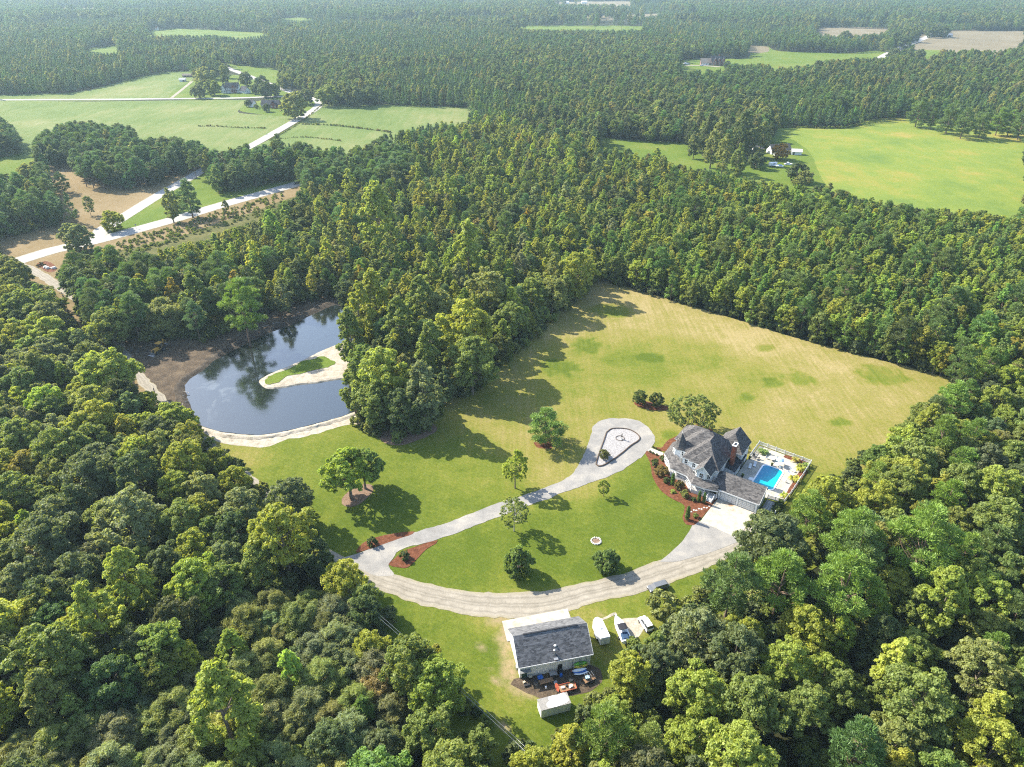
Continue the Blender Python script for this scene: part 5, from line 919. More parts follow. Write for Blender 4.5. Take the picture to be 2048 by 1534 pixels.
# side path pavers and paths
pav = tag(link(bpy.data.objects.new('paver_path', MB().prism([HW(*p)[:2] for p in [(10.9, 0.2), (14.2, 0.6), (14.3, 7.0), (10.9, 6.8)]], 0.13, 0.22).mesh('paver_path', M['grey_gravel']))), kind='structure')
pm = MB().box((0, 0, 0), (0.46, 0.34, 0.06)).mesh('paver', M['stone'])
for i in range(11):
    for j in range(2): put('paver', pm, pav, HW(11.75 + 0.62 * j, 0.75 + 0.55 * i, 0.245), HRZ + hr.uniform(-.06, .06))
for k in range(9):
    p = G(1377 + 5.2 * k, 1024 - 1.3 * k + (2 if k % 2 else 0)); o = put('stepping_stone', MB().lathe((0, 0, 0), [(0.27, 0.0), (0.25, 0.06), (0.1, 0.07)], 7).mesh('stepping_stone', M['stone']) if k == 0 else bpy.data.meshes['stepping_stone'], None, (*p, 0.2), hr.random() * 6); tag(o, f"{['first', 'second', 'third', 'fourth', 'fifth', 'sixth', 'seventh', 'eighth', 'ninth'][k]} pale stepping stone from the lawn across the red mulch bed", 'stepping stone', 'stepping stones in the mulch bed')
# pool furniture
def lounger(p, rz, label):
    t = thing('pool_lounger', label, 'lounger', p, rz, 'loungers on the pool terrace')
    put('seat', LM_['seat'], t); put('backrest', LM_['back'], t)
    for x, y in ((-0.75, -0.26), (-0.75, 0.26), (0.5, -0.26), (0.5, 0.26)): put('leg', LM_['leg'], t, (x, y, 0))
b = MB(); [b.box((-0.35, 0, 0.34), (1.25, 0.66, 0.05)), b.box((-0.35, 0.33, 0.34), (1.25, 0.05, 0.09)), b.box((-0.35, -0.33, 0.34), (1.25, 0.05, 0.09))]; LM_ = {'seat': b.mesh('seat', M['vinyl'])}
Mt = Matrix.Translation((0.28, 0, 0.36)) @ Matrix.Rotation(R(-35), 4, 'Y'); LM_['back'] = MB().box((0.36, 0, 0), (0.72, 0.66, 0.05), M=Mt).mesh('backrest', M['vinyl']); LM_['leg'] = MB().box((0, 0, 0.16), (0.05, 0.05, 0.33)).mesh('leg', M['vinyl'])
lounger(HW(2.7, 17.7, 0.3), HRZ + R(100), 'white lounger on the shaded terrace nearer the garage roof'); lounger(HW(3.5, 19.3, 0.3), HRZ + R(100), 'white lounger on the shaded terrace nearer the pool')
lounger(HW(12.7, 22.8, 0.3), HRZ + R(160), 'white lounger in the sun beyond the pool, farther from the garage'); lounger(HW(12.8, 20.9, 0.3), HRZ + R(165), 'white lounger in the sun beyond the pool, nearer the palm plants')
def table(p, r, label, mat, legs=4):
    t = thing('patio_table', label, 'table', p); MB().lathe((0, 0, 0.7), [(r * 0.97, 0), (r, 0.02), (r, 0.05), (0.02, 0.055)], 20).build('tabletop', M[mat], t)
    for k in range(legs): a = 6.283 * k / legs; put('leg', MB().tube((0, 0, 0), (0.05, 0, 0.7), 0.03, n=5).mesh('leg', M['vinyl']), t, (r * 0.6 * math.cos(a), r * 0.6 * math.sin(a), 0), a)
    return t
table(HW(6.6, 24.6, 0.3), 0.95, 'large round cream patio table beside the flower bed', 'stone'); table(HW(8.7, 22.6, 0.3), 0.7, 'small round white patio table under the blue parasol', 'vinyl'); table(HW(2.6, 22.3, 0.3), 0.5, 'small dark patio table in the shade by the back wing', 'bronze')
t = thing('parasol', 'pale blue parasol leaning over the small white patio table', 'parasol', HW(8.9, 23.3, 0.3), HRZ); MB().tube((0, 0, 0), (0.1, 0, 2.2), 0.03, n=6).build('pole', M['vinyl'], t)
b = MB(); b.lathe((0.1, 0, 1.75), [(1.15, 0.0), (1.0, 0.13), (0.5, 0.4), (0.03, 0.52)], 8); b.build('canopy', M['bluefab'], t)
def chair(p, rz, label, mat='vinyl'):
    t = thing('patio_chair', label, 'chair', p, rz, 'chairs on the pool terrace'); put('seat', MB().box((0, 0, 0.43), (0.46, 0.46, 0.04)).mesh('seat', M[mat]), t); put('backrest', MB().box((-0.22, 0, 0.7), (0.04, 0.46, 0.5)).mesh('backrest', M[mat]), t)
    for x in (-.2, .2):
        for y in (-.2, .2): put('leg', MB().box((0, 0, 0.21), (0.04, 0.04, 0.42)).mesh('leg', M[mat]), t, (x, y, 0))
for a, bb, rz, l, m in ((5.2, 24.2, 0, 'white patio chair on the house side of the cream table', 'vinyl'), (7.6, 26.0, 2.2, 'white patio chair between the cream table and the fence', 'vinyl'), (9.9, 24.2, 3.6, 'white patio chair behind the blue parasol', 'vinyl'), (2.0, 23.1, -1, 'dark patio chair by the back wing wall', 'bronze'), (3.4, 22.8, 2.9, 'dark patio chair by the small dark table', 'bronze'), (12.6, 16.6, 2.6, 'white patio chair alone in the sun by the pool', 'vinyl'), (9.6, 21.9, 2.0, 'white patio chair by the pool corner under the parasol', 'vinyl')): chair(HW(a, bb, 0.3), HRZ + rz, l, m)
def pot(p, label, s=1.0, mat='bronze'):
    t = thing('flower_pot', label, 'flower pot', p); MB().lathe((0, 0, 0), [(0.2 * s, 0), (0.3 * s, 0.45 * s), (0.32 * s, 0.5 * s), (0.26 * s, 0.48 * s), (0.02, 0.42 * s)], 12).build('pot', M[mat], t); c = put('plant', SPEC[BUSH[0]][2], t, (0, 0, 0.4 * s), 0, 0.22 * s); c['tint'] = list(T['mid'])
pot(HW(2.4, 12.2, 0.3), 'dark pot with a small green plant by the sunroom end', 1.2, 'black'); pot(HW(7.4, 21.9, 0.3), 'pot with a small plant at the far pool corner', 1.0); pot(HW(1.3, 21.3, 0.3), 'pot standing against the back wing wall', 1.1)
def palm_mesh(seed, n=16, L=1.5):
    g = random.Random(seed); V = []; lv = []
    for k in range(n):
        a = 6.283 * k / n + g.uniform(-.3, .3); el = g.uniform(0.5, 1.35); l = L * g.uniform(0.7, 1.1); p = Vector((0, 0, 0.35)); w = 0.2; s = Vector((-math.sin(a), math.cos(a), 0)); q = g.random()
        for i in range(4):
            d = Vector((math.cos(a) * math.cos(el), math.sin(a) * math.cos(el), math.sin(el))); p2 = p + d * (l / 4); w2 = (0.26, 0.24, 0.15, 0.02)[i]
            V += [p - s * w, p + s * w, p2 + s * w2, p2 - s * w2]; lv.append(min(1, max(0, q + g.uniform(-.15, .15)))); p, w = p2, w2; el -= 0.55
    m = mesh_np('fronds', [tuple(v) for v in V], np.arange(len(V)).reshape(-1, 4), [M['leaf']])
    for an, x in (('lv', lv), ('age', [0.0] * len(lv))): at = m.attributes.new(an, 'FLOAT', 'FACE'); at.data.foreach_set('value', x)
    return m
PALM = [palm_mesh(s) for s in (1, 2, 3)]
def palms(center, n, spread, label, tint):
    for k in range(n):
        a, bb = center[0] + hr.uniform(-spread, spread), center[1] + hr.uniform(-spread, spread); s = hr.uniform(0.75, 1.35); t = thing('palm_plant', (['leftmost', 'middle', 'rightmost'][k] + ' ' if n == 3 else ['nearer', 'farther'][k] + ' ' if n == 2 else '') + label, 'plant', HW(a, bb, 0.3), hr.random() * 6, 'banana plants round the pool terrace'); t.scale = (s, s, s)
        MB().tube((0, 0, 0), (0, 0, 0.5), 0.1, 0.06, 6).build('stem', M['bark'], t); c = put('fronds', PALM[k % 3], t); c['tint'] = [v * hr.uniform(.85, 1.15) for v in tint]
palms((3.6, 26.8), 3, 0.9, 'broad-leaved plant at the terrace corner near the back wing', (1.2, 1.3, 1.0)); palms((12.3, 27.3), 2, 0.7, 'bright broad-leaved plant halfway along the hay field fence', (1.9, 1.8, 1.0)); palms((15.0, 27.0), 2, 0.7, 'bushy broad-leaved plant at the far fence corner', (1.4, 1.4, 1.0)); palms((14.8, 24.6), 3, 0.8, 'yellow-green broad-leaved plant beside the sunny loungers', (1.9, 1.7, 1.0)); palms((14.7, 19.0), 3, 0.8, 'light green broad-leaved plant midway along the side fence', (2.0, 1.9, 1.0)); palms((14.2, 10.2), 3, 0.8, 'drooping broad-leaved plant inside the fence behind the gate', (1.9, 1.8, 1.0))
# shrubs round the house
def shrub(u, v, r, hgt, tint, label, name='round_shrub', cat='shrub', spec=None, group='shrubs round the house', xy=None):
    p = xy or G(u, v); sp = SPEC[spec if spec is not None else BUSH[hr.randrange(2)]]; t = thing(name, label, cat, (*p[:2], 0.15), hr.random() * 6, group); s = (r / sp[4], r / sp[4], hgt / sp[3]); t.scale = s
    put('trunk', sp[1], t); c = put('crown', sp[2], t); c['tint'] = list(tint); return t
def column_tree(u, v, r, hgt, label):
    p = G(u, v); t = thing('cypress_column', label, 'tree', (*p, 0.2), hr.random() * 6, 'columnar evergreens by the house'); t.scale = (r, r, hgt); put('trunk', CYP[0], t); c = put('crown', CYP[1], t); c['tint'] = [0.8, 1.0, 0.9]
_c = np.array([(0.55 * math.cos(k * 2.4) * (1 - 0.75 * (k / 27) ** 2) * (0.6 + 0.4 * math.sin(k)), 0.55 * math.sin(k * 2.4) * (1 - 0.75 * (k / 27) ** 2), 0.06 + 0.9 * k / 27) for k in range(28)]); _q = np.full(28, 0.36)
_v = leaves(_c, _q, 60, 0.20, 0.4, 0.5, 0.5, 0.28, 5, inner=0.4); _v[0][:, 2] = np.clip(_v[0][:, 2], 0.0, 1.02); CYP = (MB().tube((0, 0, 0), (0, 0, 0.3), 0.12, 0.08, 6).mesh('trunk', M['bark']), crown_mesh('crown', [_v], M['needle']))
column_tree(1344, 970, 0.75, 3.6, 'dark columnar evergreen beside the porch railing'); column_tree(1397, 1004, 0.65, 3.4, 'left one of the two dark columnar evergreens near the front steps'); column_tree(1407, 1007, 0.65, 3.3, 'right one of the two dark columnar evergreens near the front steps'); column_tree(1374, 1040, 0.8, 4.2, 'tall columnar evergreen at the mulch bed tip on the lawn')
shrub(1311, 933, 1.2, 2.2, T['dark'], 'dark green round shrub at the porch corner by the front walk'); shrub(1322, 950, 1.9, 2.9, (1.5, 1.0, 1.1), 'large bronze-leaved round shrub below the porch', spec=SPREAD[0]); shrub(1358, 978, 1.4, 2.3, (1.0, 0.75, 0.9), 'dark bronze round shrub between two columnar evergreens'); shrub(1370, 994, 1.2, 1.9, T['olive'], 'pale olive clipped round shrub in the mulch bed'); shrub(1332, 965, 1.0, 1.5, T['dark'], 'low dark shrub below the bronze shrub'); shrub(1391, 1035, 0.8, 1.1, T['mid'], 'small green shrub in the mulch beside the concrete pad'); shrub(1387, 1002, 0.7, 1.1, T['dark'], 'small dark shrub left of the front steps'); shrub(1345, 985, 0.9, 0.6, T['bright'], 'low bright green plant in the mulch bed'); shrub(1325, 921, 0.9, 1.6, T['oak'], 'grey-green shrub against the porch beside the walk')
for k, (u, v) in enumerate([(1300, 905), (1306, 908), (1313, 911), (1306, 896), (1312, 899), (1318, 902)]): shrub(u, v, 0.42, 0.5, T['dark'], f"{['first', 'second', 'third'][k % 3]} low clipped shrub along the {'near' if k < 3 else 'far'} edge of the front walk", group='low hedge by the front walk')
for xy, l in (((14.6, 3.0), 'dark evergreen shrub at the near end of the paver path fence'), ((14.0, 4.6), 'dark round shrub midway along the paver path'), ((14.3, 6.2), 'tall dark shrub beside the gate at the paver path')): shrub(0, 0, 1.2, 1.9, T['dark'], l, xy=HW(*xy))
shrub(0, 0, 0.7, 0.8, T['dark'], 'small round shrub at the gravel corner below the paver path', xy=HW(14.9, 0.6))
t = thing('rubbish_bin', 'black wheeled rubbish bin against the garage side wall', 'bin', HW(11.0, 1.6, 0.22), HRZ); MB().box((0, 0, 0.5), (0.6, 0.6, 1.0)).build('body', M['black'], t, bevel=0.04); MB().box((0.02, 0, 1.03), (0.66, 0.64, 0.07)).build('lid', M['black'], t, bevel=0.02)
def wheel(parent, p, r, w, ax='y'):
    """tyre and rim; ax: the axle"""
    k = (round(r, 3), round(w, 3))
    if k not in _wh:
        pr = [(r * 0.55, -w / 2), (r * 0.93, -w / 2), (r, -w * 0.3), (r, w * 0.3), (r * 0.93, w / 2), (r * 0.55, w / 2)]; b = MB(); b.lathe((0, 0, 0), pr, 16); c = MB(); c.lathe((0, 0, 0), [(r * 0.2, -w * 0.52), (r * 0.56, -w * 0.46), (r * 0.56, w * 0.46), (r * 0.2, w * 0.52)], 12); _wh[k] = (b.mesh('wheel', M['rubber']), c.mesh('rim', M['steel']))
    o = put('wheel', _wh[k][0], parent, p); o.rotation_euler = (math.pi / 2, 0, 0) if ax == 'y' else (0, math.pi / 2, 0); put('rim', _wh[k][1], o); return o
_wh = {}
# riding mower parked on the pad corner
t = thing('riding_mower', 'beige and black riding mower parked at the concrete pad corner', 'mower', HW(10.0, -1.9, 0.21), HRZ + R(200))
b = MB(); b.box((0.45, 0, 0.55), (0.85, 0.55, 0.4)); b.box((0.02, 0, 0.42), (1.5, 0.5, 0.16)); b.build('hood', M['beige'], t, bevel=0.05); MB().box((0.0, 0, 0.2), (0.75, 1.1, 0.16)).build('deck', M['black'], t, bevel=0.03)
b = MB(); b.box((-0.42, 0, 0.66), (0.42, 0.45, 0.12)); b.box((-0.62, 0, 0.88), (0.1, 0.45, 0.42)); b.build('seat', M['black'], t, bevel=0.03); b = MB(); b.tube((0.05, 0, 0.6), (-0.08, 0, 0.95), 0.03, n=5); b.lathe((-0.09, 0, 0.95), [(0.17, 0), (0.19, 0.02), (0.17, 0.04)], 12); b.build('steering_wheel', M['black'], t)
for x, y, r in ((-0.45, 0.45, 0.3), (-0.45, -0.45, 0.3), (0.62, 0.4, 0.2), (0.62, -0.4, 0.2)): wheel(t, (x, y, r), r, 0.2)
# ------------------------------------------------------------------ the barn yard
BO = G(1040, 1359); BRZ = math.atan2(0.216, 0.976)
def BW(a, b, z=0.0): c, s = math.cos(BRZ), math.sin(BRZ); return (BO[0] + a * c - b * s, BO[1] + a * s + b * c, z)
sheet('barn_apron', [BW(*p)[:2] for p in [(-0.6, 9.2), (14.0, 9.2), (13.95, 14.9), (-0.55, 14.6)]], 0.215, M['concrete'], smooth=False, grid=1.0, attrs={'rust': lambda x, y: 0.35 * (np.sin(x * 1.3) * np.sin(y * 1.9) > 0.5)})
sheet('barn_yard_dirt', [BW(*p)[:2] for p in [(-1.2, 0.2), (14.6, 0.2), (15.8, -1.0), (15.2, -4.4), (10, -5.6), (4, -5.2), (1.5, -4.0), (-0.8, -2.2)]], 0.135, M['dirt'], 1.0, 0.5)
barn = thing('barn', 'cream metal barn with a charcoal shingled gable roof and lean clutter along its wall', 'barn', (BO[0], BO[1], 0.12), BRZ)
b = MB(); b.prism([(0, 0.15), (14.3, 0.15), (14.3, 9.05), (0, 9.05)], 0, 3.55)
for x0, x1 in ((0.0, 0.2), (14.1, 14.3)): b.extrude([(0.15, 3.56), (9.05, 3.56), (4.6, 6.75)], ((x0, 0), (0, 1)), ((x1, 0), (0, 1)))
b.build('wall', M['cream'], barn)
b = MB(); b.extrude([(-0.25, 3.42), (4.6, 6.85), (4.6, 7.05), (-0.25, 3.62)], ((-0.35, 0), (0, 1)), ((14.65, 0), (0, 1))); b.extrude([(4.6, 6.85), (9.4, 3.45), (9.4, 3.65), (4.6, 7.05)], ((-0.35, 0), (0, 1)), ((14.65, 0), (0, 1))); rf = b.build('roof', M['barnroof'], barn)
b = MB(); b.extrude([(4.45, 7.0), (4.75, 7.0), (4.75, 7.1), (4.45, 7.1)], ((1.6, 0), (0, 1)), ((12.7, 0), (0, 1))); b.build('ridge_vent', M['black'], rf)
b = MB(); [b.extrude([(-0.27, 3.36), (4.6, 6.8), (4.6, 7.08), (-0.27, 3.64)], ((x, 0), (0, 1)), ((x + 0.05, 0), (0, 1))) for x in (-0.41, 14.66)]; b.box((7.15, -0.28, 3.5), (15.0, 0.06, 0.22)); b.build('fascia', M['trim'], rf)
MB().lathe((7.5, 2.1, 5.2), [(0.28, -0.2), (0.28, 0.12), (0.2, 0.2), (0.02, 0.22)], 12).build('round_vent', M['trim'], rf)
b = MB(); b.tube((7.1, 0.9, 4.2), (7.1, 0.9, 5.3), 0.15, n=10); b.lathe((7.1, 0.9, 5.3), [(0.26, 0), (0.26, 0.16), (0.03, 0.3)], 10); b.build('stove_pipe', M['steel'], rf)
b = MB(); b.box((7.15, 0.02, 3.92), (0.85, 0.55, 0.14), M=None); b.build('flue_collar', M['steel'], rf)
d = MB().box((0.9, 0.13, 1.05), (1.05, 0.06, 2.1)).build('door', M['greenpaint'], barn); b = MB(); b.box((1.05, -0.25, 2.35), (2.2, 0.8, 0.06)); b.build('door_canopy', M['steel'], d)
MB().box((9.3, 0.13, 1.05), (1.15, 0.06, 2.1)).build('pale_door', M['doorskin'], barn); MB().box((8.05, 0.13, 1.0), (0.9, 0.06, 1.9)).build('open_doorway', M['black'], barn)
for x in (2.6, 7.2, 11.8): MB().box((x, 9.08, 1.4), (3.2, 0.07, 2.8)).build('roller_door', M['doorskin'], barn)
b = MB(); b.box((-0.15, 2.2, 0.7), (0.35, 0.8, 0.7)); b.build('meter_box', M['steel'], barn)
# kayaks and paddle boards on a wall rack
def hull(name, L, w, h, mat, tilt=0.0, deck=None):
    V = []; F = []; n = 13; k = 8
    for i in range(n):
        s = i / (n - 1) * 2 - 1; q = max(0.02, 1 - abs(s) ** 2.4); r = 0.25 * h * abs(s) ** 2.5
        for j in range(k): a = 2 * math.pi * j / k; V.append((s * L / 2, math.cos(a) * w / 2 * q, math.sin(a) * h / 2 * (0.35 + 0.65 * q) + r))
    for i in range(n - 1):
        for j in range(k): F.append((i * k + j, (i + 1) * k + j, (i + 1) * k + (j + 1) % k, i * k + (j + 1) % k))
    return mesh_np(name, V, F, [mat], True)
t = thing('kayak_rack', 'dark steel kayak rack fixed on the barn wall behind the green kayak', 'rack', BW(12, 0, 0.12), BRZ)
for x in (-1.4, 0.1, 1.4): b = MB(); b.box((x, 0.02, 1.3), (0.08, 0.08, 2.6)); b.box((x, -0.32, 1.45), (0.07, 0.65, 0.07)); b.box((x, -0.5, 0.75), (0.07, 1.0, 0.07)); b.build('bracket', M['steel'], t)
def boatlet(name, label, p, L, w, h, mat, roll, cat, extra=None):
    t = thing(name, label, cat, p, BRZ); o = link(bpy.data.objects.new('hull', hull('hull', L, w, h, M[mat])), t); o.rotation_euler = (roll, 0, 0)
    if extra: q = MB(); q.lathe((0, 0, h * 0.46), [(w * 0.36, 0), (w * 0.36, 0.05), (w * 0.30, 0.05), (w * 0.28, -0.03)], 12); r = q.build('cockpit_rim', M[extra], t); r.scale = (1.5, 0.8, 1); r.rotation_euler = (roll, 0, 0)
boatlet('kayak', 'green kayak on the upper rack arms against the barn wall', BW(12.1, -0.3, 1.75), 3.0, 0.75, 0.36, 'greenp', R(35), 'kayak', 'black'); boatlet('kayak', 'yellow kayak just under the green kayak on the barn rack', BW(12.15, -0.55, 1.32), 3.0, 0.72, 0.34, 'yellowp', R(35), 'kayak', 'black')
boatlet('paddle_board', 'white paddle board below the yellow kayak by the barn wall', BW(11.7, -0.95, 0.80), 3.1, 0.7, 0.14, 'whitep', R(20), 'paddle board'); boatlet('paddle_board', 'white paddle board lowest and nearest the yard beside the barn', BW(12.0, -1.45, 0.42), 3.1, 0.7, 0.14, 'whitep', R(12), 'paddle board'); boatlet('paddle_board', 'blue paddle board between the two white ones by the barn', BW(11.85, -1.2, 0.6), 3.0, 0.66, 0.12, 'bluep', R(15), 'paddle board')
def crate(name, label, cat, a, bb, d, mat, z=0.13, rz=0.0, lid=None):
    t = thing(name, label, cat, BW(a, bb, z), BRZ + rz); MB().box((0, 0, d[2] / 2), d).build('body', M[mat], t, bevel=0.03)
    if lid: MB().box((0, 0, d[2] + 0.03), (d[0] + 0.06, d[1] + 0.06, 0.06)).build('lid', M[lid], t, bevel=0.01)
    return t
t = thing('work_table', 'grey topped work table standing by the barn wall', 'table', BW(6.45, -0.75, 0.13), BRZ); MB().box((0, 0, 1.0), (1.5, 1.15, 0.06)).build('tabletop', M['steel'], t)
for x in (-.65, .65):
    for y in (-.48, .48): put('leg', MB().box((0, 0, 0.49), (0.07, 0.07, 0.97)).mesh('leg', M['steel']), t, (x, y, 0))
crate('storage_tote', 'bright blue plastic tote on the ground below the barn wall', 'tote', 3.85, -0.85, (0.95, 0.8, 0.6), 'bluep', rz=0.2, lid='bluep')
crate('wheelie_bin', 'navy wheelie bin by the dark barn doorway', 'bin', 8.1, -0.55, (0.6, 0.6, 1.0), 'navy', lid='black'); crate('fuel_drum', 'small blue drum in front of the navy bin', 'drum', 8.0, -1.15, (0.45, 0.45, 0.7), 'bluep', rz=0.5)
crate('cabinet', 'small dark cabinet leaning by the green barn door', 'cabinet', 2.0, -0.45, (0.6, 0.5, 0.8), 'bronze', lid='beige'); crate('cooler_box', 'white cooler box at the end of the plank bench', 'cooler', 6.5, -2.4, (0.6, 0.4, 0.4), 'whitep', rz=0.3, lid='steel'); crate('cardboard_box', 'pale box on the ground near the barn corner', 'box', 0.6, -1.0, (0.5, 0.4, 0.35), 'beige', rz=0.4); crate('tool_chest', 'black tool chest at the barn corner below the green door', 'chest', 1.0, -1.7, (1.2, 0.5, 0.3), 'black', rz=0.15); crate('grill_cart', 'grey covered grill between the tool chest and plank bench', 'grill', 2.7, -1.8, (0.55, 0.9, 0.85), 'steel', rz=0.2, lid='black'); crate('water_jug', 'white jug on the grass in front of the plank bench', 'jug', 4.4, -3.0, (0.3, 0.3, 0.45), 'whitep')
t = thing('plank_bench', 'long plank bench on trestles piled with boards', 'bench', BW(4.7, -1.9, 0.13), BRZ + 0.1)
for k in range(5): put('plank', MB().box((0, 0, 0), (2.9 - 0.2 * (k % 3), 0.17, 0.05)).mesh('plank', M['wood']), t, (0.1 * (k % 2), -0.38 + 0.19 * k, 0.62 + 0.012 * (k % 3)), hr.uniform(-.04, .04))
for x in (-1.1, 1.1):
    for y in (-0.35, 0.35): put('leg', MB().box((0, 0, 0.29), (0.08, 0.08, 0.58)).mesh('leg', M['wood']), t, (x, y, 0))
t = thing('lumber_pile', 'dark boards stacked on the ground along the barn wall', 'lumber', BW(3.0, -0.55, 0.13), BRZ)
for k in range(6): put('board', MB().box((0, 0, 0), (2.0, 0.16, 0.06)).mesh('board', M['polewood']), t, (hr.uniform(-.2, .2), -0.3 + 0.17 * (k % 3), 0.05 + 0.07 * (k // 3)), hr.uniform(-.08, .08))
t = thing('ramp_board', 'rust red pointed board propped in front of the grey work table', 'board', BW(6.45, -3.75, 0.16), BRZ + R(92)); Mt = Matrix.Translation((0, 0, 0.42)) @ Matrix.Rotation(R(-16), 4, 'Y')
b = MB(); v = [(-0.9, 0), (-0.4, -0.3), (0.5, -0.34), (0.95, -0.12), (0.95, 0.12), (0.5, 0.34), (-0.4, 0.3)]; b.add([Mt @ Vector((x, y, z)) for z in (0, 0.07) for x, y in v], [tuple(range(6, -1, -1)), tuple(range(7, 14))] + [(i, (i + 1) % 7, 7 + (i + 1) % 7, 7 + i) for i in range(7)]); b.build('panel', M['redpaint'], t); MB().box((0.75, 0, 0.3), (0.08, 0.08, 0.6)).build('prop', M['wood'], t)
def flat_trailer(label, a, bb, L, W, rz, rail='redpaint'):
    t = thing('utility_trailer', label, 'trailer', BW(a, bb, 0.13), BRZ + rz); 
    for k in range(int(W / 0.2)): put('deck_board', MB().box((0, 0, 0), (L, 0.185, 0.05)).mesh('deck_board', M['wood']), t, (0, -W / 2 + 0.1 + 0.2 * k, 0.55))
    b = MB(); [b.box((0, s * (W / 2 + 0.05), 0.62), (L, 0.06, 0.22)) for s in (-1, 1)]; b.box((L / 2 + 0.03, 0, 0.62), (0.06, W, 0.22)); b.build('side_rail', M[rail], t); b = MB(); b.tube((-L / 2, -W / 2, 0.5), (-L / 2 - 1.1, 0, 0.45), 0.05, n=5); b.tube((-L / 2, W / 2, 0.5), (-L / 2 - 1.1, 0, 0.45), 0.05, n=5); b.build('drawbar', M['black'], t)
    for s in (-1, 1): wheel(t, (0.2, s * (W / 2 + 0.2), 0.3), 0.3, 0.2)
    return t
flat_trailer('red railed utility trailer loaded with buckets and boxes near the white shed', 8.4, -4.1, 3.2, 1.5, 0.06); flat_trailer('black railed trailer with frames beside the trees by the barn', 13.0, -3.1, 2.3, 1.5, 0.25, 'black')
for a, bb, d, m, l, nm in ((7.45, -4.1, (0.7, 0.35, 0.3), 'whitep', 'white chest lying on the near end of the red trailer', 'cooler_box'), (8.3, -3.9, (0.4, 0.4, 0.45), 'black', 'black bucket on the middle of the red trailer', 'bucket'), (8.75, -4.4, (0.3, 0.3, 0.25), 'whitep', 'small white tub on the red trailer edge', 'tub')): crate(nm, l, nm.split('_')[0], a, bb, d, m, 0.72)
t = thing('round_tub', 'round pale tub on the far end of the red trailer', 'tub', BW(9.1, -4.15, 0.72)); MB().lathe((0, 0, 0), [(0.26, 0), (0.3, 0.3), (0.27, 0.3), (0.24, 0.08), (0.02, 0.06)], 14).build('bowl', M['stone'], t); MB().lathe((0, 0, 0.3), [(0.3, 0.0), (0.32, 0.02), (0.3, 0.04)], 14).build('rim', M['whitep'], t)
t = thing('rain_barrel', 'dark green barrel standing behind the red trailer', 'barrel', BW(9.5, -3.0, 0.13)); MB().lathe((0, 0, 0), [(0.32, 0), (0.42, 0.3), (0.42, 0.75), (0.34, 1.05), (0.02, 1.07)], 14).build('body', M['greenpaint'], t); MB().lathe((0, 0, 1.05), [(0.36, 0), (0.36, 0.05), (0.02, 0.06)], 14).build('lid', M['black'], t)
t = thing('frame_rack', 'upright metal frames standing on the black trailer', 'rack', BW(13.1, -3.0, 0.72), BRZ + 0.25)
for k in range(4): x = -0.8 + 0.5 * k; b = MB(); b.tube((x, -0.6, 0), (x, -0.6, 0.9), 0.03, n=5); b.tube((x, 0.6, 0), (x, 0.6, 0.9), 0.03, n=5); b.tube((x, -0.6, 0.9), (x, 0.6, 0.9), 0.03, n=5); b.build('frame', M['steel'], t)
crate('engine_block', 'dark engine parts under a blue sheet on the black trailer', 'engine', 12.7, -3.15, (0.8, 0.6, 0.45), 'navy', 0.72, lid='bluefab')
t = thing('push_mower', 'small dark push mower by the pale barn door', 'mower', BW(10.2, -0.7, 0.13), BRZ + 1.0); MB().box((0, 0, 0.22), (0.6, 0.45, 0.18)).build('deck', M['black'], t, bevel=0.03); b = MB(); b.tube((-0.3, -0.18, 0.3), (-0.85, -0.18, 0.95), 0.02, n=5); b.tube((-0.3, 0.18, 0.3), (-0.85, 0.18, 0.95), 0.02, n=5); b.tube((-0.85, -0.18, 0.95), (-0.85, 0.18, 0.95), 0.02, n=5); b.build('handle', M['steel'], t); MB().box((0, 0, 0.4), (0.25, 0.25, 0.18)).build('engine', M['redpaint'], t, bevel=0.02)
for x, y in ((-.25, .26), (-.25, -.26), (.25, .26), (.25, -.26)): wheel(t, (x, y, 0.11), 0.11, 0.06)
# white box shed
t = thing('box_shed', 'white box shed with a white tarpaulin patch over its grey flat roof', 'shed', BW(1.9, -9.05, 0.12), BRZ + 0.06)
MB().prism([(0, 0), (5.7, 0), (5.7, 2.3), (0, 2.3)], 0.15, 2.35).build('wall', M['cream'], t); MB().box((2.85, 1.15, 2.39), (5.86, 2.46, 0.08)).build('roof', M['grey_gravel'], t)
tp = refine([(1.3, 0.35), (1.9, 0.06), (3.4, 0.02), (5.0, 0.25), (5.55, 0.6), (5.5, 1.3), (5.25, 2.2), (4.6, 2.3), (4.0, 2.15), (3.2, 2.32), (2.1, 2.25), (1.95, 1.75), (2.1, 1.45), (1.4, 1.1)], 0.15, 0.06); MB().prism(tp, 2.435, 2.47).build('tarpaulin', M['tarp'], t)
for x in (0.5, 5.2): MB().box((x, 1.15, 0.08), (0.3, 2.2, 0.16)).build('skid', M['wood'], t)
MB().box((0.03, 1.15, 1.2), (0.09, 1.2, 1.9)).build('door', M['doorskin'], t)
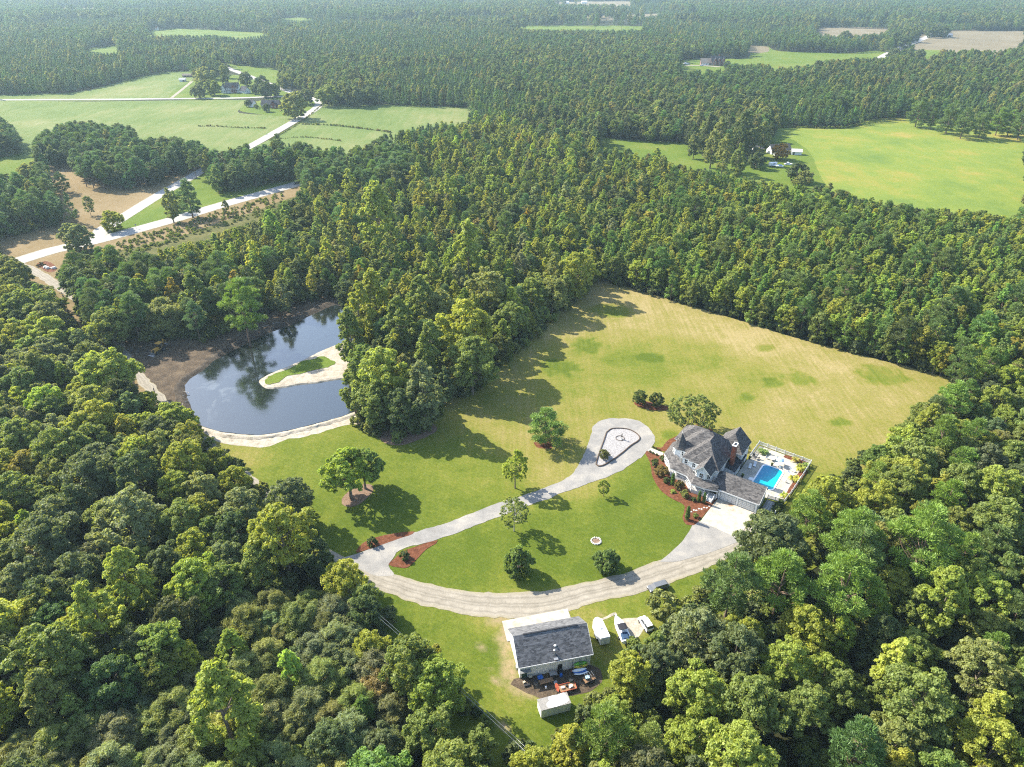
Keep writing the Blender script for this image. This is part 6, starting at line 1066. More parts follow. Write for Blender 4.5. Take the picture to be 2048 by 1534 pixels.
# enclosed cargo trailer
t = thing('cargo_trailer', 'white enclosed cargo trailer with a V nose and double rear doors beside the barn', 'trailer', BW(18.7, 3.9, 0.14), BRZ + R(92.5))
MB().prism([(0, -1.02), (4.6, -1.02), (5.35, -0.25), (5.35, 0.25), (4.6, 1.02), (0, 1.02)], 0.5, 2.55).build('body', M['whitecar'], t, bevel=0.04)
for s in (-1, 1): d = MB().box((-0.03, s * 0.49, 1.5), (0.06, 0.94, 1.85)).build('rear_door', M['doorskin'], t); MB().box((-0.07, s * 0.14, 1.4), (0.04, 0.05, 1.5)).build('lock_bar', M['steel'], d)
b = MB(); b.tube((5.2, -0.5, 0.5), (6.4, 0, 0.5), 0.05, n=5); b.tube((5.2, 0.5, 0.5), (6.4, 0, 0.5), 0.05, n=5); b.box((6.4, 0, 0.3), (0.08, 0.08, 0.6)); b.build('drawbar', M['black'], t); MB().box((2.3, 0, 2.58), (0.5, 0.5, 0.07)).build('roof_vent', M['steel'], t)
for s in (-1, 1):
    for x in (1.9, 2.75): wheel(t, (x, s * 1.1, 0.34), 0.34, 0.22)
    MB().box((2.32, s * 1.14, 0.74), (1.8, 0.26, 0.06)).build('fender', M['steel'], t)
# covered boat on its trailer
t = thing('covered_boat', 'white boat under a pale cover with a black bimini top and navy stern cover', 'boat', BW(23.1, 3.1, 0.14), BRZ + R(91))
def boat_mesh():
    V = []; F = []; n = 15; L = 6.6
    for i in range(n):
        s = i / (n - 1); w = 1.15 * (1 - max(0, (s - 0.45) / 0.55) ** 2.2) + 0.02; sh = 0.95 + 0.3 * s; rk = 0.0
        for y, z in ((0, 0.35 + 0.55 * max(0, s - 0.7) / 0.3), (0.72 * w, 0.55 + 0.5 * max(0, s - 0.7) / 0.3), (w, sh + 0.25), (w * 0.97, sh + 0.38), (w * 0.5, sh + 0.62 - 0.2 * abs(s - 0.5)), (0, sh + 0.72 - 0.2 * abs(s - 0.5))): V.append((L * s, y, z))
        for y, z in ((0.72 * w, 0.55 + 0.5 * max(0, s - 0.7) / 0.3), (w, sh + 0.25), (w * 0.97, sh + 0.38), (w * 0.5, sh + 0.62 - 0.2 * abs(s - 0.5))): V.append((L * s, -y, z))
    o = [0, 1, 2, 3, 4, 5, 9, 8, 7, 6]
    for i in range(n - 1):
        for k in range(10): F.append((i * 10 + o[k], i * 10 + o[(k + 1) % 10], (i + 1) * 10 + o[(k + 1) % 10], (i + 1) * 10 + o[k]))
    m = bpy.data.meshes.new('hull'); m.from_pydata(V, [], F + [tuple(o[::-1]), tuple((n - 1) * 10 + q for q in o)]); m.materials.append(M['whitep']); m.update(); return m
link(bpy.data.objects.new('hull', boat_mesh()), t)
b = MB(); b.extrude([(-0.95, 2.32), (0.95, 2.32), (0.95, 2.36), (0.5, 2.5), (-0.5, 2.5), (-0.95, 2.36)], ((2.0, 0), (0, 1)), ((3.6, 0), (0, 1))); bi = b.build('bimini_top', M['canvas'], t)
b = MB(); [b.tube((x, s * 0.93, 1.3), (x, s * 0.93, 2.34), 0.025, n=5) for x in (2.05, 3.55) for s in (-1, 1)]; b.tube((2.0, -0.95, 2.37), (2.0, 0.95, 2.37), 0.035, n=5); b.build('bimini_frame', M['trim'], bi)
b = MB(); b.extrude([(-1.02, 1.36), (1.02, 1.36), (0.5, 1.76), (-0.5, 1.76)], ((0.35, 0), (0, 1)), ((1.9, 0), (0, 1))); b.build('stern_cover', M['navy'], t); MB().box((-0.25, 0, 1.05), (0.4, 0.45, 0.9)).build('outboard_motor', M['black'], t, bevel=0.05)
b = MB(); b.box((3.4, 0, 0.42), (7.0, 0.12, 0.1)); b.box((1.8, 0, 0.42), (0.12, 2.0, 0.1)); b.tube((6.8, 0, 0.42), (7.9, 0, 0.45), 0.05, n=5); b.box((7.5, 0, 0.9), (0.1, 0.1, 0.9)); b.build('boat_trailer_frame', M['steel'], t)
for s in (-1, 1): wheel(t, (1.8, s * 1.05, 0.32), 0.32, 0.2)
# cars
def car(name, label, cat, loc, rz, paint, L=4.6, W=1.8, H=1.5, cab=(-0.45, 0.22), hood=0.92, box=False):
    """nose towards +x; cab: where the roof runs, as shares of the half length"""
    t = thing(name, label, cat, loc, rz); l = L / 2; x0, x1 = cab[0] * L, cab[1] * L
    p = [(-l, 0.35), (l - 0.05, 0.32), (l, 0.6), (l - 0.12, hood - 0.12), (x1 + 0.55, hood), (x0 - (0.1 if box else 0.45), hood + 0.04), (-l + 0.03, hood - 0.02)]
    b = MB(); b.extrude([(x, z) for x, z in p], ((0, -W / 2), (1, 0)), ((0, W / 2), (1, 0))); b.build('body', M[paint], t, bevel=0.06)
    b = MB(); w = W / 2 - 0.08; v = []
    for z, xa, xb, ww in ((hood + 0.01, x0 - (0.06 if box else 0.4), x1 + 0.5, w), (H - 0.06, x0 + (0.05 if box else 0.12), x1 - 0.12, w - 0.16)): v += [(xa, -ww, z), (xb, -ww, z), (xb, ww, z), (xa, ww, z)]
    b.add(v, [(0, 1, 5, 4), (1, 2, 6, 5), (2, 3, 7, 6), (3, 0, 4, 7), (4, 5, 6, 7)]); b.build('windows', M['glass'], t)
    b = MB(); b.box(((x0 + x1) / 2, 0, H - 0.03), (x1 - x0 - 0.1, 2 * w - 0.26, 0.07)); 
    for s in (-1, 1): b.tube((x1 + 0.45, s * (w - 0.02), hood), (x1 - 0.14, s * (w - 0.17), H - 0.04), 0.045, n=4); b.tube(((x0 + x1) / 2, s * (w - 0.0), hood), ((x0 + x1) / 2, s * (w - 0.16), H - 0.04), 0.05, n=4)
    b.build('roof', M[paint], t, bevel=0.03)
    for x in (-0.31 * L, 0.31 * L):
        for s in (-1, 1): wheel(t, (x, s * (W / 2 - 0.06), 0.33), 0.33, 0.22)
    for s in (-1, 1): put('headlight', MB().box((0, 0, 0), (0.06, 0.36, 0.16)).mesh('headlight', M['trim']), t, (l - 0.04, s * (W / 2 - 0.28), 0.68)); put('tail_light', MB().box((0, 0, 0), (0.05, 0.2, 0.24)).mesh('tail_light', M['redpaint']), t, (-l - 0.01, s * (W / 2 - 0.2), 0.72))
    b = MB(); b.box((l, 0, 0.4), (0.1, W * 0.94, 0.16)); b.box((-l, 0, 0.42), (0.1, W * 0.94, 0.16)); b.build('bumper', M['black'], t); return t
car('parked_car', 'dark grey car parked on the drive edge half hidden by an olive tree', 'car', (*BW(35.2, 16.0)[:2], 0.2), BRZ + R(188), 'greycar')
car('utility_vehicle', 'small white boxy off-road vehicle parked nose away beside the covered boat', 'vehicle', (*BW(28.7, 6.9)[:2], 0.16), BRZ + R(98), 'whitecar', 3.9, 1.7, 1.85, (-0.46, 0.16), 1.05, True)
sheet('bare_patch', GP([(1240, 1240), (1258, 1238), (1280, 1240), (1285, 1262), (1270, 1275), (1250, 1262)]), 0.138, M['sand'], 0.7, 0.6); sheet('bare_patch', GP([(1202, 1238), (1215, 1233), (1232, 1226), (1234, 1230), (1218, 1237), (1204, 1241)]), 0.138, M['sand'], 0.7, 0.3)
# power lines over the yard
t = thing('power_cable', 'pair of pale overhead cables crossing the lawn by the lower woods', 'cable', (0, 0, 0))
pa = [G(700, 1178, 7.5), G(846, 1305, 6.6), G(1035, 1479, 6.4), G(1180, 1620, 7.5)]
for s, q in ((0, 0.0), (1, 0.55)):
    pts = [Vector((p[0] - q * 0.7, p[1] - q * 0.7, z)) for p, z in zip(pa, (7.5, 6.6, 6.4, 7.5))]; MB().path(pts, 0.02, 5).build('wire', M['steel'], t)
for (u, v, z), l in (((700, 1178, 7.5), 'wooden pole hidden in the trees carrying the yard cables'), ((1180, 1620, 7.5), 'wooden pole below the frame carrying the yard cables')):
    x, y = G(u, v, z); t = thing('utility_pole', l, 'pole', (x, y, 0)); MB().tube((0, 0, -0.3), (0, 0, 8.2), 0.15, 0.11, 8).build('pole', M['polewood'], t); MB().box((0, 0, 7.6), (1.4, 0.1, 0.12), R(-45)).build('crossarm', M['polewood'], t)
# ------------------------------------------------------------------ trees on the lawn
def lawn_tree(u, v, h, r, sp, tint, name, label, cat='tree', group='trees on the lawn', z=0.12):
    _, tm, cm, sh, sr = SPEC[sp]; t = thing(name, label, cat, (*G(u, v), z), hr.random() * 6.28, group); t.scale = (r / sr, r / sr, h / sh); put('trunk', tm, t); c = put('crown', cm, t); c['tint'] = list(tint); return t
MAPLE = [round_tree(91, 13.5, 5.6, 30, 13, 0.42, 75, 0.2, (0.18, 0.30), tr=0.36)]
THIN = [round_tree(93, 9.0, 3.0, 30, 10, 0.34, 26, 0.30, (0.17, 0.27), 'oval', tr=0.16), round_tree(94, 9.0, 3.4, 34, 9, 0.32, 20, 0.2, (0.16, 0.26), 'round', tr=0.13, bark='palebark')]
BALL = [round_tree(96, 5.0, 2.6, 26, 11, 0.34, 60, 0.0, (0.26, 0.36), 'round', tr=0.15)]
MULTI = []
def multi_tree(seed, h, r):
    C, Q = lobes_round(seed, h, r, 0.3 * h, 26, (0.16, 0.28)); C2, Q2 = sub_clumps(seed, C, Q, 9); cm = crown_mesh('crown', [leaves(C2, Q2, 46, 0.42, 0.45, seed=seed, inner=0.1)], M['leaf'])
    return add_spec('multi', trunk_mesh('trunk', h * 0.62, 0.26, C, M['bark'], seed, 10, multi=4, spread=0.22), cm, h, r)
MULTI = [multi_tree(97, 10.0, 6.4)]
lawn_tree(703, 998, 15.0, 6.5, MAPLE[0], (1.55, 1.75, 0.85), 'maple_tree', 'larger bright green maple in the straw bed left of the twin', group='twin maples in the straw bed'); lawn_tree(731, 978, 12.5, 5.2, MAPLE[0], (1.15, 1.35, 1.05), 'maple_tree', 'smaller darker maple on the right of the straw bed', group='twin maples in the straw bed')
lawn_tree(1090, 887, 12.0, 5.6, YARDPINE[0], (1.25, 1.4, 1.0), 'pine_tree', 'spreading deep green pine in the red mulch ring left of the gravel loop')
lawn_tree(1030, 977, 12.2, 3.5, THIN[0], (1.75, 1.8, 0.9), 'young_maple', 'slim bright green young maple by the middle of the loop drive')
lawn_tree(1028, 1063, 10.4, 3.5, THIN[1], (1.3, 1.35, 1.3), 'birch_tree', 'thin pale leaved birch between the loop drive and the big clipped ball')
lawn_tree(1207, 993, 5.4, 1.6, THIN[0], (1.5, 1.6, 1.0), 'sapling', 'tiny staked sapling on the lawn below the gravel loop')
lawn_tree(1036, 1146, 7.6, 3.5, BALL[0], (0.95, 1.15, 0.9), 'holly_bush', 'large clipped dark green ball of holly on the lower lawn', 'bush', 'clipped hollies on the lawn'); lawn_tree(1212, 1138, 5.4, 3.2, BALL[0], (0.85, 1.05, 0.9), 'holly_bush', 'smaller dark clipped holly beside the stone ring', 'bush', 'clipped hollies on the lawn')
lawn_tree(1377, 868, 12.2, 7.4, MULTI[0], (1.15, 1.2, 1.15), 'crape_myrtle', 'wide many stemmed tree behind the turret of the house', group='trees behind the house'); lawn_tree(1402, 858, 9.5, 5.0, MULTI[0], (1.0, 1.1, 1.0), 'crape_myrtle', 'lower many stemmed tree at the right of the wide one behind the house', group='trees behind the house')
lawn_tree(1279, 809, 5.0, 2.3, SPREAD[0], (0.85, 0.95, 0.95), 'small_tree', 'left one of two small dark trees in the hay field mulch patch', group='pair of small dark trees'); lawn_tree(1312, 812, 4.8, 2.4, SPREAD[1], (0.85, 0.9, 0.95), 'small_tree', 'right one of two small dark trees in the hay field mulch patch', group='pair of small dark trees')
shrub(745, 1091, 1.3, 2.2, T['dark'], 'dark upright shrub in the left mulch bed at the drive entry', group='shrubs at the drive entry'); shrub(809, 1118, 1.3, 2.1, T['dark'], 'dark upright shrub in the right mulch bed at the drive entry', group='shrubs at the drive entry'); shrub(1208, 917, 1.7, 2.6, (1.0, 0.9, 0.9), 'dark reddish shrub at the narrow tip of the stone island', spec=SPREAD[1], group='shrubs on the island')
for k, (u, v, l) in enumerate([(1357, 905, 'first'), (1372, 890, 'second'), (1400, 872, 'third')]): shrub(u, v, 0.6, 0.6, T['mid'], l + ' low green plant from the turret in the upper mulch bed')
# stone island, edging, statue and fire ring
P = refine(GP(ISLAND), 0.7); sheet('island_stones', [p for p in P], 0.24, M['white_stone'], smooth=False)
isl = thing('island_edging', 'dark block edging round the white stone island in the gravel loop', 'edging', (0, 0, 0)); n = len(P)
for i in range(n):
    a, q = P[i], P[(i + 1) % n]; L = math.dist(a, q)
    put('edging_block', MB().box((0, 0, 0), (0.62, 0.24, 0.34)).mesh('edging_block', M['polewood']) if i == 0 else bpy.data.meshes['edging_block'], isl, ((a[0] + q[0]) / 2, (a[1] + q[1]) / 2, 0.30), math.atan2(q[1] - a[1], q[0] - a[0]), (max(0.4, (L - 0.03) / 0.62), 1, 1))
rx, ry = G(1240, 878); t = thing('stone_ring', 'thin dark ring border lying on the white stones round the statue', 'border', (rx, ry, 0.25)); m = 30
for i in range(m): a = 6.283 * i / m; put('ring_block', MB().box((0, 0, 0), (0.22, 0.12, 0.14)).mesh('ring_block', M['polewood']) if i == 0 else bpy.data.meshes['ring_block'], t, (1.25 * math.cos(a), 1.25 * math.sin(a), 0.06), a + math.pi / 2)
t = thing('garden_statue', 'slim dark bronze garden statue on a pedestal in the stone ring', 'statue', (*G(1243, 880), 0.25)); MB().lathe((0, 0, 0), [(0.34, 0), (0.3, 0.12), (0.18, 0.2), (0.16, 0.7), (0.26, 0.8), (0.02, 0.84)], 10).build('pedestal', M['stone'], t)
b = MB(); b.lathe((0, 0, 0.8), [(0.16, 0), (0.2, 0.3), (0.12, 0.55), (0.2, 0.8), (0.13, 0.95), (0.06, 1.02), (0.11, 1.1), (0.1, 1.22), (0.02, 1.3)], 10); b.path([(0, 0.15, 1.65), (0.1, 0.45, 1.5), (0.35, 0.4, 1.75)], [0.07, 0.05, 0.03], 6); b.path([(0, -0.15, 1.65), (0.05, -0.4, 1.4)], [0.07, 0.04], 6); b.build('figure', M['bronze'], t, True)
fx, fy = G(1192, 1083); t = thing('fire_ring', 'ring of pale stones round an ash patch beside the smaller clipped holly', 'fire ring', (fx, fy, 0.12)); fm = MB().lathe((0, 0, 0), [(0.2, -0.05), (0.26, 0.05), (0.2, 0.22), (0.02, 0.25)], 7).mesh('stone', M['stone'])
for i in range(14): a = 6.283 * i / 14; put('stone', fm, t, (1.15 * math.cos(a), 1.15 * math.sin(a), 0.03), hr.random() * 6, hr.uniform(.75, 1.25))
MB().lathe((0, 0, 0.0), [(1.0, 0.0), (0.9, 0.05), (0.02, 0.07)], 18).build('ash_bed', M['straw'], t)
# pond side: backhoe, drift wood, posts
t = thing('backhoe', 'faded yellow backhoe loader parked on bare ground by the pond head', 'backhoe', (*G(319, 704), 0.14), R(-112)); t.scale = (1.25,) * 3
b = MB(); b.box((0.9, 0, 1.15), (1.9, 0.85, 0.75)); b.box((0.1, 0, 0.8), (3.0, 0.7, 0.35)); b.build('hood', M['cat'], t, bevel=0.06); MB().box((1.86, 0, 1.15), (0.05, 0.6, 0.5)).build('grille', M['black'], t)
cn = MB().box((-0.5, 0, 2.62), (1.7, 1.55, 0.12)).build('canopy_roof', M['cat'], t, bevel=0.03); b = MB(); [b.box((x, y, 1.85), (0.08, 0.08, 1.5)) for x in (-1.25, 0.25) for y in (-0.7, 0.7)]; b.build('canopy_post', M['black'], cn)
b = MB(); b.box((-0.55, 0, 1.25), (0.5, 0.5, 0.15)); b.box((-0.8, 0, 1.55), (0.1, 0.5, 0.5)); b.build('seat', M['black'], t)
for s in (-1, 1): wheel(t, (-0.9, s * 0.95, 0.72), 0.72, 0.42); wheel(t, (1.3, s * 0.85, 0.45), 0.45, 0.3); b = MB(); b.path([(0.4, s * 0.62, 1.3), (1.6, s * 0.62, 1.0), (2.6, s * 0.62, 0.4)], 0.1, 5); b.build('loader_arm', M['cat'], t)
b = MB(); b.extrude([(2.5, 0.1), (3.2, 0.1), (3.1, 0.2), (2.65, 0.25), (2.6, 0.85), (2.5, 0.85)], ((0, -1.0), (1, 0)), ((0, 1.0), (1, 0))); b.build('loader_bucket', M['steel'], t)
b = MB(); b.path([(-1.6, 0, 0.9), (-2.1, 0, 2.4), (-2.0, 0, 3.2)], [0.16, 0.14, 0.1], 6); b.build('boom', M['cat'], t); b = MB(); b.path([(-2.0, 0, 3.2), (-2.9, 0, 2.2), (-3.0, 0, 1.4)], [0.11, 0.1, 0.08], 6); b.build('dipper_stick', M['cat'], t); MB().extrude([(-3.3, 0.7), (-2.7, 0.7), (-2.6, 1.3), (-3.1, 1.45)], ((0, -0.3), (1, 0)), ((0, 0.3), (1, 0))).build('digging_bucket', M['steel'], t)
for s in (-1, 1): b = MB(); b.path([(-1.6, s * 0.5, 0.8), (-1.9, s * 1.1, 0.1)], 0.08, 5); b.build('stabiliser', M['cat'], t)
ORDW = ['first', 'second', 'third', 'fourth', 'fifth', 'sixth', 'seventh', 'eighth']
for k in range(16):
    u, v = [(520 + 8 * k, 668 - 3.3 * k), (372 - k * 0.3, 790 + 3.2 * k)][k % 2]; p = G(u + hr.uniform(-6, 6), v + hr.uniform(-5, 4) - (6 if k % 2 == 0 else 0)); L = hr.uniform(0.8, 2.6); a = hr.random() * 3.1
    o = MB().path([(-L / 2 * math.cos(a), -L / 2 * math.sin(a), 0), (0, 0, hr.uniform(0, .2)), (L / 2 * math.cos(a), L / 2 * math.sin(a), 0.05)], [0.11, 0.09, 0.05], 6).build('log', M['palebark'], None); o.location = (*p, 0.95 if k % 2 == 0 else 0.8)
    tag(o, f"{ORDW[k // 2]} pale log from the backhoe on the {'far mud bank' if k % 2 == 0 else 'mud bank by the drive'}", 'log', 'logs on the far bank' if k % 2 == 0 else 'logs on the near bank')
def pole(u, v, h, label, cross=True):
    x, y = G(u, v); t = thing('utility_pole', label, 'pole', (x, y, 0.1)); MB().tube((0, 0, -0.3), (0, 0, h), 0.19, 0.12, 8).build('pole', M['polewood'], t)
    if cross: MB().box((0, 0, h - 0.5), (1.8, 0.12, 0.14), R(20)).build('crossarm', M['polewood'], t); MB().lathe((0.25, 0, h - 2.0), [(0.2, 0), (0.24, 0.1), (0.24, 0.7), (0.02, 0.78)], 10).build('transformer', M['steel'], t)
    return x, y
pole(140, 634, 10.5, 'leaning wooden power pole with a transformer beside the gravel drive'); pole(314, 801, 4.6, 'short wooden post at the drive edge by the pond', False); pole(555, 190, 12, 'pale wooden power pole by the dark hedge near the county road')
for u, v, l in ((273, 458, 'small sign post on the highway shoulder by the triangle lawn'), (535, 275, 'small sign post on the county road shoulder')):
    t = thing('road_sign', l, 'road sign', (*G(u, v), 0.1)); MB().tube((0, 0, 0), (0, 0, 2.4), 0.06, n=6).build('post', M['polewood'], t); MB().box((0, 0.05, 2.2), (0.75, 0.04, 0.75), R(30)).build('plate', M['steel'], t)
sheet('entry_bed', GP([(74, 528), (92, 523), (108, 530), (112, 541), (98, 545), (84, 538)]), 0.145, M['mulch'], 1, 0.3)
for u, v, r, l in ((76, 534, 0.8, 'small dark shrub at the left of the entry bed by the junction'), (84, 531, 1.1, 'dark reddish shrub in the middle of the entry bed'), (90, 533, 0.8, 'dark shrub at the right of the entry bed')): shrub(u, v, r, r * 1.4, (0.7, 0.55, 0.7), l, group='shrubs in the entry bed')
t = thing('entry_stone', 'grey boulder cluster beside the entry bed at the junction', 'boulder', (*G(100, 537), 0.12)); 
for k in range(4): put('boulder', MB().lathe((0, 0, 0), [(0.7, -0.1), (0.85, 0.25), (0.55, 0.7), (0.05, 0.8)], 7).mesh('boulder', M['stone']) if k == 0 else bpy.data.meshes['boulder'], t, (1.5 * (k - 1.5), hr.uniform(-.6, .6), 0), hr.random() * 6, hr.uniform(.7, 1.3))
# car on the highway
hx, hy = G(593, 368); car('highway_car', 'dark car driving on the highway at the pine stand', 'car', (hx, hy, 0.18), math.atan2(G(612, 362)[1] - hy, G(612, 362)[0] - hx) + math.pi, 'greycar')
# ditch hedges in the fields
def hedge(name, px, h, tint, label):
    P = refine(GP(px), 1.4, 0.4, False); its = [(x + hr.uniform(-.5, .5), y + hr.uniform(-.7, .7), BUSH[hr.randrange(2)], h / 2.6 * hr.uniform(.5, 1.2), hr.random() * 6, tuple(v * hr.uniform(.8, 1.2) for v in tint), 'h') for x, y in P]; mass(name, its, BUSH)
hedge('ditch_weeds', [(398, 253), (430, 253), (480, 256), (530, 257)], 1.3, T['olive'], ''); hedge('ditch_weeds', [(605, 249), (660, 251), (720, 257), (780, 265)], 1.5, T['olive'], ''); hedge('ditch_weeds', [(560, 278), (610, 275), (680, 282)], 1.1, T['olive'], ''); hedge('field_edge_weeds', [(1543, 255), (1600, 256), (1683, 257), (1720, 250)], 2.0, T['mid'], ''); hedge('roadside_weeds', [(650, 205), (600, 246), (540, 281)], 1.0, T['yellow'], '')
# far houses
def gable(t, x0, x1, y0, y1, ev, top, wall, roof, along='x', name='wall', over=0.5):
    b = MB(); b.prism([(x0, y0), (x1, y0), (x1, y1), (x0, y1)], 0, ev)
    if along == 'x': b.extrude([(y0, ev + .01), (y1, ev + .01), ((y0 + y1) / 2, top - 0.1)], ((x0, 0), (0, 1)), ((x1, 0), (0, 1)))
    else: b.extrude([(x0, ev + .01), (x1, ev + .01), ((x0 + x1) / 2, top - 0.1)], ((0, y0), (1, 0)), ((0, y1), (1, 0)))
    b.build(name, M[wall], t); b = MB(); k = (top - ev) / ((y1 - y0) / 2 if along == 'x' else (x1 - x0) / 2)
    if along == 'x':
        m = (y0 + y1) / 2; pr = [(y0 - over, ev - over * k), (m, top), (y1 + over, ev - over * k), (y1 + over, ev - over * k + .25), (m, top + .25), (y0 - over, ev - over * k + .25)]; b.extrude(pr, ((x0 - over, 0), (0, 1)), ((x1 + over, 0), (0, 1)))
    else:
        m = (x0 + x1) / 2; pr = [(x0 - over, ev - over * k), (m, top), (x1 + over, ev - over * k), (x1 + over, ev - over * k + .25), (m, top + .25), (x0 - over, ev - over * k + .25)]; b.extrude(pr, ((0, y0 - over), (1, 0)), ((0, y1 + over), (1, 0)))
    b.build('roof', M[roof], t)
def far(u, v, rz, name, label, cat): return thing(name, label, cat, (*G(u, v), 0.06), rz)
t = far(461, 186, R(8), 'farmhouse', 'white farmhouse with dark roofs and a front gable above the lane', 'house')
gable(t, -4, 9, 0, 9, 5.6, 9.8, 'white', 'darkroof'); gable(t, -9.5, -4.4, -1, 8, 3.6, 8.6, 'white', 'darkroof', 'y'); gable(t, 1.5, 7.0, -1.6, 0.6, 5.6, 8.6, 'brick', 'darkroof', 'y', 'gable_wall', 0.3)
for x in (-2.4, 0, 2.6, 4.3, 6.0, 8.2): window(t, (x, -0.06 if x < 1.5 or x > 7 else -1.66, 4.4), R(-90), 1.1, 1.7)
for x in (-8.2, -5.8): window(t, (x, -1.06, 2.0), R(-90), 1.1, 1.6)
window(t, (-7, -1.06, 5.2), R(-90), 1.0, 1.3); b = MB(); b.box((2.5, -2.6, 3.0), (13.4, 2.2, 0.18)); b.build('porch_roof', M['darkroof'], t)
for x in (-3.8, -1, 1.6, 4.2, 6.6, 8.8): put('column', colm, t, (x, -3.5, 0), 0, (1.3, 1.3, 1.45))
t = far(491, 186, R(-38), 'detached_garage', 'white detached garage with a dark roof beside the farmhouse', 'garage'); gable(t, -5, 5, -3.5, 3.5, 3.0, 6.6, 'white', 'darkroof'); window(t, (-5.05, 0, 4.4), R(180), 0.9, 1.1); MB().box((-2, -3.54, 1.2), (3, 0.08, 2.3)).build('garage_door', M['doorskin'], t); window(t, (2.6, -3.56, 1.7), R(-90), 1.1, 1.3)
t = far(504, 213, R(-35), 'white_outbuilding', 'small white gabled outbuilding beside the dark roadside house', 'outbuilding'); gable(t, -4, 4, -2.6, 2.6, 3.2, 6.4, 'white', 'darkroof'); window(t, (-4.05, 0, 2.0), R(180), 0.9, 1.1)
t = far(541, 216, R(-3), 'roadside_house', 'low dark brick house with a black roof by the county road', 'house'); gable(t, -9, 8, 0, 9, 3.0, 6.6, 'brick', 'darkroof'); gable(t, 0.5, 7.2, -2.4, 0.6, 3.0, 6.2, 'brick', 'darkroof', 'y', 'gable_wall')
for x in (-7, -4, -1.6): window(t, (x, -0.06, 1.7), R(-90), 1.3, 1.3)
for x in (2.2, 5.4): window(t, (x, -2.46, 1.7), R(-90), 1.2, 1.3)
t = far(366, 163, R(5), 'tin_shed', 'tiny pale open shed on the upper field', 'shed'); gable(t, -3.5, 3.5, -2, 2, 2.4, 3.8, 'cream', 'stone'); MB().box((1.5, -2.04, 1.1), (2.2, 0.06, 2.0)).build('doorway', M['black'], t)
t = far(381, 154, R(2), 'long_shed', 'long rusty low shed at the edge of the upper field', 'shed'); gable(t, -9, 9, -2, 2, 2.2, 3.6, 'wood', 'tanroof'); 
for x in (-6, -2, 2, 6): MB().box((x, -2.04, 1.1), (2.4, 0.06, 1.9)).build('doorway', M['black'], t)
t = far(362, 141, R(10), 'hay_barn', 'weathered pale barn at the wood edge above the upper field', 'barn'); gable(t, -5, 5, -4, 4, 4.0, 7.0, 'wood', 'tanroof'); MB().box((-2, -4.04, 1.6), (2.5, 0.06, 3.1)).build('doorway', M['black'], t)
t = far(1560, 306, R(10), 'neighbour_house', 'blue-grey roofed house half hidden by the rust brown tree', 'house'); gable(t, -9, 6, -4, 4, 3.2, 6.4, 'white', 'roof'); gable(t, -8, -3, -7, -3.5, 3.2, 5.8, 'white', 'roof', 'y', 'gable_wall')
for x in (-7, -4): window(t, (x, -7.06, 1.8), R(-90), 1.1, 1.4)
for x in (-1, 2, 4.6): window(t, (x, -4.06, 1.8), R(-90), 1.2, 1.3)
t = far(1511, 306, R(30), 'tan_roofed_house', 'tan hipped roof outbuilding among the oval trees', 'outbuilding'); gable(t, -4.5, 4.5, -3.5, 3.5, 2.8, 5.2, 'cream', 'tanroof'); window(t, (0, -3.56, 1.6), R(-90), 1.2, 1.2)
t = far(1592, 309, R(-12), 'white_shed', 'white gable shed at the soy field edge', 'shed'); gable(t, -3.4, 3.4, -2.2, 2.2, 2.4, 3.8, 'white', 'stone'); MB().box((-2.0, -2.24, 1.0), (1.0, 0.06, 1.9)).build('door', M['black'], t)
t = thing('camper_trailer', 'white camper trailer in the neighbour yard left of the covered boat there', 'camper', (*G(1545, 333), 0.06), R(10)); MB().box((0, 0, 1.75), (5.5, 2.2, 2.2)).build('body', M['whitecar'], t, bevel=0.2); MB().box((0.4, -1.12, 2.0), (1.6, 0.05, 0.7)).build('window', M['glass'], t); MB().box((-1.6, -1.12, 1.6), (0.7, 0.05, 1.7)).build('door', M['doorskin'], t)
for s in (-1, 1): wheel(t, (0, s * 0.95, 0.35), 0.35, 0.2)

t = thing('motor_boat', 'white boat with a blue cover parked in the neighbour yard', 'boat', (*G(1566, 336), 0.5), R(170)); link(bpy.data.objects.new('hull', boat_mesh()), t).scale = (1.0, 1.0, 0.75); MB().box((2.2, 0, 1.45), (2.4, 1.7, 0.3)).build('boat_cover', M['bluep'], t, bevel=0.08); b = MB(); b.box((2.5, 0, 0.1), (6.0, 0.15, 0.12)); b.build('trailer_frame', M['steel'], t)
for s in (-1, 1): wheel(t, (1.5, s * 1.0, -0.1), 0.33, 0.2)
car('pickup_truck', 'white pickup parked behind the neighbour boat', 'truck', (*G(1576, 330), 0.07), R(175), 'whitecar', 5.4, 1.95, 1.85, (-0.1, 0.2), 1.05, True)
t = far(1425, 131, R(-4), 'brick_house', 'large brick house with several steep dark gables by the green field', 'house'); gable(t, -2, 16, 0, 11, 5.5, 11.5, 'brick', 'darkroof'); gable(t, -16, -2.3, 1, 10, 3.4, 8.5, 'brick', 'tanroof')
for x in (1.0, 6.5, 12.0): gable(t, x, x + 4.2, -2.2, 0.8, 5.5, 9.6, 'brick', 'darkroof', 'y', 'gable_wall', 0.4); window(t, (x + 2.1, -2.26, 4.2), R(-90), 1.5, 2.0); window(t, (x + 2.1, -2.26, 1.6), R(-90), 1.5, 1.8)
for x in (-13.5, -10, -6.5): MB().box((x, 0.95, 1.3), (2.8, 0.1, 2.4)).build('garage_door', M['doorskin'], t)
MB().box((8.8, 6, 11.6), (1.4, 1.4, 3.4)).build('chimney', M['brick'], t)
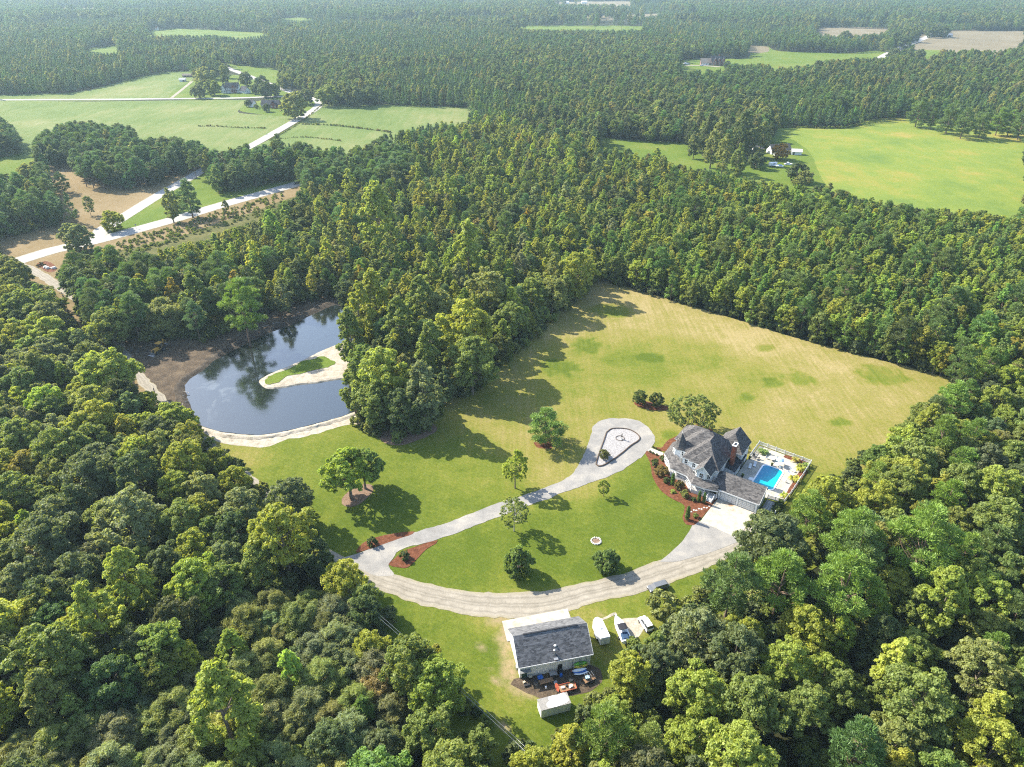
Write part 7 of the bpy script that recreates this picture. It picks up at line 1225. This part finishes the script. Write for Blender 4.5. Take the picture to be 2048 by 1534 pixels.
car('white_van', 'white van parked at the left end of the brick house drive', 'van', (*G(1371, 128), 0.07), R(20), 'whitecar', 5.6, 2.0, 2.2, (-0.45, 0.25), 1.2, True); car('white_truck', 'white truck parked nearer the brick house than the van', 'truck', (*G(1376, 129), 0.07), R(10), 'whitecar', 5.4, 1.95, 1.9, (-0.05, 0.22), 1.05, True); car('white_car', 'white car parked close beside the brick house garage', 'car', (*G(1403, 132), 0.07), R(5), 'whitecar')
t = far(1755, 97, R(12), 'distant_white_house', 'distant white two storey house with dark roof among trees', 'house'); gable(t, -6, 6, -4, 5, 6.0, 10.5, 'white', 'roof', 'y')
for x in (-3, 0, 3):
    for z in (1.8, 4.6): window(t, (x, -4.08, z), R(-90), 1.4, 1.7)
gable(t, -15, -6.3, -1, 5, 3.0, 5.5, 'white', 'roof')
t = far(1882, 74, R(0), 'open_barn', 'low grey open sided barn under trees on the stubble field', 'barn'); gable(t, -22, 20, -4, 6, 3.6, 6.0, 'cream', 'steel'); 
for x in (-18, -10, -2, 6, 14): MB().box((x, -4.05, 1.6), (6.4, 0.08, 3.0)).build('bay_opening', M['black'], t)
t = far(306, 60, R(0), 'red_roofed_barn', 'distant barn with a rust red roof in the far meadow', 'barn'); gable(t, -11, 11, -5, 5, 4.0, 7.0, 'cream', 'redpaint'); MB().box((0, -5.05, 1.8), (5, 0.08, 3.4)).build('doorway', M['black'], t)
for u, v, l in ((18, 8, 'distant pale house roof among trees in the far left corner'), (244, 27, 'distant white building left of the far meadow'), (275, 20, 'distant long pale building on the far skyline'), (1132, 8, 'distant pale farm building at the top clearing'), (1168, 7, 'distant white farm building right of the top clearing')):
    t = far(u, v, R(hr.uniform(-15, 15)), 'distant_building', l, 'building'); gable(t, -10, 10, -6, 6, 5, 9, 'white', 'stone'); MB().box((0, -6.05, 2.2), (6, 0.1, 3.6)).build('doorway', M['doorskin'], t)
# ------------------------------------------------------------------ haze
def haze():
    b = MB(); b.box((0, 4500, 60.5), (25000, 15800, 129.0)); t = NT('haze'); v = t.n('ShaderNodeVolumePrincipled')
    v.inputs['Color'].default_value = (0.62, 0.86, 1.0, 1); v.inputs['Density'].default_value = HAZE; v.inputs['Anisotropy'].default_value = 0.25
    t.L(v.outputs[0], t.out.inputs['Volume']); tag(b.build('haze', t.m), kind='stuff')
HAZE = 0.000085
haze()
